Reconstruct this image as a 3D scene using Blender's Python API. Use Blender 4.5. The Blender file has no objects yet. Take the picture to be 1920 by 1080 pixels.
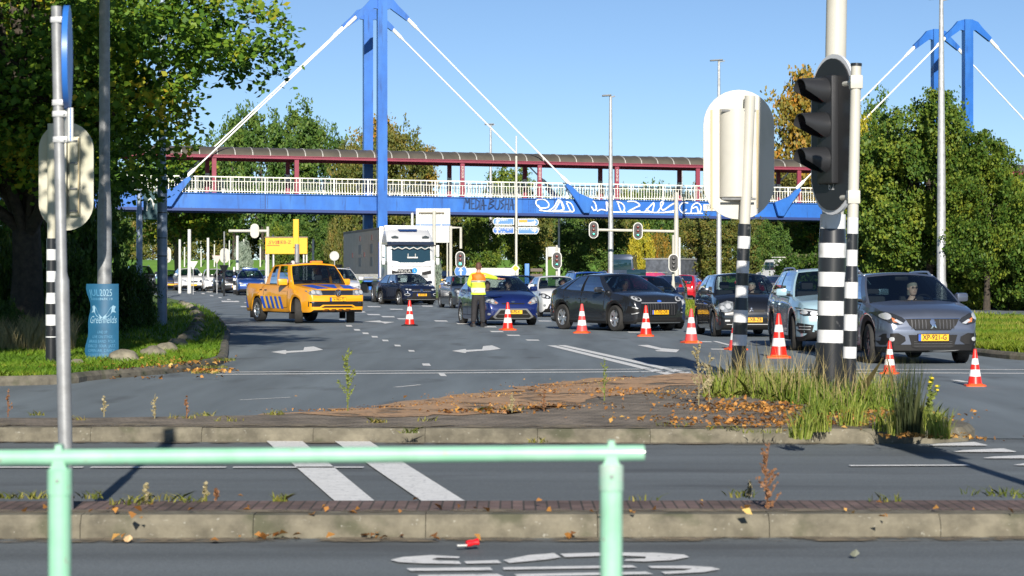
import bpy, bmesh, math, random
import numpy as np
from math import sin, cos, pi, radians, sqrt, exp
from mathutils import Vector, Matrix, Quaternion, noise
from mathutils.bvhtree import BVHTree
random.seed(7); RNG = np.random.default_rng(7)
S = bpy.context.scene; COL = S.collection
# ---------------------------------------------------------------- camera
F = 4200.0; HZ = 515.0; CH = 1.5          # focal length in photo pixels, horizon row, camera height
cd = bpy.data.cameras.new('camera'); cam = bpy.data.objects.new('camera', cd); COL.objects.link(cam)
cd.sensor_width = 36; cd.lens = 36*F/1920; cd.shift_y = (HZ-540)/1920
cam.location = (0, 0, CH); cam.rotation_euler = (pi/2, 0, 0)
cd.clip_start = .1; cd.clip_end = 4000
cd.dof.use_dof = True; cd.dof.focus_distance = 58; cd.dof.aperture_fstop = 6.3
S.camera = cam
# ---------------------------------------------------------------- world, sun, exposure
SUN_EL = 23
w = bpy.data.worlds.new('World'); S.world = w; w.use_nodes = True
nt = w.node_tree; nt.nodes.clear()
sky = nt.nodes.new('ShaderNodeTexSky'); sky.sky_type = 'NISHITA'; sky.sun_disc = False
sky.sun_elevation = radians(SUN_EL); sky.sun_rotation = radians(177)
sky.air_density = .6; sky.dust_density = 0; sky.ozone_density = 3.1; sky.altitude = 300
bg = nt.nodes.new('ShaderNodeBackground'); bg.inputs[1].default_value = .071
wo = nt.nodes.new('ShaderNodeOutputWorld'); nt.links.new(sky.outputs[0], bg.inputs[0]); nt.links.new(bg.outputs[0], wo.inputs[0])
ld = bpy.data.lights.new('sun', 'SUN'); sun = bpy.data.objects.new('sun', ld); COL.objects.link(sun)
ld.energy = 4.8; ld.angle = radians(.5); ld.color = (1, .93, .82)
sun.rotation_euler = Vector((-.062*cos(radians(SUN_EL)), cos(radians(SUN_EL)), -sin(radians(SUN_EL)))).to_track_quat('-Z', 'Y').to_euler()
S.view_settings.view_transform = 'Standard'; S.view_settings.look = 'None'; S.view_settings.gamma = 1
S.view_settings.exposure = .55
# ---------------------------------------------------------------- helpers
def G(px, py, z=0.):
    """ground point seen at photo pixel px,py (surveying the site from the camera)"""
    d = (CH-z)*F/(py-HZ); return Vector(((px-960)*d/F, d, z))
def A(px, py, d):
    """point seen at px,py at distance d"""
    return Vector(((px-960)*d/F, d, CH+(HZ-py)*d/F))
def gz(y):
    t = min(1, max(0, (y-115)/60)); return .4*t*t*(3-2*t)
MATS = {}
def mat(name, col=(.5,.5,.5), rough=.5, metal=0., noise=0., ns=5., bump=0., coat=0., spec=.5, em=None, ems=1., col2=None, trans=0., detail=4, bd=.02):
    if name in MATS: return MATS[name]
    m = bpy.data.materials.new(name); m.use_nodes = True; n = m.node_tree.nodes; l = m.node_tree.links
    p = n['Principled BSDF']; p.inputs['Base Color'].default_value = (*col, 1); p.inputs['Roughness'].default_value = rough
    p.inputs['Metallic'].default_value = metal; p.inputs['Coat Weight'].default_value = coat; p.inputs['Coat Roughness'].default_value = .04
    p.inputs['Specular IOR Level'].default_value = spec
    if em: p.inputs['Emission Color'].default_value = (*em, 1); p.inputs['Emission Strength'].default_value = ems
    if noise or bump or col2:
        tc = n.new('ShaderNodeTexCoord'); nz = n.new('ShaderNodeTexNoise'); nz.inputs['Scale'].default_value = ns; nz.inputs['Detail'].default_value = detail
        nz.inputs['Roughness'].default_value = .65
        l.new(tc.outputs['Object'], nz.inputs['Vector'])
        if noise or col2:
            r = n.new('ShaderNodeValToRGB'); a = col; b = col2 or tuple(c*(1-noise) for c in col); a = a if col2 else tuple(min(1, c*(1+noise)) for c in col)
            r.color_ramp.elements[0].position = .36; r.color_ramp.elements[1].position = .64
            r.color_ramp.elements[0].color = (*b, 1); r.color_ramp.elements[1].color = (*a, 1)
            l.new(nz.outputs['Fac'], r.inputs['Fac']); l.new(r.outputs['Color'], p.inputs['Base Color'])
        if bump:
            b_ = n.new('ShaderNodeBump'); b_.inputs['Strength'].default_value = bump; b_.inputs['Distance'].default_value = bd
            l.new(nz.outputs['Fac'], b_.inputs['Height']); l.new(b_.outputs['Normal'], p.inputs['Normal'])
    MATS[name] = m; return m
def spots(m, col, sc, th, soft=.03, stretch=(1,1,1), amt=1., det=6):
    """wear, dirt or chips with a shape of their own, mixed over the base colour"""
    n = m.node_tree.nodes; l = m.node_tree.links; p = n['Principled BSDF']; tc = n.new('ShaderNodeTexCoord'); mp = n.new('ShaderNodeMapping'); mp.inputs['Scale'].default_value = stretch
    z = n.new('ShaderNodeTexNoise'); z.inputs['Scale'].default_value = sc; z.inputs['Detail'].default_value = det; l.new(tc.outputs['Object'], mp.inputs[0]); l.new(mp.outputs[0], z.inputs['Vector'])
    r = n.new('ShaderNodeValToRGB'); r.color_ramp.elements[0].position = th-soft; r.color_ramp.elements[1].position = th+soft; r.color_ramp.elements[0].color = (0,0,0,1); r.color_ramp.elements[1].color = (amt,amt,amt,1); l.new(z.outputs['Fac'], r.inputs[0])
    mx = n.new('ShaderNodeMix'); mx.data_type = 'RGBA'; l.new(r.outputs[0], mx.inputs[0]); mx.inputs[7].default_value = (*col, 1)
    if p.inputs['Base Color'].links: l.new(p.inputs['Base Color'].links[0].from_socket, mx.inputs[6])
    else: mx.inputs[6].default_value = p.inputs['Base Color'].default_value
    l.new(mx.outputs[2], p.inputs['Base Color']); return m
def patchy(m, sc, th, soft=.04):
    """loose material lying in blotches: nothing there where the noise is low"""
    n = m.node_tree.nodes; l = m.node_tree.links; p = n['Principled BSDF']; tc = n.new('ShaderNodeTexCoord'); z = n.new('ShaderNodeTexNoise'); z.inputs['Scale'].default_value = sc; z.inputs['Detail'].default_value = 9; z.inputs['Roughness'].default_value = .7
    l.new(tc.outputs['Object'], z.inputs['Vector']); r = n.new('ShaderNodeValToRGB'); r.color_ramp.elements[0].position = th-soft; r.color_ramp.elements[1].position = th+soft; l.new(z.outputs['Fac'], r.inputs[0]); l.new(r.outputs[0], p.inputs['Alpha']); return m
def leafmat(name, cols, trans=.3, rough=.55):
    """foliage: colour varies leaf by leaf (random per island) and in large soft clumps"""
    if name in MATS: return MATS[name]
    m = bpy.data.materials.new(name); m.use_nodes = True; n = m.node_tree.nodes; l = m.node_tree.links
    p = n['Principled BSDF']; out = n['Material Output']; p.inputs['Roughness'].default_value = rough; p.inputs['Specular IOR Level'].default_value = .3
    g = n.new('ShaderNodeNewGeometry'); tc = n.new('ShaderNodeTexCoord'); nz = n.new('ShaderNodeTexNoise'); nz.inputs['Scale'].default_value = .45; nz.inputs['Detail'].default_value = 2
    l.new(tc.outputs['Object'], nz.inputs['Vector'])
    a = n.new('ShaderNodeMath'); a.operation = 'MULTIPLY_ADD'; a.inputs[1].default_value = 1.6; a.inputs[2].default_value = -.55
    l.new(nz.outputs['Fac'], a.inputs[0])
    b = n.new('ShaderNodeMath'); b.operation = 'MULTIPLY_ADD'; b.inputs[1].default_value = .55; l.new(g.outputs['Random Per Island'], b.inputs[0]); l.new(a.outputs[0], b.inputs[2])
    r = n.new('ShaderNodeValToRGB'); e = r.color_ramp.elements
    while len(e) < len(cols): e.new(.5)
    for i, c in enumerate(cols): e[i].position = i/(len(cols)-1); e[i].color = (*c, 1)
    l.new(b.outputs[0], r.inputs['Fac']); l.new(r.outputs['Color'], p.inputs['Base Color'])
    t = n.new('ShaderNodeBsdfTranslucent'); l.new(r.outputs['Color'], t.inputs['Color'])
    mx = n.new('ShaderNodeMixShader'); mx.inputs[0].default_value = trans
    l.new(p.outputs[0], mx.inputs[1]); l.new(t.outputs[0], mx.inputs[2]); l.new(mx.outputs[0], out.inputs['Surface'])
    MATS[name] = m; return m
def glassmat(name, tint=(.3,.4,.42), refl=.16):
    if name in MATS: return MATS[name]
    m = bpy.data.materials.new(name); m.use_nodes = True; n = m.node_tree.nodes; l = m.node_tree.links; n.remove(n['Principled BSDF'])
    t = n.new('ShaderNodeBsdfTransparent'); t.inputs[0].default_value = (*tint, 1)
    g = n.new('ShaderNodeBsdfGlossy'); g.inputs['Roughness'].default_value = .02; g.inputs[0].default_value = (.95,.97,1,1)
    lw = n.new('ShaderNodeLayerWeight'); lw.inputs[0].default_value = .35
    a = n.new('ShaderNodeMath'); a.operation = 'MULTIPLY_ADD'; a.inputs[1].default_value = .7; a.inputs[2].default_value = refl; a.use_clamp = True
    l.new(lw.outputs['Fresnel'], a.inputs[0])
    mx = n.new('ShaderNodeMixShader'); l.new(a.outputs[0], mx.inputs[0]); l.new(t.outputs[0], mx.inputs[1]); l.new(g.outputs[0], mx.inputs[2])
    l.new(mx.outputs[0], n['Material Output'].inputs['Surface']); MATS[name] = m; return m
def tag(o, label=None, cat=None, group=None, kind=None):
    if label: o['label'] = label
    if cat: o['category'] = cat
    if group: o['group'] = group
    if kind: o['kind'] = kind
    return o
def empty(name, loc=(0,0,0), rz=0, label=None, cat=None, group=None, rx=0, ry=0):
    o = bpy.data.objects.new(name, None); COL.objects.link(o); o.location = loc; o.rotation_euler = (rx, ry, rz); o.empty_display_size = .2
    return tag(o, label, cat, group)
def kids(o): return [c for c in bpy.data.objects if c.parent == o]
KID = {}
def link(o, parent):
    COL.objects.link(o)
    if parent is not None: o.parent = parent; KID.setdefault(parent.name, []).append(o)
    return o
def copy_tree(o, parent=None):
    c = o.copy(); link(c, parent)
    for ch in list(KID.get(o.name, [])): copy_tree(ch, c)
    return c
def recolor(root, old, new):
    for ch in KID.get(root.name, []):
        if ch.type == 'MESH':
            for sl in ch.material_slots:
                if sl.material and sl.material.name in old: sl.link = 'OBJECT'; sl.material = new
        recolor(ch, old, new)
class MB:
    def __init__(s): s.v = []; s.f = []; s.m = []; s.mi = 0
    def add(s, vs, fs, M=None):
        b = len(s.v)
        for p in vs: s.v.append(tuple(M @ Vector(p)) if M else tuple(p))
        for f in fs: s.f.append([b+i for i in f]); s.m.append(s.mi)
        return s
    def box(s, c, d, M=None, ch=0.):
        x, y, z = [k/2 for k in d]; cx, cy, cz = c
        if ch <= 0:
            vs = [(cx+i*x, cy+j*y, cz+k*z) for i in (-1,1) for j in (-1,1) for k in (-1,1)]
            return s.add(vs, [(0,1,3,2),(4,6,7,5),(0,4,5,1),(2,3,7,6),(0,2,6,4),(1,5,7,3)], M)
        bm = bmesh.new(); bmesh.ops.create_cube(bm, size=1, matrix=Matrix.Translation(c) @ Matrix.Diagonal((*d, 1)))
        bmesh.ops.bevel(bm, geom=bm.edges[:], offset=ch, segments=2, affect='EDGES', profile=.6); s.bm(bm, M); return s
    def bm(s, bm, M=None):
        bm.verts.ensure_lookup_table(); bm.verts.index_update()
        s.add([v.co.copy() for v in bm.verts], [[v.index for v in f.verts] for f in bm.faces], M); bm.free(); return s
    def loft(s, rings, cap=True, closed=True):
        n = len(rings[0]); b = len(s.v)
        for r in rings: s.v += [tuple(p) for p in r]
        for i in range(len(rings)-1):
            for j in range(n if closed else n-1):
                k = (j+1) % n; s.f.append([b+i*n+j, b+i*n+k, b+(i+1)*n+k, b+(i+1)*n+j]); s.m.append(s.mi)
        if cap:
            s.f.append([b+j for j in range(n)][::-1]); s.f.append([b+(len(rings)-1)*n+j for j in range(n)]); s.m += [s.mi]*2
        return s
    def tube(s, pts, r, n=8, cap=True, flat=1.):
        pts = [Vector(p) for p in pts]; R = r if hasattr(r, '__len__') else [r]*len(pts); rings = []; up = None
        for i, p in enumerate(pts):
            t = (pts[min(i+1, len(pts)-1)]-pts[max(i-1, 0)]); t = t.normalized() if t.length > 1e-9 else Vector((0,0,1))
            if up is None: up = t.orthogonal().normalized()
            a = (up - t*up.dot(t)); a = a.normalized() if a.length > 1e-6 else t.orthogonal().normalized(); up = a; b = t.cross(a)
            rings.append([p + (a*cos(2*pi*k/n) + b*sin(2*pi*k/n)*flat)*R[i] for k in range(n)])
        return s.loft(rings, cap)
    def lathe(s, prof, n=16, M=None, cap=True):
        b = len(s.v); rings = []
        for r, z in prof:
            rings.append([((M @ Vector((r*cos(2*pi*k/n), r*sin(2*pi*k/n), z))) if M else (r*cos(2*pi*k/n), r*sin(2*pi*k/n), z)) for k in range(n)])
        return s.loft(rings, cap)
    def prism(s, poly, y0, y1, M=None):
        """poly in x,z ; extruded y0..y1"""
        n = len(poly); vs = [(x, y0, z) for x, z in poly]+[(x, y1, z) for x, z in poly]
        return s.add(vs, [list(range(n)), list(range(2*n-1, n-1, -1))]+[[i, i+n, (i+1) % n+n, (i+1) % n] for i in range(n)], M)
    def build(s, name, m, parent=None, smooth=30, fixn=False):
        me = bpy.data.meshes.new(name); me.from_pydata([tuple(p) for p in s.v], [], s.f)
        for x in (m if isinstance(m, (list, tuple)) else [m]): me.materials.append(x)
        if isinstance(m, (list, tuple)): me.polygons.foreach_set('material_index', s.m)
        if fixn:
            b = bmesh.new(); b.from_mesh(me); bmesh.ops.recalc_face_normals(b, faces=b.faces[:]); b.to_mesh(me); b.free()
        if smooth:
            me.polygons.foreach_set('use_smooth', [True]*len(me.polygons))
            if smooth < 180: me.set_sharp_from_angle(angle=radians(smooth))
        me.update()
        return link(bpy.data.objects.new(name, me), parent)
def npmesh(name, v, nper, m, parent=None, mi=None, smooth=False):
    """fast mesh of many separate quads/tris: v is (N*nper,3)"""
    v = np.asarray(v, dtype=np.float32).reshape(-1, 3); nf = len(v)//nper
    me = bpy.data.meshes.new(name); me.vertices.add(len(v)); me.vertices.foreach_set('co', v.ravel())
    me.loops.add(len(v)); me.loops.foreach_set('vertex_index', np.arange(len(v), dtype=np.int32))
    me.polygons.add(nf); me.polygons.foreach_set('loop_start', np.arange(0, len(v), nper, dtype=np.int32))
    try: me.polygons.foreach_set('loop_total', np.full(nf, nper, dtype=np.int32))
    except Exception: pass
    for x in (m if isinstance(m, (list, tuple)) else [m]): me.materials.append(x)
    if mi is not None: me.polygons.foreach_set('material_index', mi)
    me.update(calc_edges=True); me.validate()
    return link(bpy.data.objects.new(name, me), parent)
def text_mb(txt, size=1., ext=.0, sx=1., shear=0., M=None, mb=None, bold=.0):
    """text as mesh faces in x,z plane facing -y, centred"""
    c = bpy.data.curves.new('lettering', 'FONT'); c.body = txt; c.size = size; c.align_x = 'CENTER'; c.align_y = 'CENTER'; c.extrude = ext; c.resolution_u = 3; c.shear = shear; c.offset = bold
    o = bpy.data.objects.new('lettering', c); me = bpy.data.meshes.new_from_object(o)
    R = Matrix.Rotation(pi/2, 4, 'X') @ Matrix.Diagonal((sx, 1, 1, 1)); R = (M @ R) if M else R
    mb = mb or MB(); mb.add([v.co.copy() for v in me.vertices], [list(p.vertices) for p in me.polygons], R)
    bpy.data.objects.remove(o); bpy.data.curves.remove(c); bpy.data.meshes.remove(me); return mb
def sheet(name, poly, z, m, parent=None, label=None, cuts=True, kind='structure', off=None):
    """flat ground sheet from x,y polygon, draped on the terrain"""
    bm = bmesh.new(); vs = [bm.verts.new((p[0], p[1], 0)) for p in poly]; f = bm.faces.new(vs)
    bmesh.ops.triangulate(bm, faces=[f])
    if cuts and max(p[1] for p in poly) > 112:
        for yy in range(112, 182, 6):
            bmesh.ops.bisect_plane(bm, geom=bm.verts[:]+bm.edges[:]+bm.faces[:], plane_co=(0, yy, 0), plane_no=(0, 1, 0))
    for v in bm.verts: v.co.z = z+gz(v.co.y)
    bmesh.ops.recalc_face_normals(bm, faces=bm.faces[:])
    if sum(f.normal.z for f in bm.faces) < 0: bmesh.ops.reverse_faces(bm, faces=bm.faces[:])
    mb = MB(); mb.bm(bm); o = mb.build(name, m, parent, smooth=0)
    if kind: o['kind'] = kind
    return o
def smooth_poly(pts, n=6):
    out = []
    P = [Vector(p).to_2d() for p in pts]
    for i in range(len(P)-1):
        a, b, c, d = P[max(i-1, 0)], P[i], P[i+1], P[min(i+2, len(P)-1)]
        for k in range(n):
            t = k/n; out.append(.5*((2*b)+(c-a)*t+(2*a-5*b+4*c-d)*t*t+(3*b-a-3*c+d)*t**3))
    out.append(P[-1]); return out
# ================================================================= THE SETTING
def asphalt(name, c, c2, pat=.35, sc=(2.4,.22,1)):
    m = mat(name, c, .82, noise=.0, ns=95, bump=.5, col2=c2, detail=6, bd=.004)
    n = m.node_tree.nodes; l = m.node_tree.links; p = n['Principled BSDF']
    tc = n.new('ShaderNodeTexCoord'); z = n.new('ShaderNodeTexNoise'); z.inputs['Scale'].default_value = .6; z.inputs['Detail'].default_value = 5
    mp = n.new('ShaderNodeMapping'); mp.inputs['Scale'].default_value = sc; mp.inputs['Rotation'].default_value = (0, 0, radians(8))
    l.new(tc.outputs['Object'], mp.inputs[0]); l.new(mp.outputs[0], z.inputs['Vector'])
    r = n.new('ShaderNodeValToRGB'); r.color_ramp.elements[0].color = (1-pat, 1-pat, 1-pat, 1); r.color_ramp.elements[1].color = (1.0+pat*.4,)*3+(1,)
    r.color_ramp.elements[0].position = .3; r.color_ramp.elements[1].position = .7
    l.new(z.outputs['Fac'], r.inputs['Fac'])
    mx = n.new('ShaderNodeMix'); mx.data_type = 'RGBA'; mx.blend_type = 'MULTIPLY'; mx.inputs[0].default_value = 1
    src = p.inputs['Base Color'].links[0].from_socket; l.new(src, mx.inputs[6]); l.new(r.outputs[0], mx.inputs[7]); l.new(mx.outputs[2], p.inputs['Base Color'])
    return m
M_ASPH = asphalt('asphalt', (.200,.240,.268), (.135,.163,.184), .3)
M_ASPH2 = asphalt('asphalt_near', (.180,.206,.222), (.108,.126,.138), .3, (.16,2.6,1))
spots(M_ASPH, (.30,.31,.31), 60, .70, .02, amt=.6); spots(M_ASPH2, (.34,.34,.33), 70, .69, .02, amt=.7); spots(M_ASPH, (.07,.08,.085), 1.1, .64, .05, (1,.35,1), .55); spots(M_ASPH2, (.06,.065,.07), .9, .63, .06, (.4,1.4,1), .55)
M_SOIL = mat('turf', (.11,.19,.02), .9, ns=1.2, col2=(.07,.12,.016), bump=.5)
M_BERM = mat('berm_grass', (.15,.32,.03), .95, ns=.6, col2=(.12,.26,.025), bump=.3, bd=.1)
M_PAINT = mat('road_paint', (.86,.86,.84), .6, ns=9, col2=(.72,.72,.70), detail=8)
M_CONC = mat('kerb_concrete', (.205,.185,.135), .9, ns=5, col2=(.10,.09,.066), bump=.4, detail=10, bd=.006)
spots(M_CONC, (.06,.065,.035), 3.2, .60, .05, amt=.7); spots(M_CONC, (.36,.35,.30), 34, .68, .02, amt=.6)
M_CONCD = mat('kerb_concrete_dark', (.17,.155,.12), .9, ns=7, col2=(.09,.082,.064), bump=.4, detail=8, bd=.006)
spots(M_PAINT, (.26,.28,.29), 26, .635, .025, amt=.8); spots(M_CONCD, (.07,.08,.04), 3, .58, .05, amt=.7)
M_BLACK = mat('black_plastic', (.018,.018,.019), .5)
M_WHITE = mat('white_enamel', (.58,.58,.555), .4, noise=.05, ns=3)
def brick_mat(name, c1, c2, mortar, rot=0):
    m = mat(name, c1, .9); n = m.node_tree.nodes; l = m.node_tree.links; p = n['Principled BSDF']
    tc = n.new('ShaderNodeTexCoord'); mp = n.new('ShaderNodeMapping'); mp.inputs['Rotation'].default_value = (0, 0, rot)
    b = n.new('ShaderNodeTexBrick'); b.inputs['Scale'].default_value = 1; b.inputs['Brick Width'].default_value = .21; b.inputs['Row Height'].default_value = .07; b.inputs['Mortar Size'].default_value = .006
    b.inputs['Color1'].default_value = (*c1, 1); b.inputs['Color2'].default_value = (*c2, 1); b.inputs['Mortar'].default_value = (*mortar, 1)
    l.new(tc.outputs['Object'], mp.inputs[0]); l.new(mp.outputs[0], b.inputs['Vector'])
    z = n.new('ShaderNodeTexNoise'); z.inputs['Scale'].default_value = 3; z.inputs['Detail'].default_value = 8; l.new(tc.outputs['Object'], z.inputs['Vector'])
    mx = n.new('ShaderNodeMix'); mx.data_type = 'RGBA'; mx.blend_type = 'MULTIPLY'; mx.inputs[0].default_value = .8
    r = n.new('ShaderNodeValToRGB'); r.color_ramp.elements[0].position = .35; r.color_ramp.elements[0].color = (.45,.45,.42,1); r.color_ramp.elements[1].position = .65; r.color_ramp.elements[1].color = (1.1,1.1,1.1,1)
    l.new(z.outputs['Fac'], r.inputs[0]); l.new(b.outputs['Color'], mx.inputs[6]); l.new(r.outputs[0], mx.inputs[7]); l.new(mx.outputs[2], p.inputs['Base Color'])
    bu = n.new('ShaderNodeBump'); bu.inputs['Strength'].default_value = .5; bu.inputs['Distance'].default_value = .01; l.new(b.outputs['Fac'], bu.inputs['Height']); bu.invert = True; l.new(bu.outputs[0], p.inputs['Normal'])
    return m
M_BRICK = brick_mat('clinker', (.20,.135,.12), (.135,.092,.085), (.055,.045,.038), pi/2)
M_BRICK2 = brick_mat('island_clinker', (.29,.24,.185), (.21,.175,.14), (.08,.07,.058), radians(14))
# ground to the horizon, with the grass bank behind the junction
def gh(x, y):
    z = gz(y)-.03
    t = min(1, max(0, (y-188)/26)); z += 2.55*t*t*(3-2*t)
    return z
ys = [-60, 0, 30, 60, 90, 112]+list(range(118, 182, 6))+[184+3*i for i in range(13)]+[240, 300, 420, 700, 1400, 3000]
xs = [-2500, -900, -300, -150]+[-100+10*i for i in range(21)]+[150, 300, 900, 2500]
mb = MB(); mb.add([(x, y, gh(x, y)) for y in ys for x in xs], [[j*len(xs)+i, j*len(xs)+i+1, (j+1)*len(xs)+i+1, (j+1)*len(xs)+i] for j in range(len(ys)-1) for i in range(len(xs)-1)])
tag(mb.build('ground', M_BERM, smooth=180), kind='structure')
LEFT_EDGE = [(-80,27.2),(-30,28.6),(-14,29.2),(-6.9,30.2),(-5.9,32),(-5.05,34.6),(-4.85,37.5),(-5.2,41),(-6.2,49),(-7.6,60),(-11.2,84),(-14.5,103),(-18.6,124),(-27,160),(-40,215)]
RIGHT_EDGE = [(90,45),(30,41.5),(13,39.6),(9.6,39.2),(8.7,40.6),(8.3,50),(7.2,62),(5.9,74),(3.2,88),(.3,104),(-2.6,120),(-6,136),(-9,150)]
LE = smooth_poly(LEFT_EDGE); RE = smooth_poly(RIGHT_EDGE)
road = [(p.x, p.y) for p in LE]+[(-22,215)]+[(p.x, p.y) for p in RE[::-1]]+[(90,20.5),(-90,20.5)]
sheet('road', road, 0, M_ASPH)
sheet('bus_road', [(-60,1),(60,1),(60,21),(-60,21)], -.006, M_ASPH2)
OL = smooth_poly([(60,5+40),(24,62),(19,72),(15.6,84),(12.6,100),(9,125),(5,148),(-9,150)]); ORR = smooth_poly([(60,64),(33,68),(26,76),(22.8,88),(20.2,106),(17.5,130),(15,160),(14,200)])
sheet('opposite_road', [(p.x, p.y) for p in OL]+[(-16,186),(14,186)]+[(p.x, p.y) for p in ORR[::-1]], .004, M_ASPH)
sheet('path', [(-60,192),(60,188),(60,184),(-60,187)], .005, mat('path_asphalt', (.16,.16,.15), .9))
# verges (raised turf)
sheet('verge', [(p.x-.12, p.y+.05) for p in LE]+[(-200,215),(-200,27.5)], .105, M_SOIL)
sheet('median', [(p.x+.12, p.y+.1) for p in RE[6:]]+[(p.x-.1, p.y-.1) for p in OL[::-1][3:]]+[(60,44.6)], .105, M_SOIL)
sheet('far_verge', [(p.x+.1, p.y+.1) for p in ORR]+[(120,200),(120,64)], .105, M_SOIL)
def kerb(name, path, wd=.15, h=.125, m=M_CONC, step=1.0, side=1, joint=True):
    """kerb stones swept along a path; side=+1: kerb lies to the left of the path direction"""
    pts = [Vector((p[0], p[1])) for p in path]; L = [0]
    for a, b in zip(pts, pts[1:]): L.append(L[-1]+(b-a).length)
    mb = MB(); tot = L[-1]; n = max(1, int(tot/step))
    def at(s):
        i = min(max(int(np.searchsorted(L, s))-1, 0), len(pts)-2); t = (s-L[i])/(L[i+1]-L[i]); d = (pts[i+1]-pts[i]).normalized(); return pts[i].lerp(pts[i+1], t), Vector((-d.y, d.x))*side
    for k in range(n):
        a, b = k*tot/n, (k+1)*tot/n-(.004 if joint else 0); rings = []; dz = random.uniform(-.004, .004)
        for s in (a, (a+b)/2, b):
            p, nn = at(s); z = gz(p.y)
            prof = [(0,-.05),(.0,h*.55),(.028,h-.02),(.05,h),(wd,h),(wd,-.05)]
            rings.append([(p.x+nn.x*o, p.y+nn.y*o, z+hh+(dz if hh > 0 else 0)) for o, hh in prof])
        mb.loft(rings)
    return tag(mb.build(name, m, smooth=0, fixn=True), kind='structure')
kerb('kerb', LE[:66], side=1, m=M_CONCD)
kerb('kerb', RE, side=-1, m=M_CONCD)
kerb('kerb', OL, side=1, m=M_CONCD)
# near strip between bus road and slip road, tilted a little like in the photo
A0, A1 = Vector((-30, 12.35)), Vector((30, 13.25))
def lin(a, b, x): t = (x-a.x)/(b.x-a.x); return a.y+(b.y-a.y)*t
kerb('kerb', [A0, A1], wd=.26, h=.125, side=1, step=.98)
B0, B1 = Vector((-30, 13.4)), Vector((30, 14.0))
sheet('brick_strip', [(-30, A0.y+.25), (30, A1.y+.25), (30, B1.y), (-30, B0.y)], .118, M_BRICK)
mb = MB(); mb.add([(-30,B0.y,.118),(30,B1.y,.118),(30,B1.y+.01,-.01),(-30,B0.y+.01,-.01)], [(0,1,2,3)]); tag(mb.build('kerb', M_CONCD, smooth=0), kind='structure')
# far island with its rounded nose at the right
isl_front = [(-30,20.55),(-8,20.35),(0,20.05),(3.0,19.95),(3.7,19.95)]
isl_nose = [(3.7,19.95),(4.05,20.1),(4.28,20.6),(4.3,21.3),(4.15,22.3),(3.85,24),(3.5,26.5),(3.1,29),(2.8,31.2)]
isl_back = [(2.8,31.2),(2.5,31.6),(1.9,30.6),(1.1,28.6),(.1,26.1),(-.8,24),(-1.6,22.9),(-2.6,22.1),(-4,21.75),(-8,21.6),(-30,22)]
kerb('kerb', isl_front+isl_nose[1:], wd=.2, h=.12, side=1)
sheet('island_paving', [(x, y+.12) for x, y in isl_front[:-1]]+[(x-.12, y+(.1 if y < 21 else 0)) for x, y in isl_nose[1:-1]]+[(2.62,31.2)]+isl_back[1:], .112, M_BRICK2)
kerb('kerb', [(p.x, p.y) for p in smooth_poly(isl_back, 4)], wd=.1, h=.1, side=1, m=M_CONCD)
# soil and needles washed along the back of the island
M_LITTER = mat('leaf_soil', (.52,.31,.165), .95, ns=7, col2=(.30,.205,.13), detail=8, bump=.6); patchy(M_LITTER, 2.2, .44)
back = smooth_poly(isl_back, 5)
lit = [(p.x+.02, p.y+.0) for p in back[3:44]]
out = [(p.x-.8-.3*abs(sin(i*1.7)), p.y+.8+.4*abs(sin(i*.9))) for i, p in enumerate(back[3:44])]
sheet('soil', lit+out[::-1], .012, M_LITTER)
inn = [(p.x+.8+.15*sin(i*1.3), p.y-1.3*min(1, (34-i)/14)-.2*sin(i*2.9)) for i, p in enumerate(back[6:34])]
sheet('soil', [(p.x, p.y) for p in back[6:34]]+inn[::-1], .118, M_LITTER)
M_DIRT = patchy(mat('gutter_dirt', (.26,.21,.14), .95, ns=9, col2=(.13,.11,.08), detail=8), 3.2, .50, .07)
sheet('gutter_dirt', [(-30, A0.y-.22), (30, A1.y-.22), (30, A1.y-.005), (-30, A0.y-.005)], .002, M_DIRT)
sheet('gutter_dirt', [(-12,20.2),(0,19.84),(3.2,19.72),(3.2,19.94),(0,20.03),(-12,20.36)], .004, M_DIRT)
sheet('gutter_dirt', [(-30, A0.y+.17), (30, A1.y+.17), (30, A1.y+.33), (-30, A0.y+.33)], .1275, M_DIRT)
sheet('gutter_dirt', [(-12,20.55),(0,20.12),(3.4,20.1),(3.4,20.5),(0,20.6),(-12,20.9)], .1255, M_DIRT)
# ---- markings
def mark(pxs, name='road_marking', z=.005, m=None, world=False):
    pts = [(p[0], p[1]) if world else tuple(G(*p).to_2d()) for p in pxs]
    return sheet(name, pts, z, m or M_PAINT)
def wline(a, b, wd, z=.005):
    a, b = Vector(a), Vector(b); d = (b-a).normalized(); n = Vector((-d.y, d.x))*wd/2
    return mark([a-n, b-n, b+n, a+n], z=z, world=True)
def gl(x0, y0, x1, y1, wd, z=.005): return wline(G(x0, y0).to_2d(), G(x1, y1).to_2d(), wd, z)
gl(405, 702.5, 1200, 697.5, .22); gl(405, 698.5, 1200, 692.5, .17); gl(1200, 697.5, 1925, 700.5, .22); gl(1200, 692.5, 1925, 693.5, .17)
gl(1034, 648, 1300, 713, .18); gl(1052, 647.5, 1340, 712, .18)
for a in ((1195,648,1272,655.5),): pass
def arrow(cx, cy, flip=1, ln=115, k=1.):
    """bent turn arrow painted on its lane"""
    s = (cy-HZ)/CH; W_ = ln*k
    P = [(-.5,.02),(-.16,-.38),(-.12,-.02)] if False else None
    y = lambda v: cy+v*7.5*k
    pts = [(-.50,.45),(-.22,-.05),(-.20,.22),(.12,.02),(.14,-.75),(.32,-.95),(.5,-.1),(.28,.28),(-.20,.68),(-.22,1.0)]
    mark([(cx+flip*px_*W_, y(v)) for px_, v in (pts if flip > 0 else pts[::-1])])
arrow(557, 657, 1, 98); arrow(893, 655, 1, 92)
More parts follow.
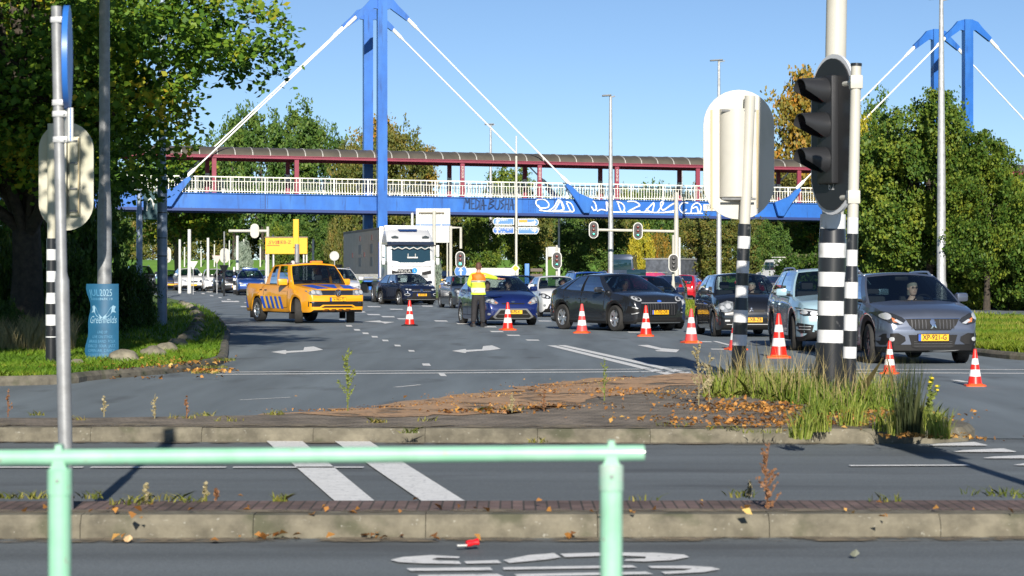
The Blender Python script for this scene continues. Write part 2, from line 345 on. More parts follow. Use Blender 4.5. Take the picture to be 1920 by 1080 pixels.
mark([(1195,647.5),(1215,647),(1240,653),(1274,656),(1268,661),(1232,659),(1228,657),(1240,657)])
mark([(683,603),(712,601),(716,603),(740,604),(722,607),(716,605)])
for i, (x, y) in enumerate([(681,604),(697,611),(714,618),(728,625.5),(743,632),(758,640),(775,648.5),(797,657),(800,684.5),(829,702.5)][:8]+[(799,684.5),(829,703)]):
    pass
for (x, y) in [(640,600),(653,611),(668,618.5),(684,625),(701,631.5),(721,638.5),(744,648),(770,658),(799,684)]:
    s = (y-HZ)/CH; mark([(x-5,y-1.4),(x+6,y-1),(x+8,y+1.8),(x-3,y+1.6)] if y < 670 else [(x-8,y-2),(x+6,y-2),(x+9,y+2.5),(x-6,y+2)])
mark([(822,700.5),(833,700.8),(838,706),(826,705.6)])
for (x, y) in [(672,585),(700,590),(727,594),(757,598),(826,602),(868,607),(918,613),(962,629),(998,638),(931,622)]:
    mark([(x-13,y-1.2),(x+11,y-.9),(x+14,y+1.2),(x-9,y+1)])
for (x, y, a) in [(700,575,12),(742,580,12),(800,574,10),(1020,602,12),(1262,604,10),(1188,623,12),(1320,641,13),(1345,655,13),(430,566,16),(470,575,20),(395,555,10),(820,563,10)]:
    mark([(x-a,y-.9),(x+a,y-.5),(x+a+3,y+1),(x-a+3,y+.8)])
for k in range(13):
    x = 345+k*16; y = 552.5+k*2.1; mark([(x,y),(x+6,y+.2),(x+8,y+1.1),(x+1.5,y+1)])
gl(1340, 640, 1385, 652, .1)
gl(450, 750.5, 545, 745.5, .05); gl(741, 726.5, 788, 722, .07); gl(1790, 713, 1812, 717, .12)
gl(-150, 877, 156, 877, .10); gl(170, 877, 424, 877, .10); gl(437, 877, 682, 877, .10); gl(1593, 874, 1816, 873, .10)
mark([(494,823),(561,823),(702,940),(627,940)]); mark([(620,823),(685,823),(871,940),(790,940)])
for i, (x0, x1, y) in enumerate([(1738,1852,834),(1787,1906,846),(1843,1968,858),(1900,2030,871)]):
    mark([(x0,y+1.5),(x0+20,y-1),(x1-25,y-4.5),(x1,y+1.5),(x1-4,y+2.4),(x0+10,y+2.4)])
mark([(1805,573.5),(1900,581),(1990,588),(1990,590),(1900,583),(1805,575)]) if False else None
for k in range(8):
    c = Vector((23-.3, 78+k*9)); wline((19.6-.118*(k*6)-.1, 81+k*6), (19.6-.118*(k*6)-.45, 84+k*6), .12, .009)
wline((15.9,82.5), (18.8,73), .12, .009); wline((22.4,88), (19.9,106), .12, .009)
# lettering on the bus road : the tops of large elongated characters
def rp(z5):   # points measured in the photo (1400x... enlargement of the lower edge)
    return [(700+x/2.743, 980+y/2.743) for x, y in z5]
for P in ([(88,195),(150,180),(300,170),(445,178),(440,186),(330,184),(300,192),(330,198),(440,202),(452,216),(250,213),(130,206)],
          [(468,202),(640,196),(660,211),(478,215)], [(668,196),(800,170),(930,160),(965,181),(900,192),(700,211)],
          [(960,163),(1200,156),(1450,158),(1600,168),(1625,180),(1540,196),(1400,203),(1290,200),(1300,192),(1400,188),(1400,178),(1240,172),(985,181)],
          [(170,238),(600,233),(615,248),(190,252)], [(668,233),(1330,222),(1358,234),(670,246)],
          [(1412,226),(1600,224),(1740,232),(1785,243),(1700,258),(1500,268),(1480,256),(1600,250),(1640,240),(1430,237)],
          [(230,272),(640,267),(670,280),(640,300),(240,300)], [(725,268),(1400,255),(1440,268),(740,282)], [(240,320),(700,318),(700,345),(240,345)], [(760,318),(1440,300),(1460,330),(760,345)]):
    mark(rp(P), m=M_PAINT, z=.004)
# ================================================================= FOOTBRIDGE
def weather(): pass
M_BLUE = mat('bridge_blue', (.012,.115,.44), .42, noise=.12, ns=.8, coat=.1)
spots(M_BLUE, (.035,.17,.50), .9, .58, .08, (1,1,.25), .6); spots(M_BLUE, (.008,.05,.20), 2.2, .64, .05, (1.5,1.5,.2), .6)
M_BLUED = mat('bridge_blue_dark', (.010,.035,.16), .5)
M_MAG = mat('magenta_steel', (.22,.022,.05), .5, noise=.1, ns=2)
M_RAILW = mat('railing_paint', (.74,.73,.66), .5, noise=.06, ns=3)
M_ROOF = mat('roof_sheet', (.105,.092,.072), .55, ns=.9, col2=(.075,.066,.052), bump=.2)
M_ROOFL = mat('roof_strip', (.42,.41,.38), .5)
M_CABLE = mat('cable_white', (.80,.80,.78), .4)
BD = Vector((1, .25, 0)).normalized(); BP = Vector((-.2425, .9701, 0))       # along and across the bridge
def BR(X, q, z):     # X along (world x of near face), q metres behind the near face, z height
    return Vector((X, 163.8+.25*X, z-.0088*(X+23)))+BP*q
def PX(px, py, q=0):  # photo pixel on the near face
    k = (px-960)/F; X = k*163.8/(1-.25*k); d = 163.8+.25*X; return X, CH+(HZ-py)*d/F + .0088*(X+23)
bridge = empty('footbridge', BR(0,0,0) - Vector((0,0,0)), 0, 'long blue cable stayed footbridge with grey barrel roof and magenta posts', 'footbridge')
def bpart(mb, name, m, parent=None, **k):
    o = mb.build(name, m, parent or bridge, **k)
    if parent is None: o.location = -bridge.location
    return o
X0, X1, BW = -44, 78, 4.8
def bbox(mb, Xa, Xb, q0, q1, z0, z1):
    c = [BR(X, q, z) for X in (Xa, Xb) for q in (q0, q1) for z in (z0, z1)]
    mb.add(c, [(0,1,3,2),(4,6,7,5),(0,4,5,1),(2,3,7,6),(0,2,6,4),(1,5,7,3)])
for q, nm in ((0,'near'),(BW-.3,'far')):
    mb = MB(); bbox(mb, X0, X1, q, q+.3, 6.22, 7.26)
    bbox(mb, X0, X1, q-.12, q+.42, 7.262, 7.31)
    g = bpart(mb, 'girder', M_BLUE, smooth=0)
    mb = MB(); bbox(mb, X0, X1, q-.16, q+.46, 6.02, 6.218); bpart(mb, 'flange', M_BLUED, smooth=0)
    if q == 0:
        gn = g
        mb = MB()
        for X in (-34,-17.6,-.3,3.1,12.5,20,34,48,62): bbox(mb, X, X+.06, -.03, -.002, 6.25, 7.24)
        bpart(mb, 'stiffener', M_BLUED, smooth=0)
        mb = MB()
        for Xc in (-17.9, 1.2, 40):
            for i in range(4):
                for j in range(9): bbox(mb, Xc+i*.16, Xc+i*.16+.05, -.022, -.002, 6.3+j*.11, 6.34+j*.11)
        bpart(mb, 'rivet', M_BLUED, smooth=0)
mb = MB(); bbox(mb, X0, X1, .32, BW-.32, 7.0, 7.2); bpart(mb, 'deck', mat('deck_grey', (.12,.12,.12), .8), smooth=0)
for q in (.05, BW-.1):
    mb = MB(); bbox(mb, X0, X1, q, q+.06, 8.42, 8.5); bbox(mb, X0, X1, q+.005, q+.045, 8.13, 8.17); bbox(mb, X0, X1, q+.005, q+.045, 7.42, 7.47)
    X = X0; i = 0
    while X < X1:
        if i % 12 == 0: bbox(mb, X, X+.10, q-.02, q+.05, 7.26, 8.42)
        else: bbox(mb, X, X+.04, q+.01, q+.04, 7.47, 8.13+(.28 if i % 2 else 0))
        X += .2; i += 1
    bpart(mb, 'railing', M_RAILW, smooth=0)
# barrel roof
RX0, RX1 = -44, 62
def roofpt(X, a, r=0): return BR(X, BW/2-cos(a)*(BW/2-.1+r), 10.04+sin(a)*(.66+r))
mb = MB(); N = 10; xs_ = np.arange(RX0, RX1+.01, 1.22)
for i in range(len(xs_)-1):
    rg = []
    for X in (xs_[i], xs_[i+1]-.05): rg.append([roofpt(X, pi*k/N) for k in range(N+1)]+[roofpt(X, pi*k/N, -.05) for k in range(N, -1, -1)])
    mb.loft(rg)
bpart(mb, 'roof', M_ROOF, smooth=40)
mb = MB()
for X in xs_: mb.loft([[roofpt(X+o, pi*k/N, .03) for k in range(N+1)]+[roofpt(X+o, pi*k/N, -.03) for k in range(N, -1, -1)] for o in (-.055, 0.01)])
bpart(mb, 'roof_strip', M_ROOFL, smooth=0)
for q in (.02, BW-.25):
    mb = MB(); bbox(mb, RX0, RX1, q, q+.22, 9.81, 9.98); bbox(mb, RX0, RX1, q-.06, q+.3, 9.98, 10.03); bpart(mb, 'roof_beam', M_MAG, smooth=0)
for px in (402, 557, 868, 1013, 1158, 1310, 1500, 1650, 1790, 1925):
    X, _ = PX(px, 400)
    for q in (.12, BW-.32):
        mb = MB(); bbox(mb, X-.15, X+.15, q, q+.2, 7.2, 9.81); o = bpart(mb, 'roof_post', M_MAG, smooth=0)
        if q > 1 or px in (868, 1158, 1013):
            mb = MB(); bbox(mb, X-.155, X+.155, q-.008, q-.002, 8.4 if q > 1 else 8.9, 8.9 if q > 1 else 9.5)
            if q > 1: mb.build('white_patch', M_RAILW, o, smooth=0)
            else:
                mb = MB()
                for t in range(9): p = BR(X, q-.02, 8.7+t*.1); mb.tube([p+BD*(-.08), p+BD*.02+Vector((0,0,.05)), p+BD*.08], .018, 4)
                mb.build('scrawl', M_RAILW, o, smooth=0)
# pylons, brackets, stays
def pylon(px_near, topz, X):
    for q, dz in ((-.72, 0), (BW+.1, -.15)):
        mb = MB(); h = .33; T = topz+dz
        ring = lambda z, h: [BR(X-h, q, z), BR(X+h, q, z), BR(X+h, q+.62, z), BR(X-h, q+.62, z)]
        r0 = [Vector((p.x, p.y, 0)) for p in ring(0, h)]
        mb.loft([r0, ring(T, h)]); p = bpart(mb, 'pylon', M_BLUE, smooth=0)
        for sgn in (-1, 1):
            mb = MB()
            pts = [(sgn*.33, T), (sgn*.33, T-.85), (sgn*.6, T-.80), (sgn*1.75, T-1.62), (sgn*1.92, T-1.32), (sgn*1.2, T-.62), (sgn*.8, T-.15)]
            vs = [BR(X+a, q+.16, z) for a, z in pts]+[BR(X+a, q+.46, z) for a, z in pts]; n = len(pts)
            mb.add(vs, [list(range(n)), list(range(2*n-1, n-1, -1))]+[[i, i+n, (i+1) % n+n, (i+1) % n] for i in range(n)])
            mb.build('bracket', M_BLUE, p, smooth=0, fixn=True)
            a = BR(X+sgn*1.8, q+.31, T-1.45); b = BR(X+sgn*13.6, q+.31, 8.35)
            u = (b-a).normalized(); mb = MB(); mb.tube([a, a+u*.9], .13, 8); mb.tube([a+u*.9, a+u*1.3, b-u*1.1, b-u*.8], [.10,.055,.055,.10], 8); mb.tube([b-u*.8, b], .13, 8)
            bpart(mb, 'stay_cable', M_CABLE)
            mb = MB(); pts = [(13.4, 8.42), (13.75, 8.2), (14.2, 7.75), (15.3, 7.3), (15.0, 6.3), (14.6, 6.3), (14.0, 7.25), (13.25, 8.25)]
            if sgn < 0: pts = [(-a_, z) for a_, z in pts][::-1]
            vs = [BR(X+a_, q+.16, z) for a_, z in pts]+[BR(X+a_, q+.46, z) for a_, z in pts]
            n = len(pts); mb.add(vs, [list(range(n)), list(range(2*n-1, n-1, -1))]+[[i, i+n, (i+1) % n+n, (i+1) % n] for i in range(n)])
            bpart(mb, 'anchor_fin', M_BLUE, smooth=0, fixn=True)
pylon(718, 21.55, -9.45); pylon(1803, 21.6, 34.9)
# graffiti on the near girder
def gstroke(mb, pts, r=.05):
    q = []
    P = smooth_poly(pts, 5) if len(pts) > 2 else [Vector(p) for p in pts]
    for p in P:
        X, z = PX(p[0], p[1]); q.append(BR(X, -.05, z))
    mb.tube(q, r, 4, flat=1)
mb = MB()
Z5 = lambda L: [(840+x/3.692, 340+y/3.692) for x, y in L]
for L in ([(650,200),(610,160),(615,130),(660,125),(692,150),(690,180),(640,185),(622,165)], [(690,205),(730,180),(760,130),(775,130),(740,195),(720,205),(800,195),(780,135),(800,200)], [(630,200),(700,208),(850,210)],
          [(815,140),(850,155),(870,200),(850,208),(820,150)], [(1010,205),(985,160),(990,135),(1015,150),(1025,195),(1005,200)], [(1030,208),(1060,195),(1100,205)], [(1100,205),(1095,140),(1115,190),(1120,205)],
          [(1165,140),(1205,155),(1220,190),(1200,212),(1175,150)], [(1240,140),(1290,140),(1325,165),(1290,185),(1250,210),(1330,205)], [(1240,212),(1350,214),(1450,216),(1560,214)], [(1360,212),(1400,170),(1425,150),(1410,215),(1370,190)],
          [(1450,215),(1490,150),(1470,150),(1485,200),(1550,160),(1590,150),(1570,200),(1500,215)], [(1660,150),(1620,150),(1600,185),(1620,215),(1650,195)], [(1680,222),(1690,170),(1725,150),(1750,180),(1735,222),(1720,180),(1690,190)], [(1620,222),(1760,222)],
          [(1110,212),(1230,214)]):
    gstroke(mb, Z5(L), .06)
bpart(mb, 'graffiti', mat('graffiti_white', (.8,.82,.85), .8))
mb = MB()
for ch, L in (('M',[[(105,190),(120,120),(130,150),(145,120),(145,190)]]), ('E',[[(160,120),(160,190)],[(158,120),(180,118)],[(158,155),(176,150)],[(158,190),(180,186)]]), ('D',[[(190,118),(188,192)],[(188,120),(212,140),(205,175),(188,192)]]), ('I',[[(222,122),(215,195)]]), ('A',[[(225,196),(240,122),(246,196)],[(228,165),(262,165)]]),
              ('B',[[(290,122),(276,192)],[(290,122),(314,132),(286,152),(312,168),(276,192)]]), ('U',[[(330,125),(322,180),(340,192),(352,170),(356,128)]]), ('S',[[(385,125),(365,140),(380,165),(362,190)]]), ('H',[[(398,125),(390,195)],[(392,160),(415,155)],[(420,125),(412,195)]]), ('A',[[(424,196),(440,122),(448,196)],[(430,165),(455,160)]])):
    for s in L: gstroke(mb, Z5(s), .035); gstroke(mb, [(x+1.6, y+.5) for x, y in Z5(s)], .022)
bpart(mb, 'graffiti', mat('graffiti_dark', (.02,.045,.12), .8))
xa, za = PX(1318, 383); xb, zb = PX(1372, 396)
mb = MB(); bbox(mb, xa, xb, -.09, -.05, zb, za); sp = bpart(mb, 'name_plate', M_WHITE, smooth=0)
cpl = BR((xa+xb)/2, -.1, (za+zb)/2); o = text_mb('TRAVERSE', .40, 0, M=Matrix.Translation(cpl) @ Matrix.Rotation(math.atan(.25), 4, 'Z')).build('lettering', mat('sign_black', (.02,.02,.02), .6), sp, smooth=0)

# ================================================================= POLES, LAMPS, SIGNALS
M_STEEL = mat('galvanised_steel', (.44,.45,.46), .45, .35, noise=.18, ns=6)
M_STEELD = mat('worn_steel', (.30,.31,.32), .5, .3, ns=9, col2=(.22,.225,.23), detail=8, bump=.1)
M_CREAM = mat('cream_enamel', (.50,.48,.38), .42, noise=.04, ns=2)
M_CREAM2 = mat('pale_cream_enamel', (.50,.485,.43), .42, noise=.04, ns=2)
M_BAND = mat('band_black', (.014,.015,.018), .35, coat=.3)
M_BANDW = mat('band_white', (.66,.67,.68), .4, noise=.06, ns=4)
def stripes(name, x, y, tilt, z0, z1, r0, r1, step, label, cat='pole', bulge=None, low=0.):
    """black and white banded base of a mast, plus its upper shaft"""
    ax = lambda z: (x+tilt*z, y, z)
    return ax
def lamp_post(px, ytop, d, arm=.8, name='street_lamp', label='', r=(.11,.06), dirs=(1,), base=0):
    x = (px-960)*d/F; h = CH+(HZ-ytop)*d/F
    t = empty(name, (x, d, gz(d)), 0, label, 'street lamp', 'tall street lamps')
    mb = MB(); mb.lathe([(r[0]*1.25,-.1),(r[0]*1.25,1.1),(r[0],1.25),(r[0]*.9,h*.45),(r[1],h-.1),(r[1],h)], 12); mb.build('pole', M_STEEL, t)
    for s in dirs:
        mb = MB(); mb.tube([(0,0,h-.08),(s*arm*.45,0,h)], .035, 6); mb.build('arm', M_STEEL, t)
        mb = MB(); mb.box((s*arm*.85, 0, h+.02), (arm*.95, .3, .09), Matrix.Translation((0,0,0)) @ Matrix.Rotation(-s*.06, 4, 'Y'), ch=.03); mb.build('lamp_head', mat('lamp_head_grey', (.12,.125,.13), .5), t)
    return t
lamp_post(1145, 181, 125, .55, label='slim galvanised street lamp standing in front of the bridge deck right of centre', r=(.15,.075))
lamp_post(920, 243, 182, .8, label='galvanised street lamp behind the bridge beside the blue direction signs', r=(.16,.075))
lamp_post(1348, 121, 150, .9, label='tall street lamp rising behind the pale stadium shaped sign back', r=(.17,.08))
lamp_post(1765, -2, 92, .7, label='tallest galvanised street lamp in front of the round green tree at the right', r=(.19,.085))
lamp_post(1279, 324, 260, .45, label='distant twin headed street lamp seen above the bridge railing', r=(.1,.05), dirs=(1,-1))
def plain_pole(px, y0, y1, d, r, m, label, group=None, name='pole', cat='pole', dome=True, base=None):
    x = (px-960)*d/F; h = CH+(HZ-y0)*d/F; b = CH+(HZ-y1)*d/F if base is None else base
    mb = MB(); mb.lathe([(r, 0), (r, (h-b)*.3), (r*.85, (h-b)*.32), (r*.8, h-b)], 10); o = mb.build(name, m, None); o.location = (x, d, b)
    return tag(o, label, cat, group)
# left: two grey lamp masts under the tree
for px, d, r0, nm in ((196, 36.95, .098, 'thick grey lamp mast rising from the blue festival banner into the tree'), (304, 62, .115, 'second grey lamp mast beyond the boulders under the tree')):
    x = (px-960)*d/F; t = empty('lamp_mast', (x, d, .1), 0, nm, 'street lamp', 'grey lamp masts under the left tree')
    mb = MB(); zs = CH+(HZ-345)*d/F if px < 200 else 4.4
    mb.lathe([(r0*1.2,-.1),(r0*1.2,zs*.98-.5),(r0*.92,zs),(r0*.86,9.5)], 14); mb.build('pole', M_STEELD if px < 200 else mat('blue_grey_steel', (.20,.25,.33), .45, .3, noise=.1, ns=4), t)
    mb = MB(); mb.box((.45,0,9.5),(1.1,.3,.12), ch=.04); mb.build('lamp_head', mat('lamp_head_grey'), t)
    if px > 200:
        for z in (1.9, 2.4, 3.1):
            mb = MB(); mb.lathe([(r0*1.24, z),(r0*1.24, z+.03)], 14); mb.build('strap', M_BAND, t)
def capsule(w, h, n=10):
    """stadium outline in x,z centred"""
    r = w/2; k = h/2-r
    return [(r*cos(a), k+r*sin(a)) for a in [pi*i/n for i in range(n+1)]]+[(r*cos(a), -k+r*sin(a)) for a in [pi+pi*i/n for i in range(n+1)]]
M_SIGR = mat('signal_red_off', (.10,.008,.006), .3, em=(.3,.01,.0), ems=.15)  # unlit red lens with a faint glow put into its material
M_SIGG = mat('signal_green_on', (.1,.7,.5), .3, em=(.08,.9,.62), ems=1.6)
M_SIGGOFF = mat('signal_green_off', (.005,.05,.035), .25)
M_SIGY = mat('signal_amber_off', (.09,.02,.004), .3)
spots(M_CREAM2, (.30,.29,.22), 2.5, .66, .08, (1,1,.3), .5); spots(M_CREAM, (.22,.23,.14), 2.2, .60, .10, (1,1,.35), .5); spots(M_BAND, (.10,.10,.10), 9, .66, .03, amt=.8); spots(M_BANDW, (.34,.34,.30), 7, .64, .05, (1,1,.5), .6)
M_BOARD = mat('signal_board', (.022,.023,.026), .4)
def signal_front(px, py, d, H, label, on=True, arr=None, pole=None, post=None, group='front facing traffic signals beyond the officer', hood=True):
    p = A(px, py, d); t = empty('traffic_light', (p.x, p.y, p.z), 0, label, 'traffic light', group); W_ = H*.56
    mb = MB(); mb.prism(capsule(W_, H), -.02, .03); mb.build('white_rim', M_WHITE, t, smooth=0, fixn=True)
    mb = MB(); mb.prism(capsule(W_*.82, H*.90), -.05, -.022); mb.build('backboard', M_BOARD, t, smooth=0, fixn=True)
    s = H*.235; R = s*.36
    for k, m in enumerate((M_SIGR, M_SIGR if on else M_SIGY, M_SIGG if on else M_SIGGOFF)):
        z = (1-k)*s*.98
        mb = MB(); M = Matrix.Translation((0,-.06,z)) @ Matrix.Rotation(pi/2, 4, 'X'); mb.lathe([(R*1.0,-.03),(R,.02),(R*.8,.05),(.001,.06)], 12, M); o = mb.build('lens', (m if on else M_BAND) if not (k == 2 and arr) else M_BAND, t)
        if k == 2 and arr and on:
            a = R*.8
            pl = {'up':[(-a*.2,-a),(a*.2,-a),(a*.2,0),(a*.75,0),(0,a),(-a*.75,0),(-a*.2,0)]}['up']
            if arr == 'right': pl = [(q[1], -q[0]) for q in pl]
            mb = MB(); mb.prism(pl, -.15, -.13, Matrix.Translation((0,0,z))); mb.build('arrow', M_SIGG, t, smooth=0, fixn=True)
        elif k == 2 and on:
            pass
        mb = MB(); rg = []
        for y_, sc in ((-.05, 1.12), (-.05-R*1.3, 1.05)):
            rg.append([(R*sc*cos(a), y_, z+R*sc*sin(a)) for a in [radians(-10+20*i) for i in range(11)]]+[(R*(sc-.1)*cos(a), y_, z+R*(sc-.1)*sin(a)) for a in [radians(190-20*i) for i in range(11)]])
        mb.loft(rg); mb.build('visor', M_BAND, t)
    mb = MB(); mb.box((0,.12,0),(W_*.5,.18,H*.66), ch=.03); mb.build('housing', M_BAND, t)
    if pole:   # ground mast with black/white foot
        rr, top = pole; zt_ = p.z+top; mb = MB(); b = -p.z+gz(d)
        mb.lathe([(rr*1.5,b),(rr*1.5,b+1.1),(rr,b+1.25),(rr,top)], 8, Matrix.Translation((0,.26,0))); mb.build('pole', M_CREAM2, t)
    return t
D1, D2 = 118, 122
signal_front(863, 487, D1, .90, 'traffic light with green lamp hanging from an angled arm left of the officer', post=1)
signal_front(1044, 488, D1, .93, 'traffic light with green right arrow standing behind the white small car', arr='right', pole=(.055,.8))
gs1 = signal_front(1113, 431, D2, .93, 'left one of the two green arrow traffic lights hung on the long horizontal arm', arr='right')
gs2 = signal_front(1196, 433, D2, .93, 'right one of the two green arrow traffic lights hung on the long horizontal arm', arr='right')
signal_front(1263, 493, 112, .92, 'unlit traffic light with its head turned aside near the red hatchback', on=False, pole=(.06,1.4))
# arms
def gantry(label, pts, r, d, foot=True, name='signal_gantry'):
    p0 = A(*pts[0], d); t = empty(name, (p0.x, d, 0), 0, label, 'gantry'); mb = MB()
    mb.tube([A(x, y, d)-Vector((p0.x, d, 0)) for x, y in pts], r, 8); mb.build('arm', M_CREAM2, t)
    return t
t = gantry('cream gallows arm carrying a single traffic light beside the large sign back', [(845,427),(864,427),(864,466)], .075, D1+.3)
mb = MB(); b = A(845, 427, D1+.3); mb.lathe([(.09, 0),(.08, b.z+.1)], 8, Matrix.Translation((b.x-t.location.x, 0, 0))); mb.build('mast', M_CREAM2, t)
t = gantry('long horizontal signal arm reaching left under the bridge', [(1268,434),(1120,431)], .075, D2+.35)
mb = MB(); mb.lathe([(.16, 0),(.15, 2),(.11, 5.5),(.1, 6.0)], 10); o = mb.build('mast', M_CREAM2, t)
# mode sign below the first light
def disc_sign(px, py, d, R, mfront, label, mback=None, name='round_sign', glyph=None, pole=True, cat='road sign', face=1, rimm=None, pr=.03):
    p = A(px, py, d); t = empty(name, (p.x, p.y, p.z), 0, label, cat); mb = MB()
    mb.lathe([(R,-.01),(R,.012),(.001,.0125)], 24, Matrix.Rotation(pi/2, 4, 'X')); mb.build('plate', mfront, t, smooth=0)
    if glyph: glyph(t)
    if pole: mb = MB(); mb.lathe([(pr, -p.z), (pr, R*.8)], 8, Matrix.Translation((0, .06*face, 0))); mb.build('pole', M_STEEL, t)
    return t
M_SBLUE = mat('sign_blue', (.03,.16,.55), .4)
def upglyph(t):
    mb = MB(); a = .2; mb.prism([(-a*.2,-a),(a*.2,-a),(a*.2,a*.2),(a*.7,a*.0),(0,a),(-a*.7,0),(-a*.2,a*.2)], -.03, -.02); mb.build('arrow', M_WHITE, t, smooth=0, fixn=True)
    mb = MB(); mb.lathe([(.33,-.02),(.33,.008),(.30,.008),(.30,-.02)], 24, Matrix.Rotation(pi/2, 4, 'X'), cap=False); mb.build('rim', M_WHITE, t, smooth=0)
disc_sign(864, 509, D1, .31, M_SBLUE, 'small round blue sign with white upward arrow beneath a traffic light', glyph=upglyph, pr=.05)
M_SBACK = mat('sign_back_grey', (.42,.43,.43), .5, noise=.08, ns=3)
disc_sign(627, 480, 128, .27, M_SBACK, 'grey back of a round sign standing behind the orange pickup', pr=.03)
# large sign back on two posts
p = A(812, 430, 150); t = empty('direction_board', (p.x, p.y, gz(150)), 0, 'large pale grey back of a direction board standing right of the truck', 'road sign')
mb = MB(); mb.box((0,0,p.z),(2.3,.06,2.3), ch=.02); o = mb.build('board', mat('board_back', (.52,.53,.53), .5, noise=.05, ns=1), t, smooth=0)
mb = MB(); mb.box((0,-.045,p.z+.05),(2.3,.02,.07)); mb.build('stripe', M_SBLUE, o, smooth=0)
for dx in (-.85, .55): mb = MB(); mb.box((dx,-.08,p.z+.0),(.05,.05,2.0)); mb.build('batten', M_STEEL, t, smooth=0)
mb = MB(); mb.box((-.1,-.13,p.z+.85),(1.7,.05,.08)); mb.build('crossbar', mat('rail_brown', (.18,.15,.10), .6), t, smooth=0)
for dx, r in ((.08,.11),(.95,.05)): mb = MB(); mb.lathe([(r,0),(r,p.z+(1.0 if r > .1 else -1.1))], 10, Matrix.Translation((dx,-.26 if r > .1 else .1,0))); mb.build('post', M_CREAM2, t)
# blue direction signs
t = empty('signpost', ((968-960)*150/F, 150, gz(150)), 0, 'white signpost with four blue direction boards below the bridge', 'signpost')
mb = MB(); mb.lathe([(.12,0),(.12,1.3),(.085,1.5),(.075,9.2)], 10); mb.build('pole', M_CREAM2, t)
s = F/150
def dboard(x0, x1, y0, y1, pt, dark, lines):
    xa, xb = (x0-968)/s, (x1-968)/s; za, zb = CH+(HZ-y1)/s, CH+(HZ-y0)/s; h = (zb-za); e = h*.28
    def outl(i):
        if pt < 0: return [(xa+i, (za+zb)/2-h*.18), (xa+e, za+i), (xb-i, za+i), (xb-i, zb-i), (xa+e, zb-i), (xa+i, (za+zb)/2+h*.18)]
        return [(xa+i, za+i), (xb-e, za+i), (xb-i, (za+zb)/2-h*.18), (xb-i, (za+zb)/2+h*.18), (xb-e, zb-i), (xa+i, zb-i)]
    mb = MB(); mb.prism(outl(0), -.14, -.10); b = mb.build('sign_board', M_WHITE, t, smooth=0, fixn=True)
    mb = MB(); mb.prism(outl(.05), -.155, -.142); mb.build('face', mat('sign_blue_dark', (.012,.12,.52), .4) if dark else mat('sign_blue_light', (.06,.20,.46), .4), b, smooth=0, fixn=True)
    mb = MB()
    for k, (tx, dx) in enumerate(lines):
        text_mb(tx, .34, M=Matrix.Translation(((xa+xb)/2+dx, -.165, (za+zb)/2+(.14 if k == 0 else -.2))), mb=mb)
    if lines: mb.build('lettering', M_WHITE, b, smooth=0)
    ax = xa+.32 if pt < 0 else xb-.3; zc = (za+zb)/2; a = .16
    mb = MB(); q = [(ax-a*.3,zc-a),(ax+a*.3,zc-a),(ax+a*.3,zc),(ax+a,zc),(ax,zc+a),(ax-a,zc),(ax-a*.3,zc)] if pt < 0 else [(ax-a,zc-a*.3),(ax,zc-a*.3),(ax,zc-a),(ax+a,zc),(ax,zc+a),(ax,zc+a*.3),(ax-a,zc+a*.3)]
    mb.prism(q, -.17, -.157); mb.build('arrow', M_WHITE, b, smooth=0, fixn=True)
    return b, xa, xb, za, zb
dboard(924, 964, 416, 429, -1, False, [('Elden', -.1), ('Bemmel', 0)]); dboard(924, 964, 432, 445, -1, True, [('Nijmegen', .05), ('A 50', -.2)])
b, xa, xb, za, zb = dboard(971, 1010, 417, 431, 1, False, [])
mb = MB(); mb.box((xa+.35,-.17,zb-.17),(.55,.01,.17)); mb.build('orange_panel', mat('sign_orange', (.75,.30,.01), .5), b, smooth=0)
mb = MB(); mb.box((xa+.62,-.17,za+.17),(1.05,.01,.18)); mb.build('white_panel', M_WHITE, b, smooth=0)
dboard(971, 1010, 433, 446, 1, False, [('Oosterbeek', -.05)])
# priority diamond
p = A(966.5, 503, 120); t = empty('priority_sign', (p.x, p.y, p.z), 0, 'yellow and white priority diamond sign on a slim post', 'road sign')
for i, (a, m, nm) in enumerate(((.24, M_WHITE, 'plate'), (.16, mat('sign_yellow', (.80,.48,.01), .5), 'yellow_face'))):
    mb = MB(); mb.prism([(0,-a),(a,0),(0,a),(-a,0)], -.02-.012*i, -.01-.012*i); mb.build(nm, m, t, smooth=0, fixn=True)
mb = MB(); mb.lathe([(.03,-p.z),(.03,.15)], 8, Matrix.Translation((0,.05,0))); mb.build('pole', M_STEEL, t)
# extra slim posts behind the bridge
for px, y0, d, r, lb in ((968,255,205,.09,'tall white lamp pole seen through the bridge railing'),(1190,None,0,0,''),(773,399,160,.12,'white pole behind the truck cab'),(1048,390,170,.1,'white pole under the bridge girder right of the signpost'),(1274,445,140,.09,'pale post beside the unlit traffic light'),(1343,398,151,.1,'')):
    if y0 and lb: plain_pole(px, y0, 0, d, r, M_WHITE, lb, 'white poles behind the bridge', base=gz(d))
# box on pole at 1035
p = A(1037, 472, 160); t = empty('sign_box', (p.x, p.y, p.z), 0, 'small grey rectangular sign back on a white post beneath the trees', 'road sign')
mb = MB(); mb.box((0,0,0),(.75,.06,.7), ch=.02); mb.build('plate', M_SBACK, t); mb = MB(); mb.lathe([(.09,-p.z),(.07,.3)], 8, Matrix.Translation((-.45,.1,0))); mb.build('pole', M_WHITE, t)
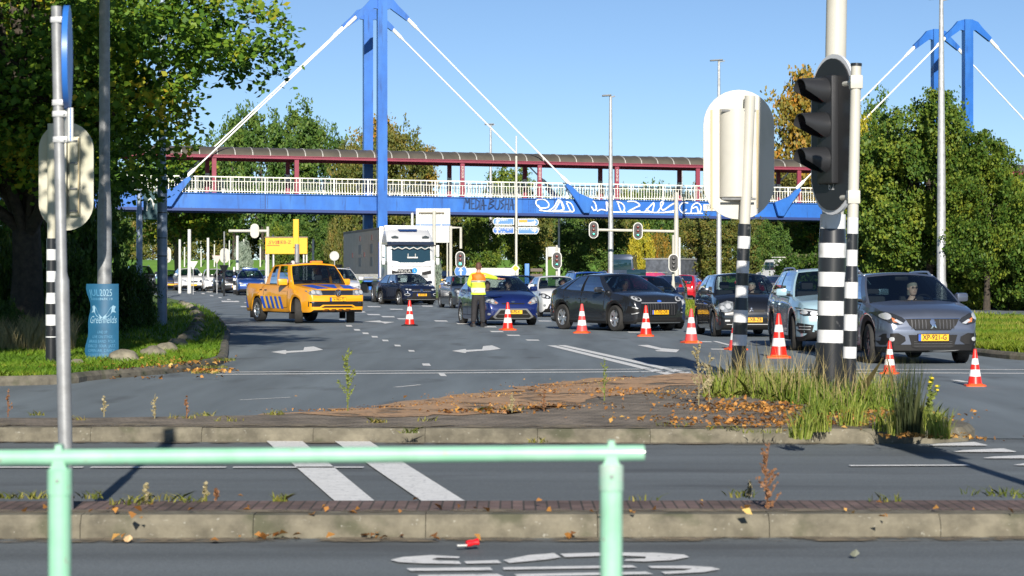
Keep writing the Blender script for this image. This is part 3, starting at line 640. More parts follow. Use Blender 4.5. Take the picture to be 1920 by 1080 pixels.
# flag poles and posts at the left in front of the grass bank
FP = [(337,449,150,.10,'w'),(355,430,150,.14,'w'),(390,446,158,.11,'w'),(445,442,160,.12,'w'),(499,470,160,.09,'w'),(512,440,170,.10,'w'),(346,452,205,.07,'w'),(377,452,205,.07,'w'),(402,452,205,.07,'w'),(430,450,205,.07,'w'),(457,448,205,.08,'w'),(488,446,205,.08,'w'),(587,448,170,.10,'w'),(603,455,190,.08,'w')]
for i, (px, y0, d, r, _) in enumerate(FP):
    plain_pole(px, y0, 0, d, r, M_WHITE, 'white flag pole in the row before the grass bank' if r > .1 else 'thin white fence pole on the far side of the grass bank', 'flag poles before the grass bank' if r > .1 else 'thin poles behind the grass bank', name='flag_pole', base=gz(d) if d < 180 else 1.0)
t = empty('signal_gantry', ((502-960)*155/F, 155, gz(155)), 0, 'white horizontal signal arm with the pale back of a signal left of the bridge pylon', 'gantry')
zz = CH+(HZ-433)*155/F-gz(155)
mb = MB(); mb.lathe([(.13,0),(.1,zz+.3)], 8); mb.build('mast', M_CREAM2, t); mb = MB(); mb.tube([(0,0,zz),(-2.7,0,zz)], .1, 8); mb.build('arm', M_CREAM2, t)
mb = MB(); mb.prism(capsule(.6,1.0), -.16, -.12, Matrix.Translation(((478-502)*155/F,0,zz))); mb.build('signal_back', M_CREAM2, t, fixn=True, smooth=0)
for px, py, d, w_, h_, lb in ((421,479,150,.6,1.0,'pale stadium shaped signal back on a pole before the grass bank'),(313,478,135,.5,.95,'cream signal back half hidden by the second lamp mast')):
    p = A(px, py, d); t = empty('traffic_light', (p.x, d, p.z), 0, lb, 'traffic light'); mb = MB(); mb.prism(capsule(w_,h_), -.02, .02); mb.build('backboard', M_CREAM2, t, fixn=True, smooth=0)
    mb = MB(); mb.box((0,-.08,0),(w_*.35,.12,h_*.6), ch=.03); mb.build('housing', M_CREAM2, t); mb = MB(); mb.lathe([(.06,-p.z+gz(d)),(.05,h_*1.6)], 8, Matrix.Translation((0,-.18,0))); mb.build('pole', M_STEELD, t)
for px, py, d, lb in ((406.5,487,148,'inverted triangle give way sign back between the flag poles'),(362,498,146,'small white triangular sign back low beside a flag pole')):
    p = A(px, py, d); t = empty('give_way_sign', (p.x, d, p.z), 0, lb, 'road sign'); mb = MB(); mb.prism([(-.32,.28),(0,-.28),(.32,.28)], -.02, .0); mb.build('plate', mat('sign_back_pink', (.55,.42,.38), .5) if px > 400 else M_WHITE, t, fixn=True, smooth=0)
    mb = MB(); mb.lathe([(.03,-p.z+gz(d)),(.03,.2)], 8, Matrix.Translation((0,.06,0))); mb.build('pole', M_STEEL, t)
def bollard(px, py, d, lb):
    p = A(px, py, d); mb = MB(); mb.mi = 0; n = 6; r = .07
    t = empty('marker_post', (p.x, d, gz(d)), 0, lb, 'post'); 
    for i in range(n): mb = MB(); mb.lathe([(r, i*.3),(r, i*.3+.3)], 8); mb.build('band', M_BANDW if i % 2 else M_BAND, t)
bollard(439, 500, 146, 'black and white banded marker post among the flag poles')
for px, y in ((420,506),(634,505)):
    p = A(px, y, 140); t = empty('signal_hood', (p.x, 140, 0), 0, 'low dark bell shaped lamp on a short post %s' % ('beside the left flag poles' if px < 500 else 'beneath the grey round sign back'), 'traffic light')
    mb = MB(); mb.lathe([(.32,p.z+.3),(.30,p.z+.27),(.12,p.z-.1)], 10); mb.build('hood', M_BAND, t); mb = MB(); mb.lathe([(.06,0),(.06,p.z)], 8); mb.build('post', M_BAND, t)
# yellow board on a lorry mounted mast
p = A(537, 461, 128); t = empty('arrow_board', (p.x, 128, 0), 0, 'wide yellow advertising board with a vertical yellow panel behind the orange pickup', 'sign board')
M_YEL = mat('board_yellow', (.80,.40,.005), .5)
mb = MB(); mb.box((0,0,p.z),(2.4,.08,.93), ch=.02); bo = mb.build('board', M_YEL, t, smooth=0)
mb = MB(); mb.box((0,0,p.z+.5),(2.46,.14,.06)); mb.build('top_rail', mat('rail_brown'), t, smooth=0)
text_mb('SIEB-Z', .26, sx=1.1, M=Matrix.Translation((-.12,-.05,p.z+.2))).build('lettering', mat('sign_black'), bo, smooth=0)
text_mb('SVB', .27, sx=1.4, shear=.3, M=Matrix.Translation((-.75,-.05,p.z+.19))).build('lettering', mat('sign_red', (.6,.03,.01), .5), bo, smooth=0)
mb = MB(); mb.box((-.75,-.052,p.z+.03),(.72,.01,.03)); mb.build('underline', mat('sign_red'), bo, smooth=0)
mb = MB(); mb.box((.56,-.12,p.z+.72),(.32,.1,1.6), ch=.02); mb.build('upright_panel', M_YEL, t, smooth=0)
mb = MB(); mb.lathe([(.14,0),(.14,p.z+.1)], 10, Matrix.Translation((.62,-.15,0))); mb.build('mast', M_STEELD, t)
for dx in (-1.15, -.75, .98, 1.15): mb = MB(); mb.lathe([(.05,0),(.05,p.z-.4)], 6, Matrix.Translation((dx,.1,0))); mb.build('post', M_WHITE, t)
# golden arches sign
p = A(289, 385, 100); t = empty('restaurant_sign', (p.x, 100, p.z), 0, 'dark green hanging sign with a pale double arch letter M beside a grey mast', 'sign')
mb = MB(); mb.box((.05,0,0),(1.05,.12,1.27), ch=.03); bo = mb.build('panel', mat('sign_darkgreen', (.012,.06,.075), .4), t, smooth=0)
mb = MB(); a = [(-.30,-.25),(-.27,.02),(-.2,.24),(-.13,.3),(-.06,.22),(0,.0),(0,-.2)]
mb.tube([(x-.02,-.085,z) for x, z in a], .032, 6); mb.tube([(-x-.02,-.085,z) for x, z in a], .032, 6); mb.build('emblem', mat('emblem_pale', (.8,.8,.74), .5), bo)
mb = MB(); mb.lathe([(.14,-p.z),(.14,-.3),(.11,-.2),(.1,.85)], 10, Matrix.Translation((-.66,0,0))); mb.build('pole', mat('blue_grey_steel'), t)
# blue festival banner (curled corrugated board round the mast)
t = empty('festival_banner', ((195-960)*36.7/F, 36.7, .1), 0, 'blue curled festival board wrapped round the foot of a lamp mast', 'banner')
M_BAN = mat('banner_blue', (.014,.105,.21), .5, ns=3, col2=(.012,.085,.17))
mb = MB(); rows = 16; cols = 14
for side, off in ((0,0),(1,.012)):
    pass
def bpt(u, v, o=0):
    x = -.25+.5*u + (-.03*sin(v*8.) - .02*sin(v*15)+ .03*(v-.5))*(1-u)**2; y = -.16 + .10*(2*u-1)**2 + o + .01*sin(v*9)*(1-u); return (x, y, v*1.25)
vs = [bpt(i/cols, j/rows) for j in range(rows+1) for i in range(cols+1)]+[bpt(i/cols, j/rows, .012) for j in range(rows+1) for i in range(cols+1)]; nn_ = (rows+1)*(cols+1); w1 = cols+1
fs = [[j*w1+i, j*w1+i+1, (j+1)*w1+i+1, (j+1)*w1+i] for j in range(rows) for i in range(cols)]; fs += [[k+nn_ for k in f[::-1]] for f in fs]
rim = [j*w1 for j in range(rows+1)]; fs += [[rim[i], rim[i+1], rim[i+1]+nn_, rim[i]+nn_] for i in range(rows)]; rim = [j*w1+cols for j in range(rows+1)]; fs += [[rim[i+1], rim[i], rim[i]+nn_, rim[i+1]+nn_] for i in range(rows)]
rim = [rows*w1+i for i in range(w1)]; fs += [[rim[i], rim[i+1], rim[i+1]+nn_, rim[i]+nn_] for i in range(cols)]
mb.add(vs, fs); bo = mb.build('board', M_BAN, t)
M_BANL = mat('banner_print', (.22,.38,.50), .6); M_BANM = mat('banner_print_dim', (.075,.24,.40), .6)
def curl(mb):   # lay flat printing on the curved board
    for i, v in enumerate(mb.v):
        u = (v[0]+.25)/.5; x, y, z = bpt(min(max(u,0),1), v[2]/1.25); mb.v[i] = (x if u < .6 else v[0], y-.004+v[1], v[2])
def ban(tx, sz, z, m, sx=1., dx=0, shear=0):
    mb = text_mb(tx, sz, sx=sx, shear=shear, M=Matrix.Translation((dx, 0, z))); curl(mb); mb.build('lettering', m, bo, smooth=0)
ban('JULI', .15, 1.10, M_BANM, .75, -.11); ban('2025', .16, 1.10, M_BANL, .62, .06); ban('ARNHEM', .055, 1.0, M_BANM, 1, -.10); ban('PARK 19', .055, 1.0, M_BANL, 1, .06)
ban('Greenfields', .17, .56+.1, M_BANL, .56, .0, .25)
for k, tx in enumerate(('LINE UP', 'LIVE ON STAGE', 'BRASS BAND  FOLK', 'DISCO  SOUL  JAZZ', 'OPEN AIR  DANCE', 'STREET FOOD FAIR')): ban(tx, .065, .46-k*.075, M_BANM, .72)
for sgn in (-1, 1):
    mb = MB(); L_ = [(0,.70),(sgn*.07,.76),(sgn*.13,.86),(sgn*.17,.90),(sgn*.21,.88),(sgn*.19,.82),(sgn*.215,.78),(sgn*.16,.79),(sgn*.1,.72),(sgn*.03,.68)]
    mb.add([(x, 0, z) for x, z in L_], [list(range(len(L_)))]); curl(mb); mb.build('printed_bird', M_BANL, bo, smooth=0)
# ================================================================= NEAR MASTS
def banded(t, axis, z0, z1, r, step, first_black=True, rr=None):
    z = z1; k = 0
    while z > z0+.01:
        zb = max(z0, z-step); R = r(z) if callable(r) else r; R2 = r(zb) if callable(r) else r
        a, b = Vector(axis(zb)), Vector(axis(z)); mb = MB(); mb.tube([a, b], [R2, R], 20); mb.build('band', M_BAND if (k % 2 == 0) == first_black else M_BANDW, t)
        z = zb; k += 1
def signal_back(px_t, px_b, yb, sign, d, W_, H_, m, label, rtop, lean_off, stripes_from, step=.17, first=True, base_h=0, zb=.1):
    xb = (px_b-960)*d/F; t = empty('traffic_light', (xb, d, zb), 0, label, 'traffic light', 'traffic lights seen from behind')
    s = F/d; top = (HZ-stripes_from)/s+CH-zb; tilt = (px_t-px_b)/((yb-sign[2]))  # x per z
    ax = lambda z: (tilt*z, 0, z)
    ptop = (HZ-sign[2])/s+CH-zb
    banded(t, ax, 0, .42, rtop*1.35, .43); banded(t, ax, .42, top, lambda z: rtop*(1.35 if z < top*.50 else 1.18), step, first)
    mb = MB(); mb.tube([ax(top), ax(ptop)], rtop, 18); mb.build('pole', m, t)
    cx = (sign[0]-px_b)/s; cz = (HZ-sign[1])/s+CH-zb
    mb = MB(); mb.prism(capsule(W_, H_, 16), .12, .15, Matrix.Translation((cx, 0, cz))); bd = mb.build('backboard', m, t, smooth=30, fixn=True)
    return t, cx, cz, ax, s, bd
t, cx, cz, ax, s, bd = signal_back(1407, 1384, 720, (1387, 289, 180), 31, .985, 1.80, M_CREAM2, 'large pale stadium shaped signal back on a banded pole in the island grass', .075, 0, 420)
M = Matrix.Translation((cx,0,cz))
mb = MB(); mb.lathe([(.23,-.62),(.23,.60)], 24, M @ Matrix.Translation((-.04,.13,.03)) @ Matrix.Diagonal((1,.8,1,1))); mb.build('housing', M_CREAM2, t, smooth=40)
for zz in (-.62, .60): mb = MB(); mb.tube([(cx-.25, -.02, cz+zz),(cx+.22, -.02, cz+zz)], .018, 6); mb.build('clamp_bar', M_STEELD, t)
for xx, a_, b_ in ((-.38,-.78,.62),(.26,-.74,.62)): mb = MB(); mb.box((cx+xx, .11, cz+(a_+b_)/2),(.025,.02,b_-a_)); mb.build('hinge', mat('hinge_brass', (.45,.36,.20), .5), t, smooth=0)
t, cx, cz, ax, s, bd = signal_back(97, 96, 695, (121, 330, 232), 35, .86, 1.70, M_CREAM, 'cream stadium shaped signal back on a banded pole at the left under the tree', .065, 0, 447, zb=.1)
mb = MB(); mb.box((cx-.1,.06,cz+.0),(.26,.12,1.26), ch=.02); mb.build('housing', M_CREAM, t); mb = MB(); mb.box((cx+.15,.07,cz),(.16,.1,1.24), ch=.02); mb.build('housing', M_CREAM, t)
for zz in (-.55,-.2,.2,.55): mb = MB(); mb.tube([(cx+.08, .0, cz+zz),(cx+.2, .0, cz+zz)], .015, 6); mb.build('clamp_bar', M_STEELD, t)
mb = MB(); mb.box((cx+.22, .0, cz),(.02,.03,1.2)); mb.build('hinge', mat('hinge_brass'), t, smooth=0)
# big mast with the dark three lamp signal
d = 26.4; s = F/d; xb = (1556-960)/s; t = empty('signal_mast', (xb, d, .1), 0, 'thick cream mast with black and white banded foot on the grassy island', 'mast')
tilt = (1569-1556)/(753-0)
ax = lambda z: (tilt*z*1.0, 0, z)
top = (HZ-402)/s+CH-.1
banded(t, ax, 0.0, .60, .175, .61); banded(t, ax, .60, top, lambda z: .162 if z < 1.9 else .15, .17, False)
mb = MB(); mb.tube([ax(top), ax(6)], [.128,.118], 24); mb.build('pole', M_CREAM2, t)
# signal head, seen obliquely
th = radians(-67)
p = A(1556, 252, 25.9); t = empty('traffic_light', (p.x, p.y, p.z), th, 'dark three lamp traffic light with white rimmed board on the thick mast', 'traffic light')
mb = MB(); mb.prism(capsule(.95, 1.86, 14), .03, .065); mb.build('white_rim', mat('rim_grey_white', (.62,.64,.68), .4), t, smooth=30, fixn=True)
mb = MB(); mb.prism(capsule(.86, 1.76, 14), .01, .028); bd = mb.build('backboard', M_BOARD, t, smooth=30, fixn=True)
mb = MB(); mb.box((0,-.03,.05),(.34,.1,1.25), ch=.03); mb.build('housing', M_BOARD, t)
for k in range(3):
    z = .50-k*.40+.0; R = .125
    mb = MB(); mb.lathe([(R,0),(R*.85,.03),(.001,.045)], 20, Matrix.Translation((0,-.08,z)) @ Matrix.Rotation(pi/2, 4, 'X')); mb.build('lens', mat('lens_red_dark', (.22,.02,.012), .25) if k < 2 else mat('lens_green_dark', (.01,.12,.08), .25), t)
    mb = MB(); N_ = 18
    def arc(y_, sc, a0, a1, drop): return [(R*sc*cos(a), y_, z+R*sc*sin(a)-drop) for a in [radians(a0+(a1-a0)*i/N_) for i in range(N_+1)]]
    rg = [arc(-.08, 1.25, -70, 250, 0)+arc(-.08, 1.17, 250, -70, 0), arc(-.19, 1.2, -45, 225, .0)+arc(-.19, 1.13, 225, -45, .0), arc(-.40, 1.15, 5, 175, .01)+arc(-.40, 1.08, 175, 5, .01)]
    mb.loft(rg); mb.build('visor', M_BOARD, t, smooth=50)
text_mb('6.2', .14, sx=.8, M=Matrix.Translation((.02,.006,-.60))).build('lettering', M_BANDW, bd, smooth=0)
# slim pole right of it
d = 23.6; s = F/d; xb = (1591-960)/s; t = empty('signal_pole', (xb, d, .1), 0, 'slim cream pole with black cap and banded foot right of the thick mast', 'pole')
tilt = (1606-1591)/(790-122); ax = lambda z: (tilt*z, 0, z); top = (HZ-408)/s+CH-.1; pt = (HZ-124)/s+CH-.1
banded(t, ax, 0, .52, .072, .53); banded(t, ax, .52, top, lambda z: .072 if z < 1.45 else .060, .17, False)
mb = MB(); mb.tube([ax(top), ax(pt)], [.058,.054], 20); mb.build('pole', M_CREAM2, t)
mb = MB(); mb.tube([ax(pt), ax(pt+.03)], .06, 20); mb.build('cap', M_BAND, t)
for zz in (pt-.17, pt-1.38): mb = MB(); mb.tube([Vector(ax(zz)), Vector(ax(zz))+Vector((-.09,.22,0))], .028, 8); mb.box(ax(zz), (.13,.13,.14), ch=.01); mb.build('bracket', M_CREAM2, t)
# round blue signs edge-on, close to the camera
d = 13.2; s = F/d; xb = (125-960)/s; t = empty('cycle_path_sign', (xb, d, 0.1), 0, 'worn grey pole with edge on round blue sign at the left behind the railing', 'road sign')
tilt = (107-124)/(850-12); ax = lambda z: (tilt*(z)*1.0, 0, z); ztop = CH-.1+(HZ-12)/s; zs = CH-.1+(HZ-520)/s
mb = MB(); mb.tube([ax(-.1), ax(zs-.02), ax(zs+.03), ax(ztop)], [.042,.042,.031,.031], 18); mb.build('pole', M_STEELD, t)
a = radians(-82)
for (yy, R, m_) in ((108, .305, M_SBLUE),):
    zc = CH-.1+(HZ-yy)/s; c = Vector(ax(zc))+Vector((.056,-.01,0)); Mx = Matrix.Translation(c) @ Matrix.Rotation(a, 4, 'Z') @ Matrix.Rotation(pi/2, 4, 'X')
    mb = MB(); mb.lathe([(R,-.02),(R,.012),(R*.97,.014),(.001,.014)], 40, Mx); pl = mb.build('round_plate', m_, t, smooth=30)
    mb = MB(); mb.lathe([(R*.93,.0155),(R*.99,.0155)], 40, Mx, cap=False); mb.build('rim', M_WHITE, pl, smooth=0)
zc = CH-.1+(HZ-235)/s; c = Vector(ax(zc))+Vector((.06,-.01,0)); mb = MB(); mb.box((0,0,0),(.13,.03,.2), Matrix.Translation(c) @ Matrix.Rotation(a+.25, 4, 'Z'), ch=.006); o = mb.build('lower_plate', M_WHITE, t, smooth=0)
mb = MB(); mb.box((0,-.018,0),(.12,.006,.19), Matrix.Translation(c+Vector((.016,0,0))) @ Matrix.Rotation(a+.25, 4, 'Z')); mb.build('blue_face', M_SBLUE, o, smooth=0)
for yy in (38, 193, 214, 262):
    z = CH-.1+(HZ-yy)/s; c = Vector(ax(z)); mb = MB(); mb.box((c.x+.012, c.y, z), (.085,.07,.035), ch=.004); mb.tube([(c.x+.04, c.y-.05, z),(c.x+.04, c.y+.04, z)], .007, 6); mb.build('clamp', M_STEEL, t)
# mint green railing in the foreground
d = 6.0; M_MINT = mat('mint_paint', (.25,.55,.37), .45, ns=5, col2=(.33,.58,.44), coat=.2); M_MINTW = mat('mint_worn', (.45,.50,.47), .55, ns=9, col2=(.28,.50,.38))
spots(M_MINT, (.30,.33,.27), 34, .67, .02, (.5,1,1), .85); spots(M_MINT, (.20,.40,.27), 6, .60, .07, amt=.5); spots(M_MINTW, (.30,.20,.12), 40, .66, .02)
x0, x1 = (112-960)*d/F, (1146-960)*d/F; t = empty('railing', (x0, d, 0), 0, 'mint green tubular railing in the foreground with worn post tops', 'railing')
zl, zr = CH+(HZ-858)*d/F, CH+(HZ-849)*d/F
m_ = (zr-zl)/((1208)*d/F)
zat = lambda x: zl+(x+960*d/F)*m_
mb = MB(); mb.tube([(-1.9-x0, 0, zat(-1.9)), ((1208-960)*d/F-x0, 0, zat((1208-960)*d/F))], .0215, 20); mb.build('top_rail', M_MINT, t, smooth=40)
for x, w_ in ((x0, 0), (x1, 1)):
    h = zat(x); mb = MB(); mb.tube([(x-x0,0,-.05),(x-x0,0,h-.085)], .0305, 20); po = mb.build('post', M_MINT, t, smooth=40)
    mb = MB(); mb.tube([(x-x0,0,h-.10),(x-x0,0,h-.035),(x-x0,0,h-.030)], [.033,.033,.027], 20); mb.build('collar', M_MINTW if w_ else M_MINT, po, smooth=40)
    mb = MB(); mb.loft([[(x-x0+a_*k_, b_*.02, zz_) for a_, b_ in ((-1,-1),(1,-1),(1,1),(-1,1))] for k_, zz_ in ((.024,h-.035),(.014,h-.01),(.008,h+.034))]); mb.build('saddle', M_MINT, po, smooth=0)
    mb = MB(); mb.lathe([(.005,0),(.005,.004)], 8, Matrix.Translation((x-x0,-.034,h-.06)) @ Matrix.Rotation(pi/2, 4, 'X')); mb.build('screw', M_STEELD, po)
# ================================================================= VEHICLES
def paint(name, c, metal=.25, rough=.28): return mat(name, c, rough, metal, coat=1., noise=.06, ns=2)
M_GLASS = glassmat('car_glass', (.55,.64,.65), .12); M_GLASSD = glassmat('privacy_glass', (.12,.14,.15), .12)
M_TYRE = mat('tyre_rubber', (.028,.027,.026), .85, noise=.2, ns=8); M_ALLOY = mat('alloy_wheel', (.55,.56,.58), .3, .8); M_ALLOYD = mat('alloy_dark', (.10,.10,.11), .35, .6)
M_TRIM = mat('car_trim', (.010,.010,.011), .6, spec=.3); M_UNDER = mat('underbody', (.006,.006,.006), .9); M_SEAT = mat('seat_cloth', (.03,.03,.035), .9)
M_CHROME = mat('chrome', (.75,.76,.78), .15, 1.); M_LAMP = mat('headlamp_glass', (.42,.45,.48), .08, .35, coat=1., ns=14, col2=(.12,.13,.14)); M_LAMPD = mat('headlamp_dark', (.035,.038,.042), .1, .2, coat=1.)
M_BEAM = mat('headlamp_reflector', (.62,.64,.66), .15, .4, coat=1.); M_PLATE = mat('plate_yellow', (.82,.42,.008), .5); M_PLATEB = mat('plate_blue', (.02,.10,.5), .5); M_INK = mat('plate_ink', (.01,.01,.01), .6)
M_TAIL = mat('tail_lamp', (.42,.008,.012), .15, coat=1.); M_SILV = mat('silver_skid', (.50,.51,.52), .35, .6); M_HONEY = mat('grille_mesh', (.009,.009,.010), .4, spec=.4)
def interp(pts, s, sm=.05):
    xs, ys = zip(*pts); return float((np.interp(s-sm, xs, ys)+np.interp(s, xs, ys)*2+np.interp(s+sm, xs, ys))/4)
def patch(bvh, poly, axis, off, m, name, parent, size=.07, flip=False, sgn=1, dist=None):
    """panel that follows the bodywork: polygon in (x,z) front, (s,z) side or (x,s) top, laid on by projection"""
    bm = bmesh.new(); vs = [bm.verts.new((p[0], p[1], 0)) for p in poly]; f = bm.faces.new(vs); bmesh.ops.triangulate(bm, faces=[f])
    xs = [p[0] for p in poly]; ys = [p[1] for p in poly]
    for k, (lo, hi, no) in enumerate(((min(xs), max(xs), (1,0,0)), (min(ys), max(ys), (0,1,0)))):
        n = int((hi-lo)/size)
        for i in range(1, n+1):
            c = lo+(hi-lo)*i/(n+1); co = (c,0,0) if k == 0 else (0,c,0)
            bmesh.ops.bisect_plane(bm, geom=bm.verts[:]+bm.edges[:]+bm.faces[:], plane_co=co, plane_no=no)
    bad = []
    for v in bm.verts:
        a, b = v.co.x, v.co.y
        if axis == 'front': o, d = Vector((a, -9, b)), Vector((0,1,0))
        elif axis == 'rear': o, d = Vector((a, 9, b)), Vector((0,-1,0))
        elif axis == 'top': o, d = Vector((a, b, 5)), Vector((0,0,-1))
        else: o, d = Vector((4*sgn, a, b)), Vector((-sgn,0,0))
        h, nn, i, t = bvh.ray_cast(o, d)
        if h is None: bad.append(v); continue
        if nn.dot(d) > 0: nn = -nn
        v.co = h+(nn*.5-d*.5).normalized()*off
    if bad: bmesh.ops.delete(bm, geom=bad, context='VERTS')
    if not bm.faces: bm.free(); return None
    mb = MB(); mb.bm(bm); return mb.build(name, m, parent, smooth=60)
def wheel_mesh(r, w, rimm, style=5):
    t = MB(); prof = [(r*.64, w*.42),(r*.72, w*.48),(r*.93, w*.5),(r*.985, w*.42),(r, w*.3),(r, -w*.3),(r*.985,-w*.42),(r*.93,-w*.5),(r*.72,-w*.48),(r*.64,-w*.42)]
    RM = Matrix.Rotation(pi/2, 4, 'Y'); t.lathe(prof, 28, RM, cap=False)
    rm = MB(); rm.lathe([(r*.66, w*.44),(r*.645, w*.36),(r*.60, w*.30),(r*.60, w*.02),(.001, w*.02)], 28, RM, cap=False)
    sp = MB(); n = style
    for k in range(n):
        a = 2*pi*k/n; M = RM @ Matrix.Rotation(a, 4, 'Z')
        for da in ((-.10, .10) if n == 5 else (0,)):
            wd = .045 if n == 5 else .038
            q = Matrix.Rotation(da, 4, 'Z'); c0, c1 = r*.10, r*.62
            sp.add([(c0,-wd*.8,w*.30),(c1,-wd/2+da*.25,w*.36),(c1,wd/2+da*.25,w*.36),(c0,wd*.8,w*.30),(c0,-wd*.8,w*.2),(c1,-wd/2+da*.25,w*.22),(c1,wd/2+da*.25,w*.22),(c0,wd*.8,w*.2)], [(0,1,2,3),(0,4,5,1),(3,2,6,7)], M @ q)
    sp.lathe([(r*.14,w*.2),(r*.14,w*.36),(r*.10,w*.38),(.001,w*.38)], 14, RM, cap=False)
    sp.lathe([(r*.655, w*.40),(r*.60, w*.37),(r*.585, w*.30)], 28, RM, cap=False)
    return t, rm, sp
def make_car(name, sp, label, cat, group=None):
    L, W, H, wb, fo, r, gc = sp['L'], sp['W'], sp['H'], sp['wb'], sp['fo'], sp['r'], sp.get('gc', .2)
    zt_, sc, sr1, sr2, se = sp['zt'], sp['sc'], sp['sr1'], sp['sr2'], sp['se']; clad = sp.get('clad', 0); body = sp['paint']
    root = empty(name, (0,0,0), 0, label, cat, group); R = r+.055; flare = sp.get('flare', .012); cbot = sp.get('nose', (.30, .22))
    arches = (fo, fo+wb)
    st = set(np.round(np.arange(.1, L-.05, .06), 4)); st |= {0, .006, .02, .045, .075, L-.06, L-.02, L-.005, L}
    for c in arches:
        for k in range(-9, 10): st.add(round(c+R*sin(k/9*pi/2), 4))
        st.add(round(c-R-.002, 4)); st.add(round(c+R+.002, 4))
    st = sorted(st); ta, tb = sp.get('taper', (.17,.28)); ra, rb = .10, .14
    def w(s): return W/2*(1-ta*exp(-s/tb)-.9*ta*.35*exp(-s/.03)-ra*exp(-(L-s)/rb)-.03*exp(-(L-s)/.8))
    def top(s): return interp(zt_, s, .04 if s > .12 else .012)
    def bot(s): return gc+(cbot[0]-gc)*exp(-s/.06)+(.32-gc)*exp(-(L-s)/.12)
    def arch(s):
        z = bot(s)
        for c in arches:
            if abs(s-c) < R: z = max(z, r+sqrt(max(0, R*R-(s-c)**2)))
        return z
    mb = MB(); rings = []; mats_rows = [2,2,2,1 if clad else 0,0,0,0,0,0,0,0]
    for s in st:
        ws = w(s); zb = bot(s); za = arch(s); zt = top(s); cab = sc-.02 < s < se+.02; fl = flare*sum(exp(-((s-c)/.42)**2) for c in arches)
        sh = zt-.13*min(1, .3+s*2); ck = min(za+(clad or .07), sh-.03); zm = ck+(sh-ck)*.45; drop = (.22 if cab and not sp.get('nodrop') else 0)
        y = s-L/2; cr = sp.get('crown', .045)*(0 if cab else 1)
        if sp.get('bed') and s > se+.12 and s < L-.09: drop = .35
        P = [(0,zb),(.70*ws,zb),(.70*ws,max(za,zb)+.001),(ws*.962+fl,za),(ws*.992+fl*1.0,ck),(ws*1.0+fl*.6,zm),(ws*1.0,sh-.05),(ws*.985,sh),(ws*.945,zt-.02),(ws*.86,zt-drop*.0 if not drop else zt-.012),(ws*(.86 if not drop else .845),zt-drop),(0,zt+cr-drop)]
        if not drop: P[10] = (ws*.45, zt+cr*.8)
        rings.append([(x, y, z) for x, z in P]+[(-x, y, z) for x, z in P[-2:0:-1]])
    n = len(rings[0]); rowm = [2,2,2,1 if clad else 0,0,0,0,0,0,0,0]; rowm = rowm+rowm[::-1]
    b = len(mb.v)
    for rg in rings: mb.v += rg
    for i in range(len(rings)-1):
        s = (st[i]+st[i+1])/2; cab = sc < s < se or (sp.get('bed') and s > se+.12)
        for j in range(n):
            k = (j+1) % n; m_ = rowm[j]
            if cab and j in (9,10,11,12) and not sp.get('nodrop'): m_ = 2
            mb.f.append([b+i*n+j, b+i*n+k, b+(i+1)*n+k, b+(i+1)*n+j]); mb.m.append(m_)
    for i, fl_ in ((0,1),(len(rings)-1,0)):
        m_ = b+i*n
        for j in range(0, n//2): # strips between right and left halves
            a, c = j, (n-j) % n; a2, c2 = j+1, (n-j-1) % n
            q = [m_+a, m_+a2, m_+c2, m_+c]; q = list(dict.fromkeys(q))
            if len(q) >= 3: mb.f.append(q if fl_ else q[::-1]); mb.m.append(rowm[j])
    # greenhouse
    wr = sp.get('wr', .70)*W/2; bl, bl2 = sp.get('bulge', (.16,.12)); rc = sp.get('rcrown', .05)
    def roofz(s): return H-rc-.09*abs((s-(sr1+(sr2-sr1)*.35))/(sr2-sr1))**2*sp.get('rslope', 1.)
    def gp(u, v, sg):
        sb, s2 = sc+(se-sc)*u, sr1+(sr2-sr1)*u; s = sb+(s2-sb)*v; zb_ = top(sb)-.018; z = zb_+(roofz(s2)-zb_)*v
        hb, ht = w(sb)*.94, wr*(1-.05*(2*u-1)**2); x = hb+(ht-hb)*v+.035*sin(pi*v*.9)+0.0
        return s, x, z
    def wsp(t, v, rear=False):
        s, x, z = gp(1 if rear else 0, v, 1); bb = (bl2 if rear else bl)
        s = s+(bb if rear else -bb)*(1-t*t)*(1-.35*v); z += rc*v*(1-t*t)
        return (x*t, s-L/2, z)
    def rfp(t, u):
        s, x, z = gp(u, 1, 1); s += (-bl*(1-u)+bl2*u)*(1-t*t)*.65; return (x*t, s-L/2, z+rc*(1-t*t))
    panes = {}
    def grid(fn, us, vs_, kind):
        for i in range(len(us)-1):
            for j in range(len(vs_)-1):
                k = kind((us[i]+us[i+1])/2, (vs_[j]+vs_[j+1])/2)
                q = [fn(us[i],vs_[j]), fn(us[i+1],vs_[j]), fn(us[i+1],vs_[j+1]), fn(us[i],vs_[j+1])]
                tgt = mb if isinstance(k, int) else panes.setdefault(k, MB())
                if isinstance(k, int): tgt.mi = k
                tgt.add(q, [(0,1,2,3)])
    vlist = [0,.05,.2,.4,.6,.78,.93,1]
    us = sorted({-1,-.955,.955,1}|set(np.linspace(-.9,.9,11)))
    grid(lambda t, v: wsp(t, v), us, vlist, lambda t, v: 0 if abs(t) > .955 or v > .93 else (1 if v < .05 else 'windscreen'))
    if not sp.get('norear'): grid(lambda t, v: wsp(t, v, True), us, vlist, lambda t, v: 0 if abs(t) > .9 or v > .93 or v < sp.get('rv', .15) else 'rear_window')
    else: grid(lambda t, v: wsp(t, v, True), us, vlist, lambda t, v: 0)
    grid(rfp, us, list(np.linspace(0,1,9)), lambda t, u: 0)
    br = sp['pillars']   # list of (u0,u1,kind) kind: 'glass','b','body'
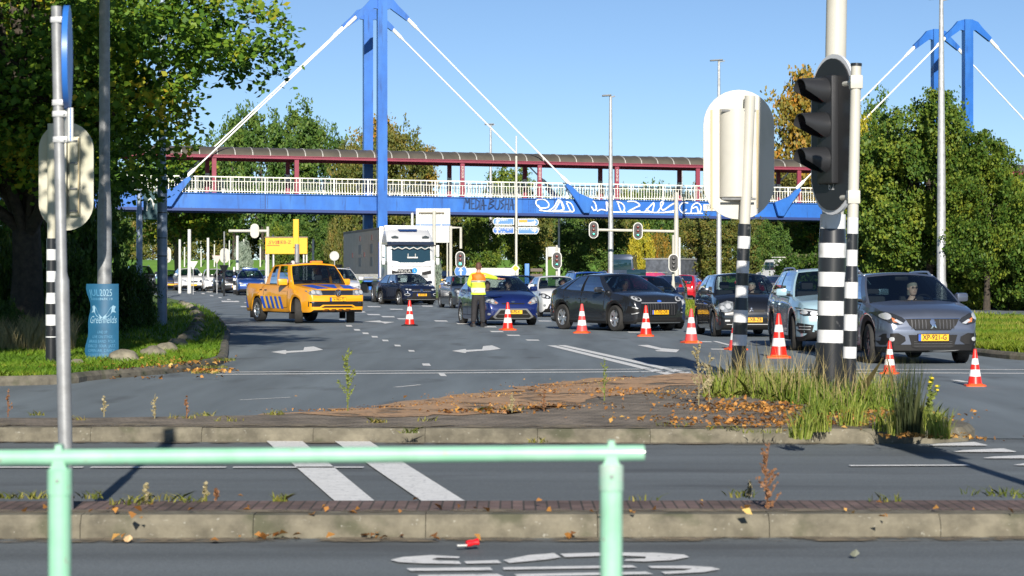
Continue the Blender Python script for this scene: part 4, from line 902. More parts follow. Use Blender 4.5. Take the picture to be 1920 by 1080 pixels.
    def side(sg):
        cuts = sorted({0,1}|{a for p in br for a in p[:2]}|set(np.linspace(.1,.9,5)))
        def kd(u, v):
            if v > .93: return 0
            for a, c, k in br:
                if a <= u <= c:
                    if k == 'body': return 0
                    if k == 'b': return 1
                    if v < .05: return 1
                    return ('side_window_%d%s' % (int(a*100), 'r' if sg > 0 else 'l'))
            return 0
        grid(lambda u, v: (gp(u, v, sg)[1]*sg, gp(u, v, sg)[0]-L/2, gp(u, v, sg)[2]), cuts, vlist, kd)
    side(1); side(-1)
    bo = mb.build('body', [body, sp.get('cladmat', M_TRIM), M_UNDER], root, smooth=38, fixn=False)
    # weld for smooth shading
    bm = bmesh.new(); bm.from_mesh(bo.data); bmesh.ops.remove_doubles(bm, verts=bm.verts[:], dist=.0005); bmesh.ops.recalc_face_normals(bm, faces=bm.faces[:]); bm.to_mesh(bo.data); bo.data.set_sharp_from_angle(angle=radians(38))
    bvh = BVHTree.FromBMesh(bm); bm.free()
    for k, p in panes.items():
        nm = 'side_window' if k.startswith('side') else k
        p.build(nm, (M_GLASSD if (nm == 'rear_window' or (nm == 'side_window' and int(k.split('_')[2][:-1]) > 30)) and sp.get('tint') else M_GLASS), root, smooth=80)
    far = sp.get('far')
    # wheels
    tw = sp.get('tw', .20); tm, rm_, spm = wheel_mesh(r, tw, None, sp.get('spokes', 5))
    wm = None
    for k, c in enumerate(arches):
        for sg in (1, -1):
            x = (W/2-tw/2-.015+flare*.6)*sg
            if wm is None:
                wo_ = tm.build('wheel', M_TYRE, root, smooth=40); ro = rm_.build('rim_barrel', M_ALLOYD, wo_, smooth=40); so = spm.build('rim', sp.get('rim', M_ALLOY), wo_, smooth=40); wm = wo_
            else: wo_ = copy_tree(wm, root)
            wo_.location = (x, c-L/2, r); wo_.rotation_euler = (random.random()*6, 0, 0)
            rz = (sp.get('steer', 0) if k == 0 else 0)+(pi if sg < 0 else 0); wo_.rotation_mode = 'XYZ'; wo_.rotation_euler = (0, 0, rz)
    # cabin furniture
    if not far:
        for sg in (-1, 1):
            mb = MB(); zb_ = top(sc+.6)-.2; y0 = sr1-L/2+.45
            mb.box((sg*W*.2, y0, zb_+.12), (W*.25, .16, .32), ch=.05); mb.box((sg*W*.2, y0+.02, zb_+.40), (.24, .10, .17), ch=.04); mb.build('seat', M_SEAT, root)
        mb = MB(); zb_ = top(sc+.1)-.10; mb.box((0, sc+.33-L/2, zb_), (W*.78, .4, .12), ch=.05); mb.build('dashboard', M_TRIM, root)
        mb = MB(); mb.tube([(W*.2+.17*cos(a), sc+.62-L/2-.05*sin(a), top(sc+.3)-.03+.15*sin(a)) for a in np.linspace(0, 2*pi, 17)], .014, 6, cap=False); mb.build('steering_wheel', M_TRIM, root)
        mb = MB(); q = wsp(0, .86); mb.box((0, q[1]+.12, q[2]-.03), (.24,.03,.07), ch=.015); mb.build('rear_view_mirror', M_TRIM, root)
        for sg in (-1, 1):
            mb = MB(); a = wsp(sg*.25-.28, .03); pts = [wsp(t, v_) for t, v_ in ((sg*.55, .02),(sg*.3,.05),(sg*.02-.1,.07))]; mb.tube([(x, y-.02, z+.015) for x, y, z in pts], .008, 5); mb.build('wiper', M_TRIM, root)
    # mirrors
    for sg in (-1, 1):
        s_m = sc+.42; zz = top(s_m)+.07; ms = sp.get('mirror', 1.)
        mb = MB(); mb.box((0,0,0), (.22*ms,.13,.15*ms), Matrix.Translation((sg*(W/2+.10), s_m-L/2, zz)) @ Matrix.Rotation(sg*.2, 4, 'Z'), ch=.045); mo = mb.build('mirror', sp.get('mirmat', body), root)
        mb = MB(); mb.box((sg*(W/2-.02), s_m-L/2+.01, zz-.045), (.16,.05,.04), ch=.012); mb.build('stalk', M_TRIM, mo)
    # doors
    if not far:
        uB = [p for p in br if p[2] == 'b'][0][0]; sB = sc+(se-sc)*uB+.05; zl = gc+(clad or .07)+.06
        a0 = max(fo+R+.10, sc+.28); a1 = fo+wb
        d1 = [(a0+.02, zl), (sB, zl), (sB, top(sB)-.03), (a0-.02, top(a0)-.04)]
        d2 = [(sB+.0, zl), (a1-R-.05, zl), (a1-R+.02, r+.20), (a1-.12, r+R+.08), (min(a1, se-.25), top(a1)-.03), (sB, top(sB)-.03)]
        for sg in (1, -1):
            for dd, so_ in ((d1, sB-.2), (d2, a1-R+.12)):
                if sp.get('two_door') and dd is d2: continue
                cx_ = sum(p[0] for p in dd)/len(dd); cz_ = sum(p[1] for p in dd)/len(dd)
                ins = [(cx_+(p[0]-cx_)*(1-.022/abs(p[0]-cx_) if abs(p[0]-cx_) > .05 else 1), cz_+(p[1]-cz_)*(1-.015/abs(p[1]-cz_) if abs(p[1]-cz_) > .05 else 1)) for p in dd]
                patch(bvh, [(p[0]-L/2, p[1]) for p in dd], 'side', .0015, M_UNDER, 'door_seam', root, sgn=sg, size=.12)
                do = patch(bvh, [(p[0]-L/2, p[1]) for p in ins], 'side', .005, body, 'door', root, sgn=sg, size=.12)
                if do:
                    zz = top(so_)-.20; mb = MB(); mb.box((sg*(w(so_)+.012), so_-L/2, zz), (.03,.17,.028), ch=.01); mb.build('handle', sp.get('handle', body), do)
    if sp.get('rails'):
        for sg in (-1, 1):
            pts = [(gp(u, 1, 1)[1]*sg*.98, gp(u, 1, 1)[0]-L/2, gp(u, 1, 1)[2]+(.055 if .12 < u < .9 else .0)) for u in (.04,.10,.2,.4,.6,.8,.9,.97)]
            mb = MB(); mb.tube(pts, .018, 8); mb.build('roof_rail', sp['rails'], root)
    # front
    def fr(poly, m, nm, off=.008, mirror=True, ax='front', size=.08, parent=None):
        o = patch(bvh, poly, ax, off, m, nm, parent or root, size=size)
        if mirror: patch(bvh, [(-x, z) for x, z in poly][::-1], ax, off, m, nm, parent or root, size=size)
        return o
    for f_ in sp.get('front', ()): fr(*f_[:3], **(f_[3] if len(f_) > 3 else {}))
    def plate(txt, z, ax=-1, x=0):
        h, nn, i, t = bvh.ray_cast(Vector((x, 9*ax, z)), Vector((0, -ax, 0))); y = h.y+ax*.03 if h else ax*L/2
        M = Matrix.Translation((x, y, z)) @ (Matrix.Identity(4) if ax < 0 else Matrix.Rotation(pi, 4, 'Z'))
        mb = MB(); mb.box((0,.012,0), (.54,.03,.13), M); po = mb.build('number_plate_holder', M_TRIM, root, smooth=0)
        mb = MB(); mb.box((0,-.008,0), (.52,.01,.11), M); pl = mb.build('number_plate', M_PLATE, po, smooth=0)
        mb = MB(); mb.box((-.238,-.015,0), (.044,.004,.11), M); mb.build('blue_band', M_PLATEB, po, smooth=0)
        if txt: text_mb(txt, .118, sx=.86, bold=.002, M=M @ Matrix.Translation((.02,-.016,.002))).build('lettering', M_INK, po, smooth=0)
    if sp.get('plate'): plate(*sp['plate'])
    if sp.get('rplate'): plate(sp['rplate'][0], sp['rplate'][1], 1)
    root['L'] = L; root['fo'] = fo; root['top'] = H
    return root, bvh, (w, top, gp, wsp)
def put(root, px, py, deg, z=None):
    """park so that the middle of the front axle stands on photo pixel px,py"""
    L, fo = root['L'], root['fo']; th = radians(deg); y = None
    p = G(px, py)
    for _ in range(4): p = G(px, py, gz(p.y)) if py > 530 else p
    zz = gz(p.y); h = Vector((sin(th), -cos(th), 0)); c = Vector((p.x, p.y, 0))-h*(L/2-fo)
    root.location = (c.x, c.y, gz(c.y)); root.rotation_euler = (0,0,th); return root
def putd(root, px, d, deg):
    L, fo = root['L'], root['fo']; th = radians(deg); h = Vector((sin(th), -cos(th), 0)); c = Vector(((px-960)*d/F, d, 0))-h*(L/2-fo)
    root.location = (c.x, c.y, gz(c.y)); root.rotation_euler = (0,0,th); return root
def ell(cx, cz, a, b, n=12, rot=0): return [(cx+a*cos(t)*cos(rot)-b*sin(t)*sin(rot), cz+a*cos(t)*sin(rot)+b*sin(t)*cos(rot)) for t in [2*pi*k/n for k in range(n)]]
def rect(x0, z0, x1, z1): return [(x0,z0),(x1,z0),(x1,z1),(x0,z1)]
one = {'mirror': False}
PIL5 = [(0,.10,'body'),(.10,.47,'glass'),(.47,.52,'b'),(.52,.80,'glass'),(.80,.84,'b'),(.84,.94,'glass'),(.94,1,'body')]
PIL4 = [(0,.09,'body'),(.09,.47,'glass'),(.47,.52,'b'),(.52,.84,'glass'),(.84,1,'body')]
P_GREY = paint('paint_slate', (.115,.135,.185), .5, .3)
# ---------- 1 slate crossover nearest the camera
sp = dict(L=4.16, W=1.76, H=1.545, wb=2.54, fo=.84, r=.335, gc=.20, zt=[(0,.60),(.03,.74),(.08,.82),(.2,.88),(.5,.95),(.95,1.03),(1.4,1.04),(3.3,1.08),(3.9,1.08),(4.1,1.02),(4.16,.8)], sc=.98, sr1=1.78, sr2=3.45, se=3.98,
    pillars=PIL5, clad=.10, paint=P_GREY, rails=M_ALLOY, tint=1, rim=M_ALLOYD, nose=(.24,.2), wr=.72, steer=-.12, plate=('XP-921-G', .455), rplate=('XP-921-G',.8),
    front=[([(-.46,.765),(.46,.765),(.40,.66),(.30,.575),(-.30,.575),(-.40,.66)], M_TRIM, 'grille', dict(mirror=False, off=.01)),
        ([(-.47,.775),(.47,.775),(.47,.762),(-.47,.762)], M_CHROME, 'grille_trim', dict(mirror=False, off=.02)),
        ([(.46,.74),(.52,.79),(.66,.85),(.80,.89),(.86,.86),(.83,.79),(.74,.70),(.60,.665),(.52,.68)], M_LAMPD, 'headlight', dict(off=.012)),
        (ell(.755,.805,.065,.055), M_BEAM, 'headlight_lens', dict(off=.02, size=.03)), ([(.50,.69),(.57,.68),(.66,.74),(.62,.76)], M_BEAM, 'running_light', dict(off=.02, size=.03)), ([(.60,.70),(.68,.71),(.70,.79),(.64,.76)], mat('lamp_amber', (.5,.16,.06), .2, coat=1.), 'indicator', dict(off=.018, size=.03)),
        ([(-.42,.50),(.42,.50),(.36,.30),(.28,.27),(-.28,.27),(-.36,.30)], M_TRIM, 'lower_grille', dict(mirror=False, off=.012)),
        ([(.48,.47),(.60,.53),(.80,.52),(.86,.42),(.82,.33),(.56,.34),(.47,.40)], M_TRIM, 'fog_lamp_panel', dict(off=.01)), (ell(.70,.43,.038,.036), M_BEAM, 'fog_lamp', dict(off=.022, size=.03)),
        ([(-.46,.245),(.46,.245),(.38,.18),(-.38,.18)], M_SILV, 'skid_plate', dict(mirror=False, off=.012))]+
        [([(-.44+.001*i,z_),(.44,z_),(.44,z_+.008),(-.44,z_+.008)], mat('grille_chrome', (.10,.10,.105), .3, .8), 'grille_bar', dict(mirror=False, off=.018)) for i, z_ in enumerate(())]+
        [(rect(x_-.007,.60,x_+.007,.75), mat('grille_chrome', (.10,.10,.105), .3, .8), 'grille_bar', dict(mirror=False, off=.017)) for x_ in (-.36,-.30,-.24,-.18,-.12,.12,.18,.24,.30,.36)]+
        [([(-.05,.68),(-.055,.72),(-.03,.755),(.0,.76),(.03,.74),(.015,.725),(.045,.71),(.03,.69),(.06,.61),(.03,.62),(.01,.66),(-.01,.61),(-.05,.60),(-.02,.65)], M_CHROME, 'emblem', dict(mirror=False, off=.03, size=.04))]+
        [(rect(-.33,z_,.33,z_+.006), mat('grille_line', (.08,.08,.085), .4), 'grille_bar', dict(mirror=False, off=.018)) for z_ in (.31,.35,.385)])
c1, _, fn1 = make_car('parked_car', sp, 'slate blue crossover with silver roof rails and plate XP-921-G waiting nearest the camera', 'car', 'cars held in the queue')
put(c1, 1719, 680.5, 8)
# ---------- 2 pale blue SUV
sp = dict(L=4.5, W=1.84, H=1.63, wb=2.68, fo=.90, r=.35, gc=.20, zt=[(0,.62),(.03,.78),(.10,.88),(.3,.97),(.6,1.01),(1.0,1.07),(1.5,1.08),(3.6,1.12),(4.3,1.12),(4.45,1.04),(4.5,.8)], sc=1.05, sr1=1.85, sr2=3.85, se=4.35,
    pillars=PIL5, clad=.09, paint=paint('paint_ice_blue', (.36,.53,.62), .2, .25), rails=M_ALLOY, tint=0, rim=M_ALLOYD, wr=.72, steer=-.1, plate=('R-514-TK', .5), rplate=('R-514-TK',.8),
    front=[([(.30,.73),(.40,.80),(.90,.86),(.93,.80),(.80,.70),(.45,.68)], M_LAMPD, 'headlight', dict(off=.012)), ([(.42,.77),(.88,.835),(.90,.815),(.44,.75)], M_BEAM, 'running_light', dict(off=.02, size=.04)), (ell(.62,.745,.07,.035), M_BEAM, 'headlight_lens', dict(off=.02, size=.03)), (ell(.79,.765,.06,.035), M_BEAM, 'headlight_lens', dict(off=.02, size=.03)),
        ([(-.3,.78),(.3,.78),(.3,.72),(-.3,.72)], M_TRIM, 'grille', dict(mirror=False, off=.01)), ([(-.62,.42),(.62,.42),(.5,.27),(-.5,.27)], M_TRIM, 'lower_grille', dict(mirror=False, off=.01)),
        ([(.62,.52),(.88,.56),(.90,.44),(.84,.36),(.66,.36)], M_TRIM, 'fog_lamp_panel', dict(off=.012)), (rect(.68,.485,.86,.50), M_SILV, 'fog_lamp_bar', dict(off=.02, size=.05)), (rect(.69,.43,.86,.445), M_SILV, 'fog_lamp_bar', dict(off=.02, size=.05)), (ell(0,.75,.055,.055), M_CHROME, 'emblem', dict(mirror=False, off=.02, size=.04))])
c2, _, _ = make_car('parked_car', sp, 'pale ice blue SUV half hidden behind the thick striped mast', 'car', 'cars held in the queue')
put(c2, 1570, 657, 2)
# ---------- 3 black tall hatchback
sp = dict(L=3.87, W=1.70, H=1.54, wb=2.5, fo=.74, r=.30, gc=.17, zt=[(0,.55),(.03,.66),(.10,.78),(.3,.90),(.55,.98),(.8,1.03),(1.4,1.04),(3.0,1.06),(3.7,1.05),(3.82,.98),(3.87,.7)], sc=.70, sr1=1.48, sr2=3.1, se=3.7,
    pillars=PIL4, paint=paint('paint_black', (.008,.009,.012), 0, .2), rim=M_ALLOY, wr=.73, bulge=(.2,.12), plate=('TR-XB-ZB', .42), rplate=('TR-XB-ZB',.8), crown=.06,
    front=[([(.44,.68),(.42,.84),(.56,.87),(.74,.80),(.83,.70),(.79,.62),(.62,.60),(.50,.62)], M_LAMP, 'headlight', dict(off=.012)), (ell(.55,.745,.065,.065), M_BEAM, 'headlight_lens', dict(off=.02, size=.03)), (ell(.69,.70,.05,.05), M_BEAM, 'headlight_lens', dict(off=.02, size=.03)),
        ([(-.34,.66),(.34,.66),(.30,.60),(-.30,.60)], M_TRIM, 'grille', dict(mirror=False, off=.006)), (rect(-.6,.305,.6,.318), M_SILV, 'bumper_strip', dict(mirror=False, off=.012)), ([(-.58,.36),(.58,.36),(.52,.25),(-.52,.25)], M_UNDER, 'lower_grille', dict(mirror=False, off=.008)),
        ([(0,.66),(.025,.69),(0,.72),(-.025,.69)], M_CHROME, 'emblem', dict(mirror=False, off=.022, size=.05)), ([(0,.66),(-.03,.65),(-.055,.615),(-.02,.622)], M_CHROME, 'emblem', dict(off=.022, size=.05)), (rect(.52,.38,.64,.42), M_SILV, 'fog_lamp', dict(off=.014, size=.05))])
c3, _, _ = make_car('parked_car', sp, 'glossy black tall hatchback with three diamond emblem behind the slim banded pole', 'car', 'cars held in the queue')
put(c3, 1399, 631, 4)
# ---------- 4 dark grey crossover turning
sp = dict(L=4.19, W=1.80, H=1.54, wb=2.59, fo=.82, r=.345, gc=.20, zt=[(0,.62),(.03,.74),(.08,.84),(.2,.92),(.5,.98),(1.0,1.04),(1.5,1.03),(3.0,1.08),(3.7,1.12),(4.05,1.08),(4.14,.95),(4.19,.75)], sc=1.0, sr1=1.85, sr2=3.05, se=3.98,
    pillars=[(0,.10,'body'),(.10,.47,'glass'),(.47,.52,'b'),(.52,.78,'glass'),(.78,.82,'b'),(.82,.88,'glass'),(.88,1,'body')], clad=.07, paint=paint('paint_graphite', (.030,.033,.040), .5, .26), tint=0, rim=M_ALLOY, wr=.68, rslope=1.2, flare=.035, steer=-.06, plate=('T-702-DR', .51), rplate=('T-702-DR',.8),
    front=[([(-.56,.74),(.56,.74),(.60,.62),(.50,.42),(-.50,.42),(-.60,.62)], M_HONEY, 'grille', dict(mirror=False, off=.012)), (rect(-.57,.745,.57,.765), M_SILV, 'grille_trim', dict(mirror=False, off=.016)),
        (ell(.66,.86,.15,.085,14,.25), M_LAMPD, 'headlight', dict(off=.012)), (ell(.66,.86,.125,.06,14,.25), M_BEAM, 'headlight_ring', dict(off=.018, size=.05)), (ell(.66,.865,.085,.045,12,.25), M_LAMPD, 'headlight_core', dict(off=.024, size=.05)), (ell(.69,.86,.035,.03), M_BEAM, 'headlight_lens', dict(off=.03, size=.03)),
        ([(.66,.62),(.84,.68),(.86,.50),(.76,.44),(.66,.50)], M_TRIM, 'fog_lamp_panel', dict(off=.012)), ([(.68,.62),(.80,.655),(.80,.635),(.70,.60)], M_SILV, 'fog_lamp_bar', dict(off=.02, size=.05)), ([(.66,.50),(.80,.455),(.81,.475),(.68,.52)], M_SILV, 'fog_lamp_bar', dict(off=.02, size=.05)),
        ([(-.55,.34),(.55,.34),(.5,.26),(-.5,.26)], M_UNDER, 'lower_grille', dict(mirror=False, off=.01)), (rect(-.7,.225,.7,.25), M_SILV, 'bumper_strip', dict(mirror=False, off=.012)), (ell(0,.80,.07,.028), M_PLATEB, 'emblem', dict(mirror=False, off=.02, size=.05))]+
        [(rect(x_-.006,.44,x_+.006,.73), mat('grille_line'), 'grille_bar', dict(mirror=False, off=.017)) for x_ in (-.46,-.38,-.30,-.22,-.14,-.06,.06,.14,.22,.30,.38,.46)])
c4, _, _ = make_car('moving_car', sp, 'graphite crossover turning out of the queue between two traffic cones', 'car', 'cars held in the queue')
put(c4, 1204, 620.5, 31)
# ---------- 5 dark blue hatchback
sp = dict(L=3.95, W=1.73, H=1.48, wb=2.49, fo=.82, r=.30, gc=.16, zt=[(0,.52),(.03,.62),(.09,.74),(.3,.86),(.6,.93),(.95,1.0),(1.5,1.01),(3.2,1.06),(3.8,1.04),(3.92,.95),(3.95,.7)], sc=.92, sr1=1.72, sr2=3.1, se=3.78,
    pillars=PIL4, paint=paint('paint_royal_blue', (.010,.022,.125), .35, .22), rim=M_ALLOY, wr=.68, bulge=(.2,.12), plate=('88-PS-4', .40), rplate=('88-PS-4',.8), crown=.06, mirmat=None,
    front=[([(.44,.66),(.50,.72),(.66,.83),(.80,.87),(.84,.80),(.80,.70),(.64,.64),(.52,.62)], M_LAMP, 'headlight', dict(off=.012)), (ell(.62,.725,.05,.045), M_BEAM, 'headlight_lens', dict(off=.02, size=.03)), (ell(.73,.765,.05,.05), M_BEAM, 'headlight_lens', dict(off=.02, size=.03)), ([(.46,.65),(.54,.66),(.56,.69),(.52,.70)], mat('lamp_amber'), 'indicator', dict(off=.02, size=.04)),
        ([(-.42,.50),(.42,.50),(.62,.26),(.52,.20),(-.52,.20),(-.62,.26)], mat('grille_grey', (.16,.165,.17), .4), 'lower_grille_surround', dict(mirror=False, off=.010)), ([(-.38,.46),(.38,.46),(.54,.28),(.48,.24),(-.48,.24),(-.54,.28)], M_UNDER, 'lower_grille', dict(mirror=False, off=.016)), (rect(-.45,.33,.45,.345), mat('grille_line'), 'grille_bar', dict(mirror=False, off=.02)),
        ([(-.36,.665),(.36,.665),(.33,.63),(-.33,.63)], M_UNDER, 'grille', dict(mirror=False, off=.008)), (ell(0,.70,.06,.025), M_CHROME, 'emblem', dict(mirror=False, off=.02, size=.05)), (ell(.72,.34,.04,.035), M_LAMP, 'fog_lamp', dict(off=.014, size=.04))])
sp['mirmat'] = sp['paint']
c5, _, _ = make_car('parked_car', sp, 'dark royal blue hatchback stopped directly behind the officer in the vest', 'car', 'cars held in the queue')
put(c5, 950, 609.5, 14)
# ---------- 6 white small hatchback
P_WHITE = paint('paint_white', (.60,.61,.62), 0, .3)
sp = dict(L=3.5, W=1.63, H=1.47, wb=2.34, fo=.70, r=.285, gc=.17, zt=[(0,.55),(.03,.66),(.09,.78),(.3,.90),(.55,.96),(.8,1.0),(1.3,1.01),(2.8,1.06),(3.35,1.04),(3.46,.95),(3.5,.7)], sc=.78, sr1=1.45, sr2=2.8, se=3.38,
    pillars=PIL4, paint=P_WHITE, rim=M_ALLOY, wr=.70, bulge=(.16,.1), plate=('KV-318-B', .40), rplate=('KV-318-B',.8), mirmat=P_WHITE,
    front=[([(.40,.68),(.44,.74),(.62,.83),(.76,.84),(.78,.76),(.66,.66),(.48,.63)], M_LAMPD, 'headlight', dict(off=.012)), (ell(.66,.75,.055,.055), M_BEAM, 'headlight_lens', dict(off=.02, size=.03)), (ell(.53,.70,.045,.04), M_BEAM, 'headlight_lens', dict(off=.02, size=.03)), ([(-.3,.66),(.3,.66),(.26,.60),(-.26,.60)], M_TRIM, 'grille', dict(mirror=False)),
        ([(-.46,.48),(.46,.48),(.56,.28),(-.56,.28)], M_TRIM, 'lower_grille', dict(mirror=False)), (ell(.63,.42,.045,.045), M_LAMP, 'fog_lamp', dict(off=.014, size=.04))])
c6, _, _ = make_car('parked_car', sp, 'white small hatchback waiting between the dark blue hatchback and graphite crossover', 'car', 'cars held in the queue')
put(c6, 1048, 594, 9)
# ---------- 7 driving school crossover
P_NAVY = paint('paint_navy', (.010,.016,.045), .3, .2)
sp = dict(L=4.23, W=1.82, H=1.57, wb=2.59, fo=.83, r=.34, gc=.19, zt=[(0,.60),(.03,.72),(.08,.80),(.2,.90),(.5,.97),(1.0,1.05),(1.5,1.05),(3.2,1.09),(3.9,1.08),(4.15,1.0),(4.23,.8)], sc=1.0, sr1=1.8, sr2=3.35, se=4.02,
    pillars=PIL4, clad=.09, paint=P_NAVY, rim=M_ALLOY, wr=.70, plate=('L-810-BX', .50), rplate=('L-810-BX',.8),
    front=[([(-.50,.78),(.50,.78),(.46,.68),(-.46,.68)], M_TRIM, 'grille', dict(mirror=False)), (rect(-.50,.672,.50,.684), M_SILV, 'grille_trim', dict(mirror=False, off=.014)), ([(.50,.80),(.84,.84),(.86,.77),(.70,.70),(.50,.70)], M_LAMPD, 'headlight', dict(off=.012)), (ell(.60,.755,.07,.035), M_BEAM, 'headlight_lens', dict(off=.02, size=.03)), (ell(.75,.775,.05,.03), M_BEAM, 'headlight_lens', dict(off=.02, size=.03)),
        (ell(0,.73,.075,.065), M_CHROME, 'emblem', dict(mirror=False, off=.02, size=.04)), ([(-.46,.60),(.46,.60),(.52,.34),(-.52,.34)], M_TRIM, 'lower_grille', dict(mirror=False)), (ell(.72,.52,.12,.065), M_BEAM, 'running_light', dict(off=.012, size=.05)), (ell(.72,.52,.095,.045), M_TRIM, 'running_light_core', dict(off=.018, size=.05)), (rect(-.75,.265,.75,.29), M_SILV, 'bumper_strip', dict(mirror=False, off=.012))])
c7, _, _ = make_car('driving_school_car', sp, 'navy crossover with a driving school roof sign in front of the white truck', 'car')
put(c7, 779, 571.5, 24)
mb = MB(); mb.box((0,0,0), (.95,.10,.20), Matrix.Translation((0,-.05,1.68)), ch=.03); rs = mb.build('roof_sign', mat('roof_sign_black', (.03,.03,.035), .4), c7)
text_mb('VIOLA', .20, sx=1.25, M=Matrix.Translation((-.13,-.11,1.68))).build('lettering', M_WHITE, rs, smooth=0)
mb = MB(); mb.lathe([(.14,-.01),(.14,.01),(.001,.011)], 18, Matrix.Translation((.42,-.115,1.70)) @ Matrix.Rotation(pi/2, 4, 'X')); mb.build('badge', mat('badge_blue', (.02,.25,.75), .4), rs, smooth=0)
text_mb('L', .19, M=Matrix.Translation((.42,-.135,1.70))).build('lettering', M_WHITE, rs, smooth=0)
# ---------- 8 orange pickup
P_OR = mat('paint_orange', (.86,.37,.010), .32, 0, coat=.8, noise=.03, ns=2); M_STB = mat('stripe_blue', (.015,.085,.50), .4)
sp = dict(L=5.25, W=1.95, H=1.87, wb=3.1, fo=.96, r=.385, gc=.34, zt=[(0,.80),(.03,.94),(.10,1.04),(.25,1.07),(.8,1.15),(1.35,1.21),(1.9,1.20),(3.4,1.22),(5.15,1.24),(5.22,1.1),(5.25,.9)], sc=1.34, sr1=1.88, sr2=3.25, se=3.5,
    pillars=[(0,.13,'body'),(.13,.48,'glass'),(.48,.58,'body'),(.58,.85,'glass'),(.85,1,'body'),(.999,1,'b')], paint=P_OR, rim=M_ALLOY, wr=.79, flare=.07, steer=-.42, nose=(.42,.3), bulge=(.14,.02), mirror=1.35, plate=('V-965-TJ', .74), rplate=('V-965-TJ',.9), spokes=7, bed=1, crown=.03, tw=.25, handle=M_TRIM, taper=(.11,.22), tint=1,
    front=[([(-.56,1.02),(.56,1.02),(.52,.87),(-.52,.87)], M_TRIM, 'grille', dict(mirror=False, off=.01)), ([(.54,1.02),(.86,1.05),(.93,1.0),(.90,.88),(.60,.86),(.50,.88)], M_LAMP, 'headlight', dict(off=.012)), (ell(.80,.96,.065,.06), M_BEAM, 'headlight_lens', dict(off=.02, size=.03)), (ell(.65,.955,.055,.055), M_BEAM, 'headlight_lens', dict(off=.02, size=.03)),
        (rect(-.54,.955,.54,.967), M_CHROME, 'grille_bar', dict(mirror=False, off=.018)), (rect(-.53,.895,.53,.907), M_CHROME, 'grille_bar', dict(mirror=False, off=.018)),
        ([(.92,.68),(.92,.52),(.60,.52),(.50,.58),(-.50,.58),(-.60,.52),(-.92,.52),(-.92,.68)], M_TRIM, 'lower_grille', dict(mirror=False, off=.01)), (rect(.68,.63,.90,.67), M_CHROME, 'fog_lamp', dict(off=.02, size=.05)),
        ([(-.44,.545),(.44,.545),(.56,.49),(-.56,.49)], M_TRIM, 'lower_slot', dict(mirror=False, off=.014))]+
        [([(x_,.385),(x_+.16,.385),(x_+.22,.445),(x_+.06,.445)], mat('slot_brown', (.10,.035,.004), .6), 'bumper_slot', dict(mirror=False, off=.014)) for x_ in (-.50,-.26,-.02,.22)])
c8, bv8, (w8, top8, gp8, _) = make_car('pickup_truck', sp, 'orange road authority pickup with blue diagonal stripes and a roof beacon', 'pickup truck')
put(c8, 609, 605.5, 29)
for x_ in ([(-.62,-2.50),(-.26,-2.50),(-.46,-1.72),(-.82,-1.72)], [(-.30,-1.70),(.30,-1.70),(.05,-2.48),(-.05,-2.48)], [(.26,-2.50),(.62,-2.50),(.82,-1.72),(.46,-1.72)]):
    patch(bv8, x_, 'top', .006, M_STB, 'bonnet_stripe', c8, size=.12)
mb = MB()
for r_, m_ in ((.105, None),): mb.lathe([(.11,-.01),(.11,.012),(.088,.012),(.088,-.01)], 24, Matrix.Translation((0,-2.655,.945)) @ Matrix.Rotation(pi/2, 4, 'X'), cap=False)
for a, b in (((-.052,.06),(-.022,-.005)),((-.022,-.005),(0,.045)),((0,.045),(.022,-.005)),((.022,-.005),(.052,.06)),((-.075,.03),(-.035,-.075)),((-.035,-.075),(0,-.015)),((0,-.015),(.035,-.075)),((.035,-.075),(.075,.03))): mb.tube([(a[0],-2.667,.945+a[1]),(b[0],-2.667,.945+b[1])], .009, 6)
mb.build('emblem', M_CHROME, c8)
for sg in (1, -1):
    for k, s_ in enumerate((.08+4.95, 3.55-.0, 3.2, 2.85, 2.5, 2.15)):
        y_ = s_-2.625; lo, hi = .44, .82
        patch(bv8, [(y_,hi),(y_+.20,hi),(y_+.20-.24,lo),(y_-.24,lo)][::1], 'side', .009, M_STB, 'side_stripe', c8, sgn=sg, size=.1)
        if k: patch(bv8, [(y_+.205,hi+.03),(y_+.345,hi+.03),(y_+.345-.25,lo),(y_+.205-.25,lo)], 'side', .009, mat('stripe_yellow', (.85,.50,.02), .35), 'side_stripe', c8, sgn=sg, size=.1)
    mb = MB(); mb.box((sg*.86,-1.1,.30),(.20,.04,.34), ch=.01); mb.build('mud_flap', M_TRIM, c8); mb = MB(); mb.box((sg*.86,2.05,.30),(.20,.04,.36), ch=.01); mb.build('mud_flap', M_TRIM, c8)
    mb = MB(); mb.box((sg*.80,.1,.33),(.14,1.7,.05), ch=.015); mb.build('side_step', M_TRIM, c8)
mb = MB(); mb.box((0,-.15,1.86),(1.25,.10,.04), ch=.01); mb.box((-.55,-.15,1.83),(.05,.08,.06)); mb.box((.55,-.15,1.83),(.05,.08,.06)); lb = mb.build('light_bar', M_TRIM, c8)
mb = MB(); mb.box((.38,-.15,1.90),(.38,.18,.075), ch=.03); mb.build('beacon', mat('beacon_orange', (.85,.16,.01), .2, coat=1., em=(1,.25,.02), ems=.5), c8)
mb = MB(); mb.lathe([(.07,1.84),(.07,1.90),(.04,1.94),(.001,1.945)], 12, Matrix.Translation((-.42,-.15,0))); mb.build('beacon', mat('beacon_pale', (.6,.5,.5), .2, coat=1.), c8)
mb = MB(); mb.tube([(.5,.2,1.8),(.5,.25,2.05)], .006, 5); mb.build('aerial', M_TRIM, c8)
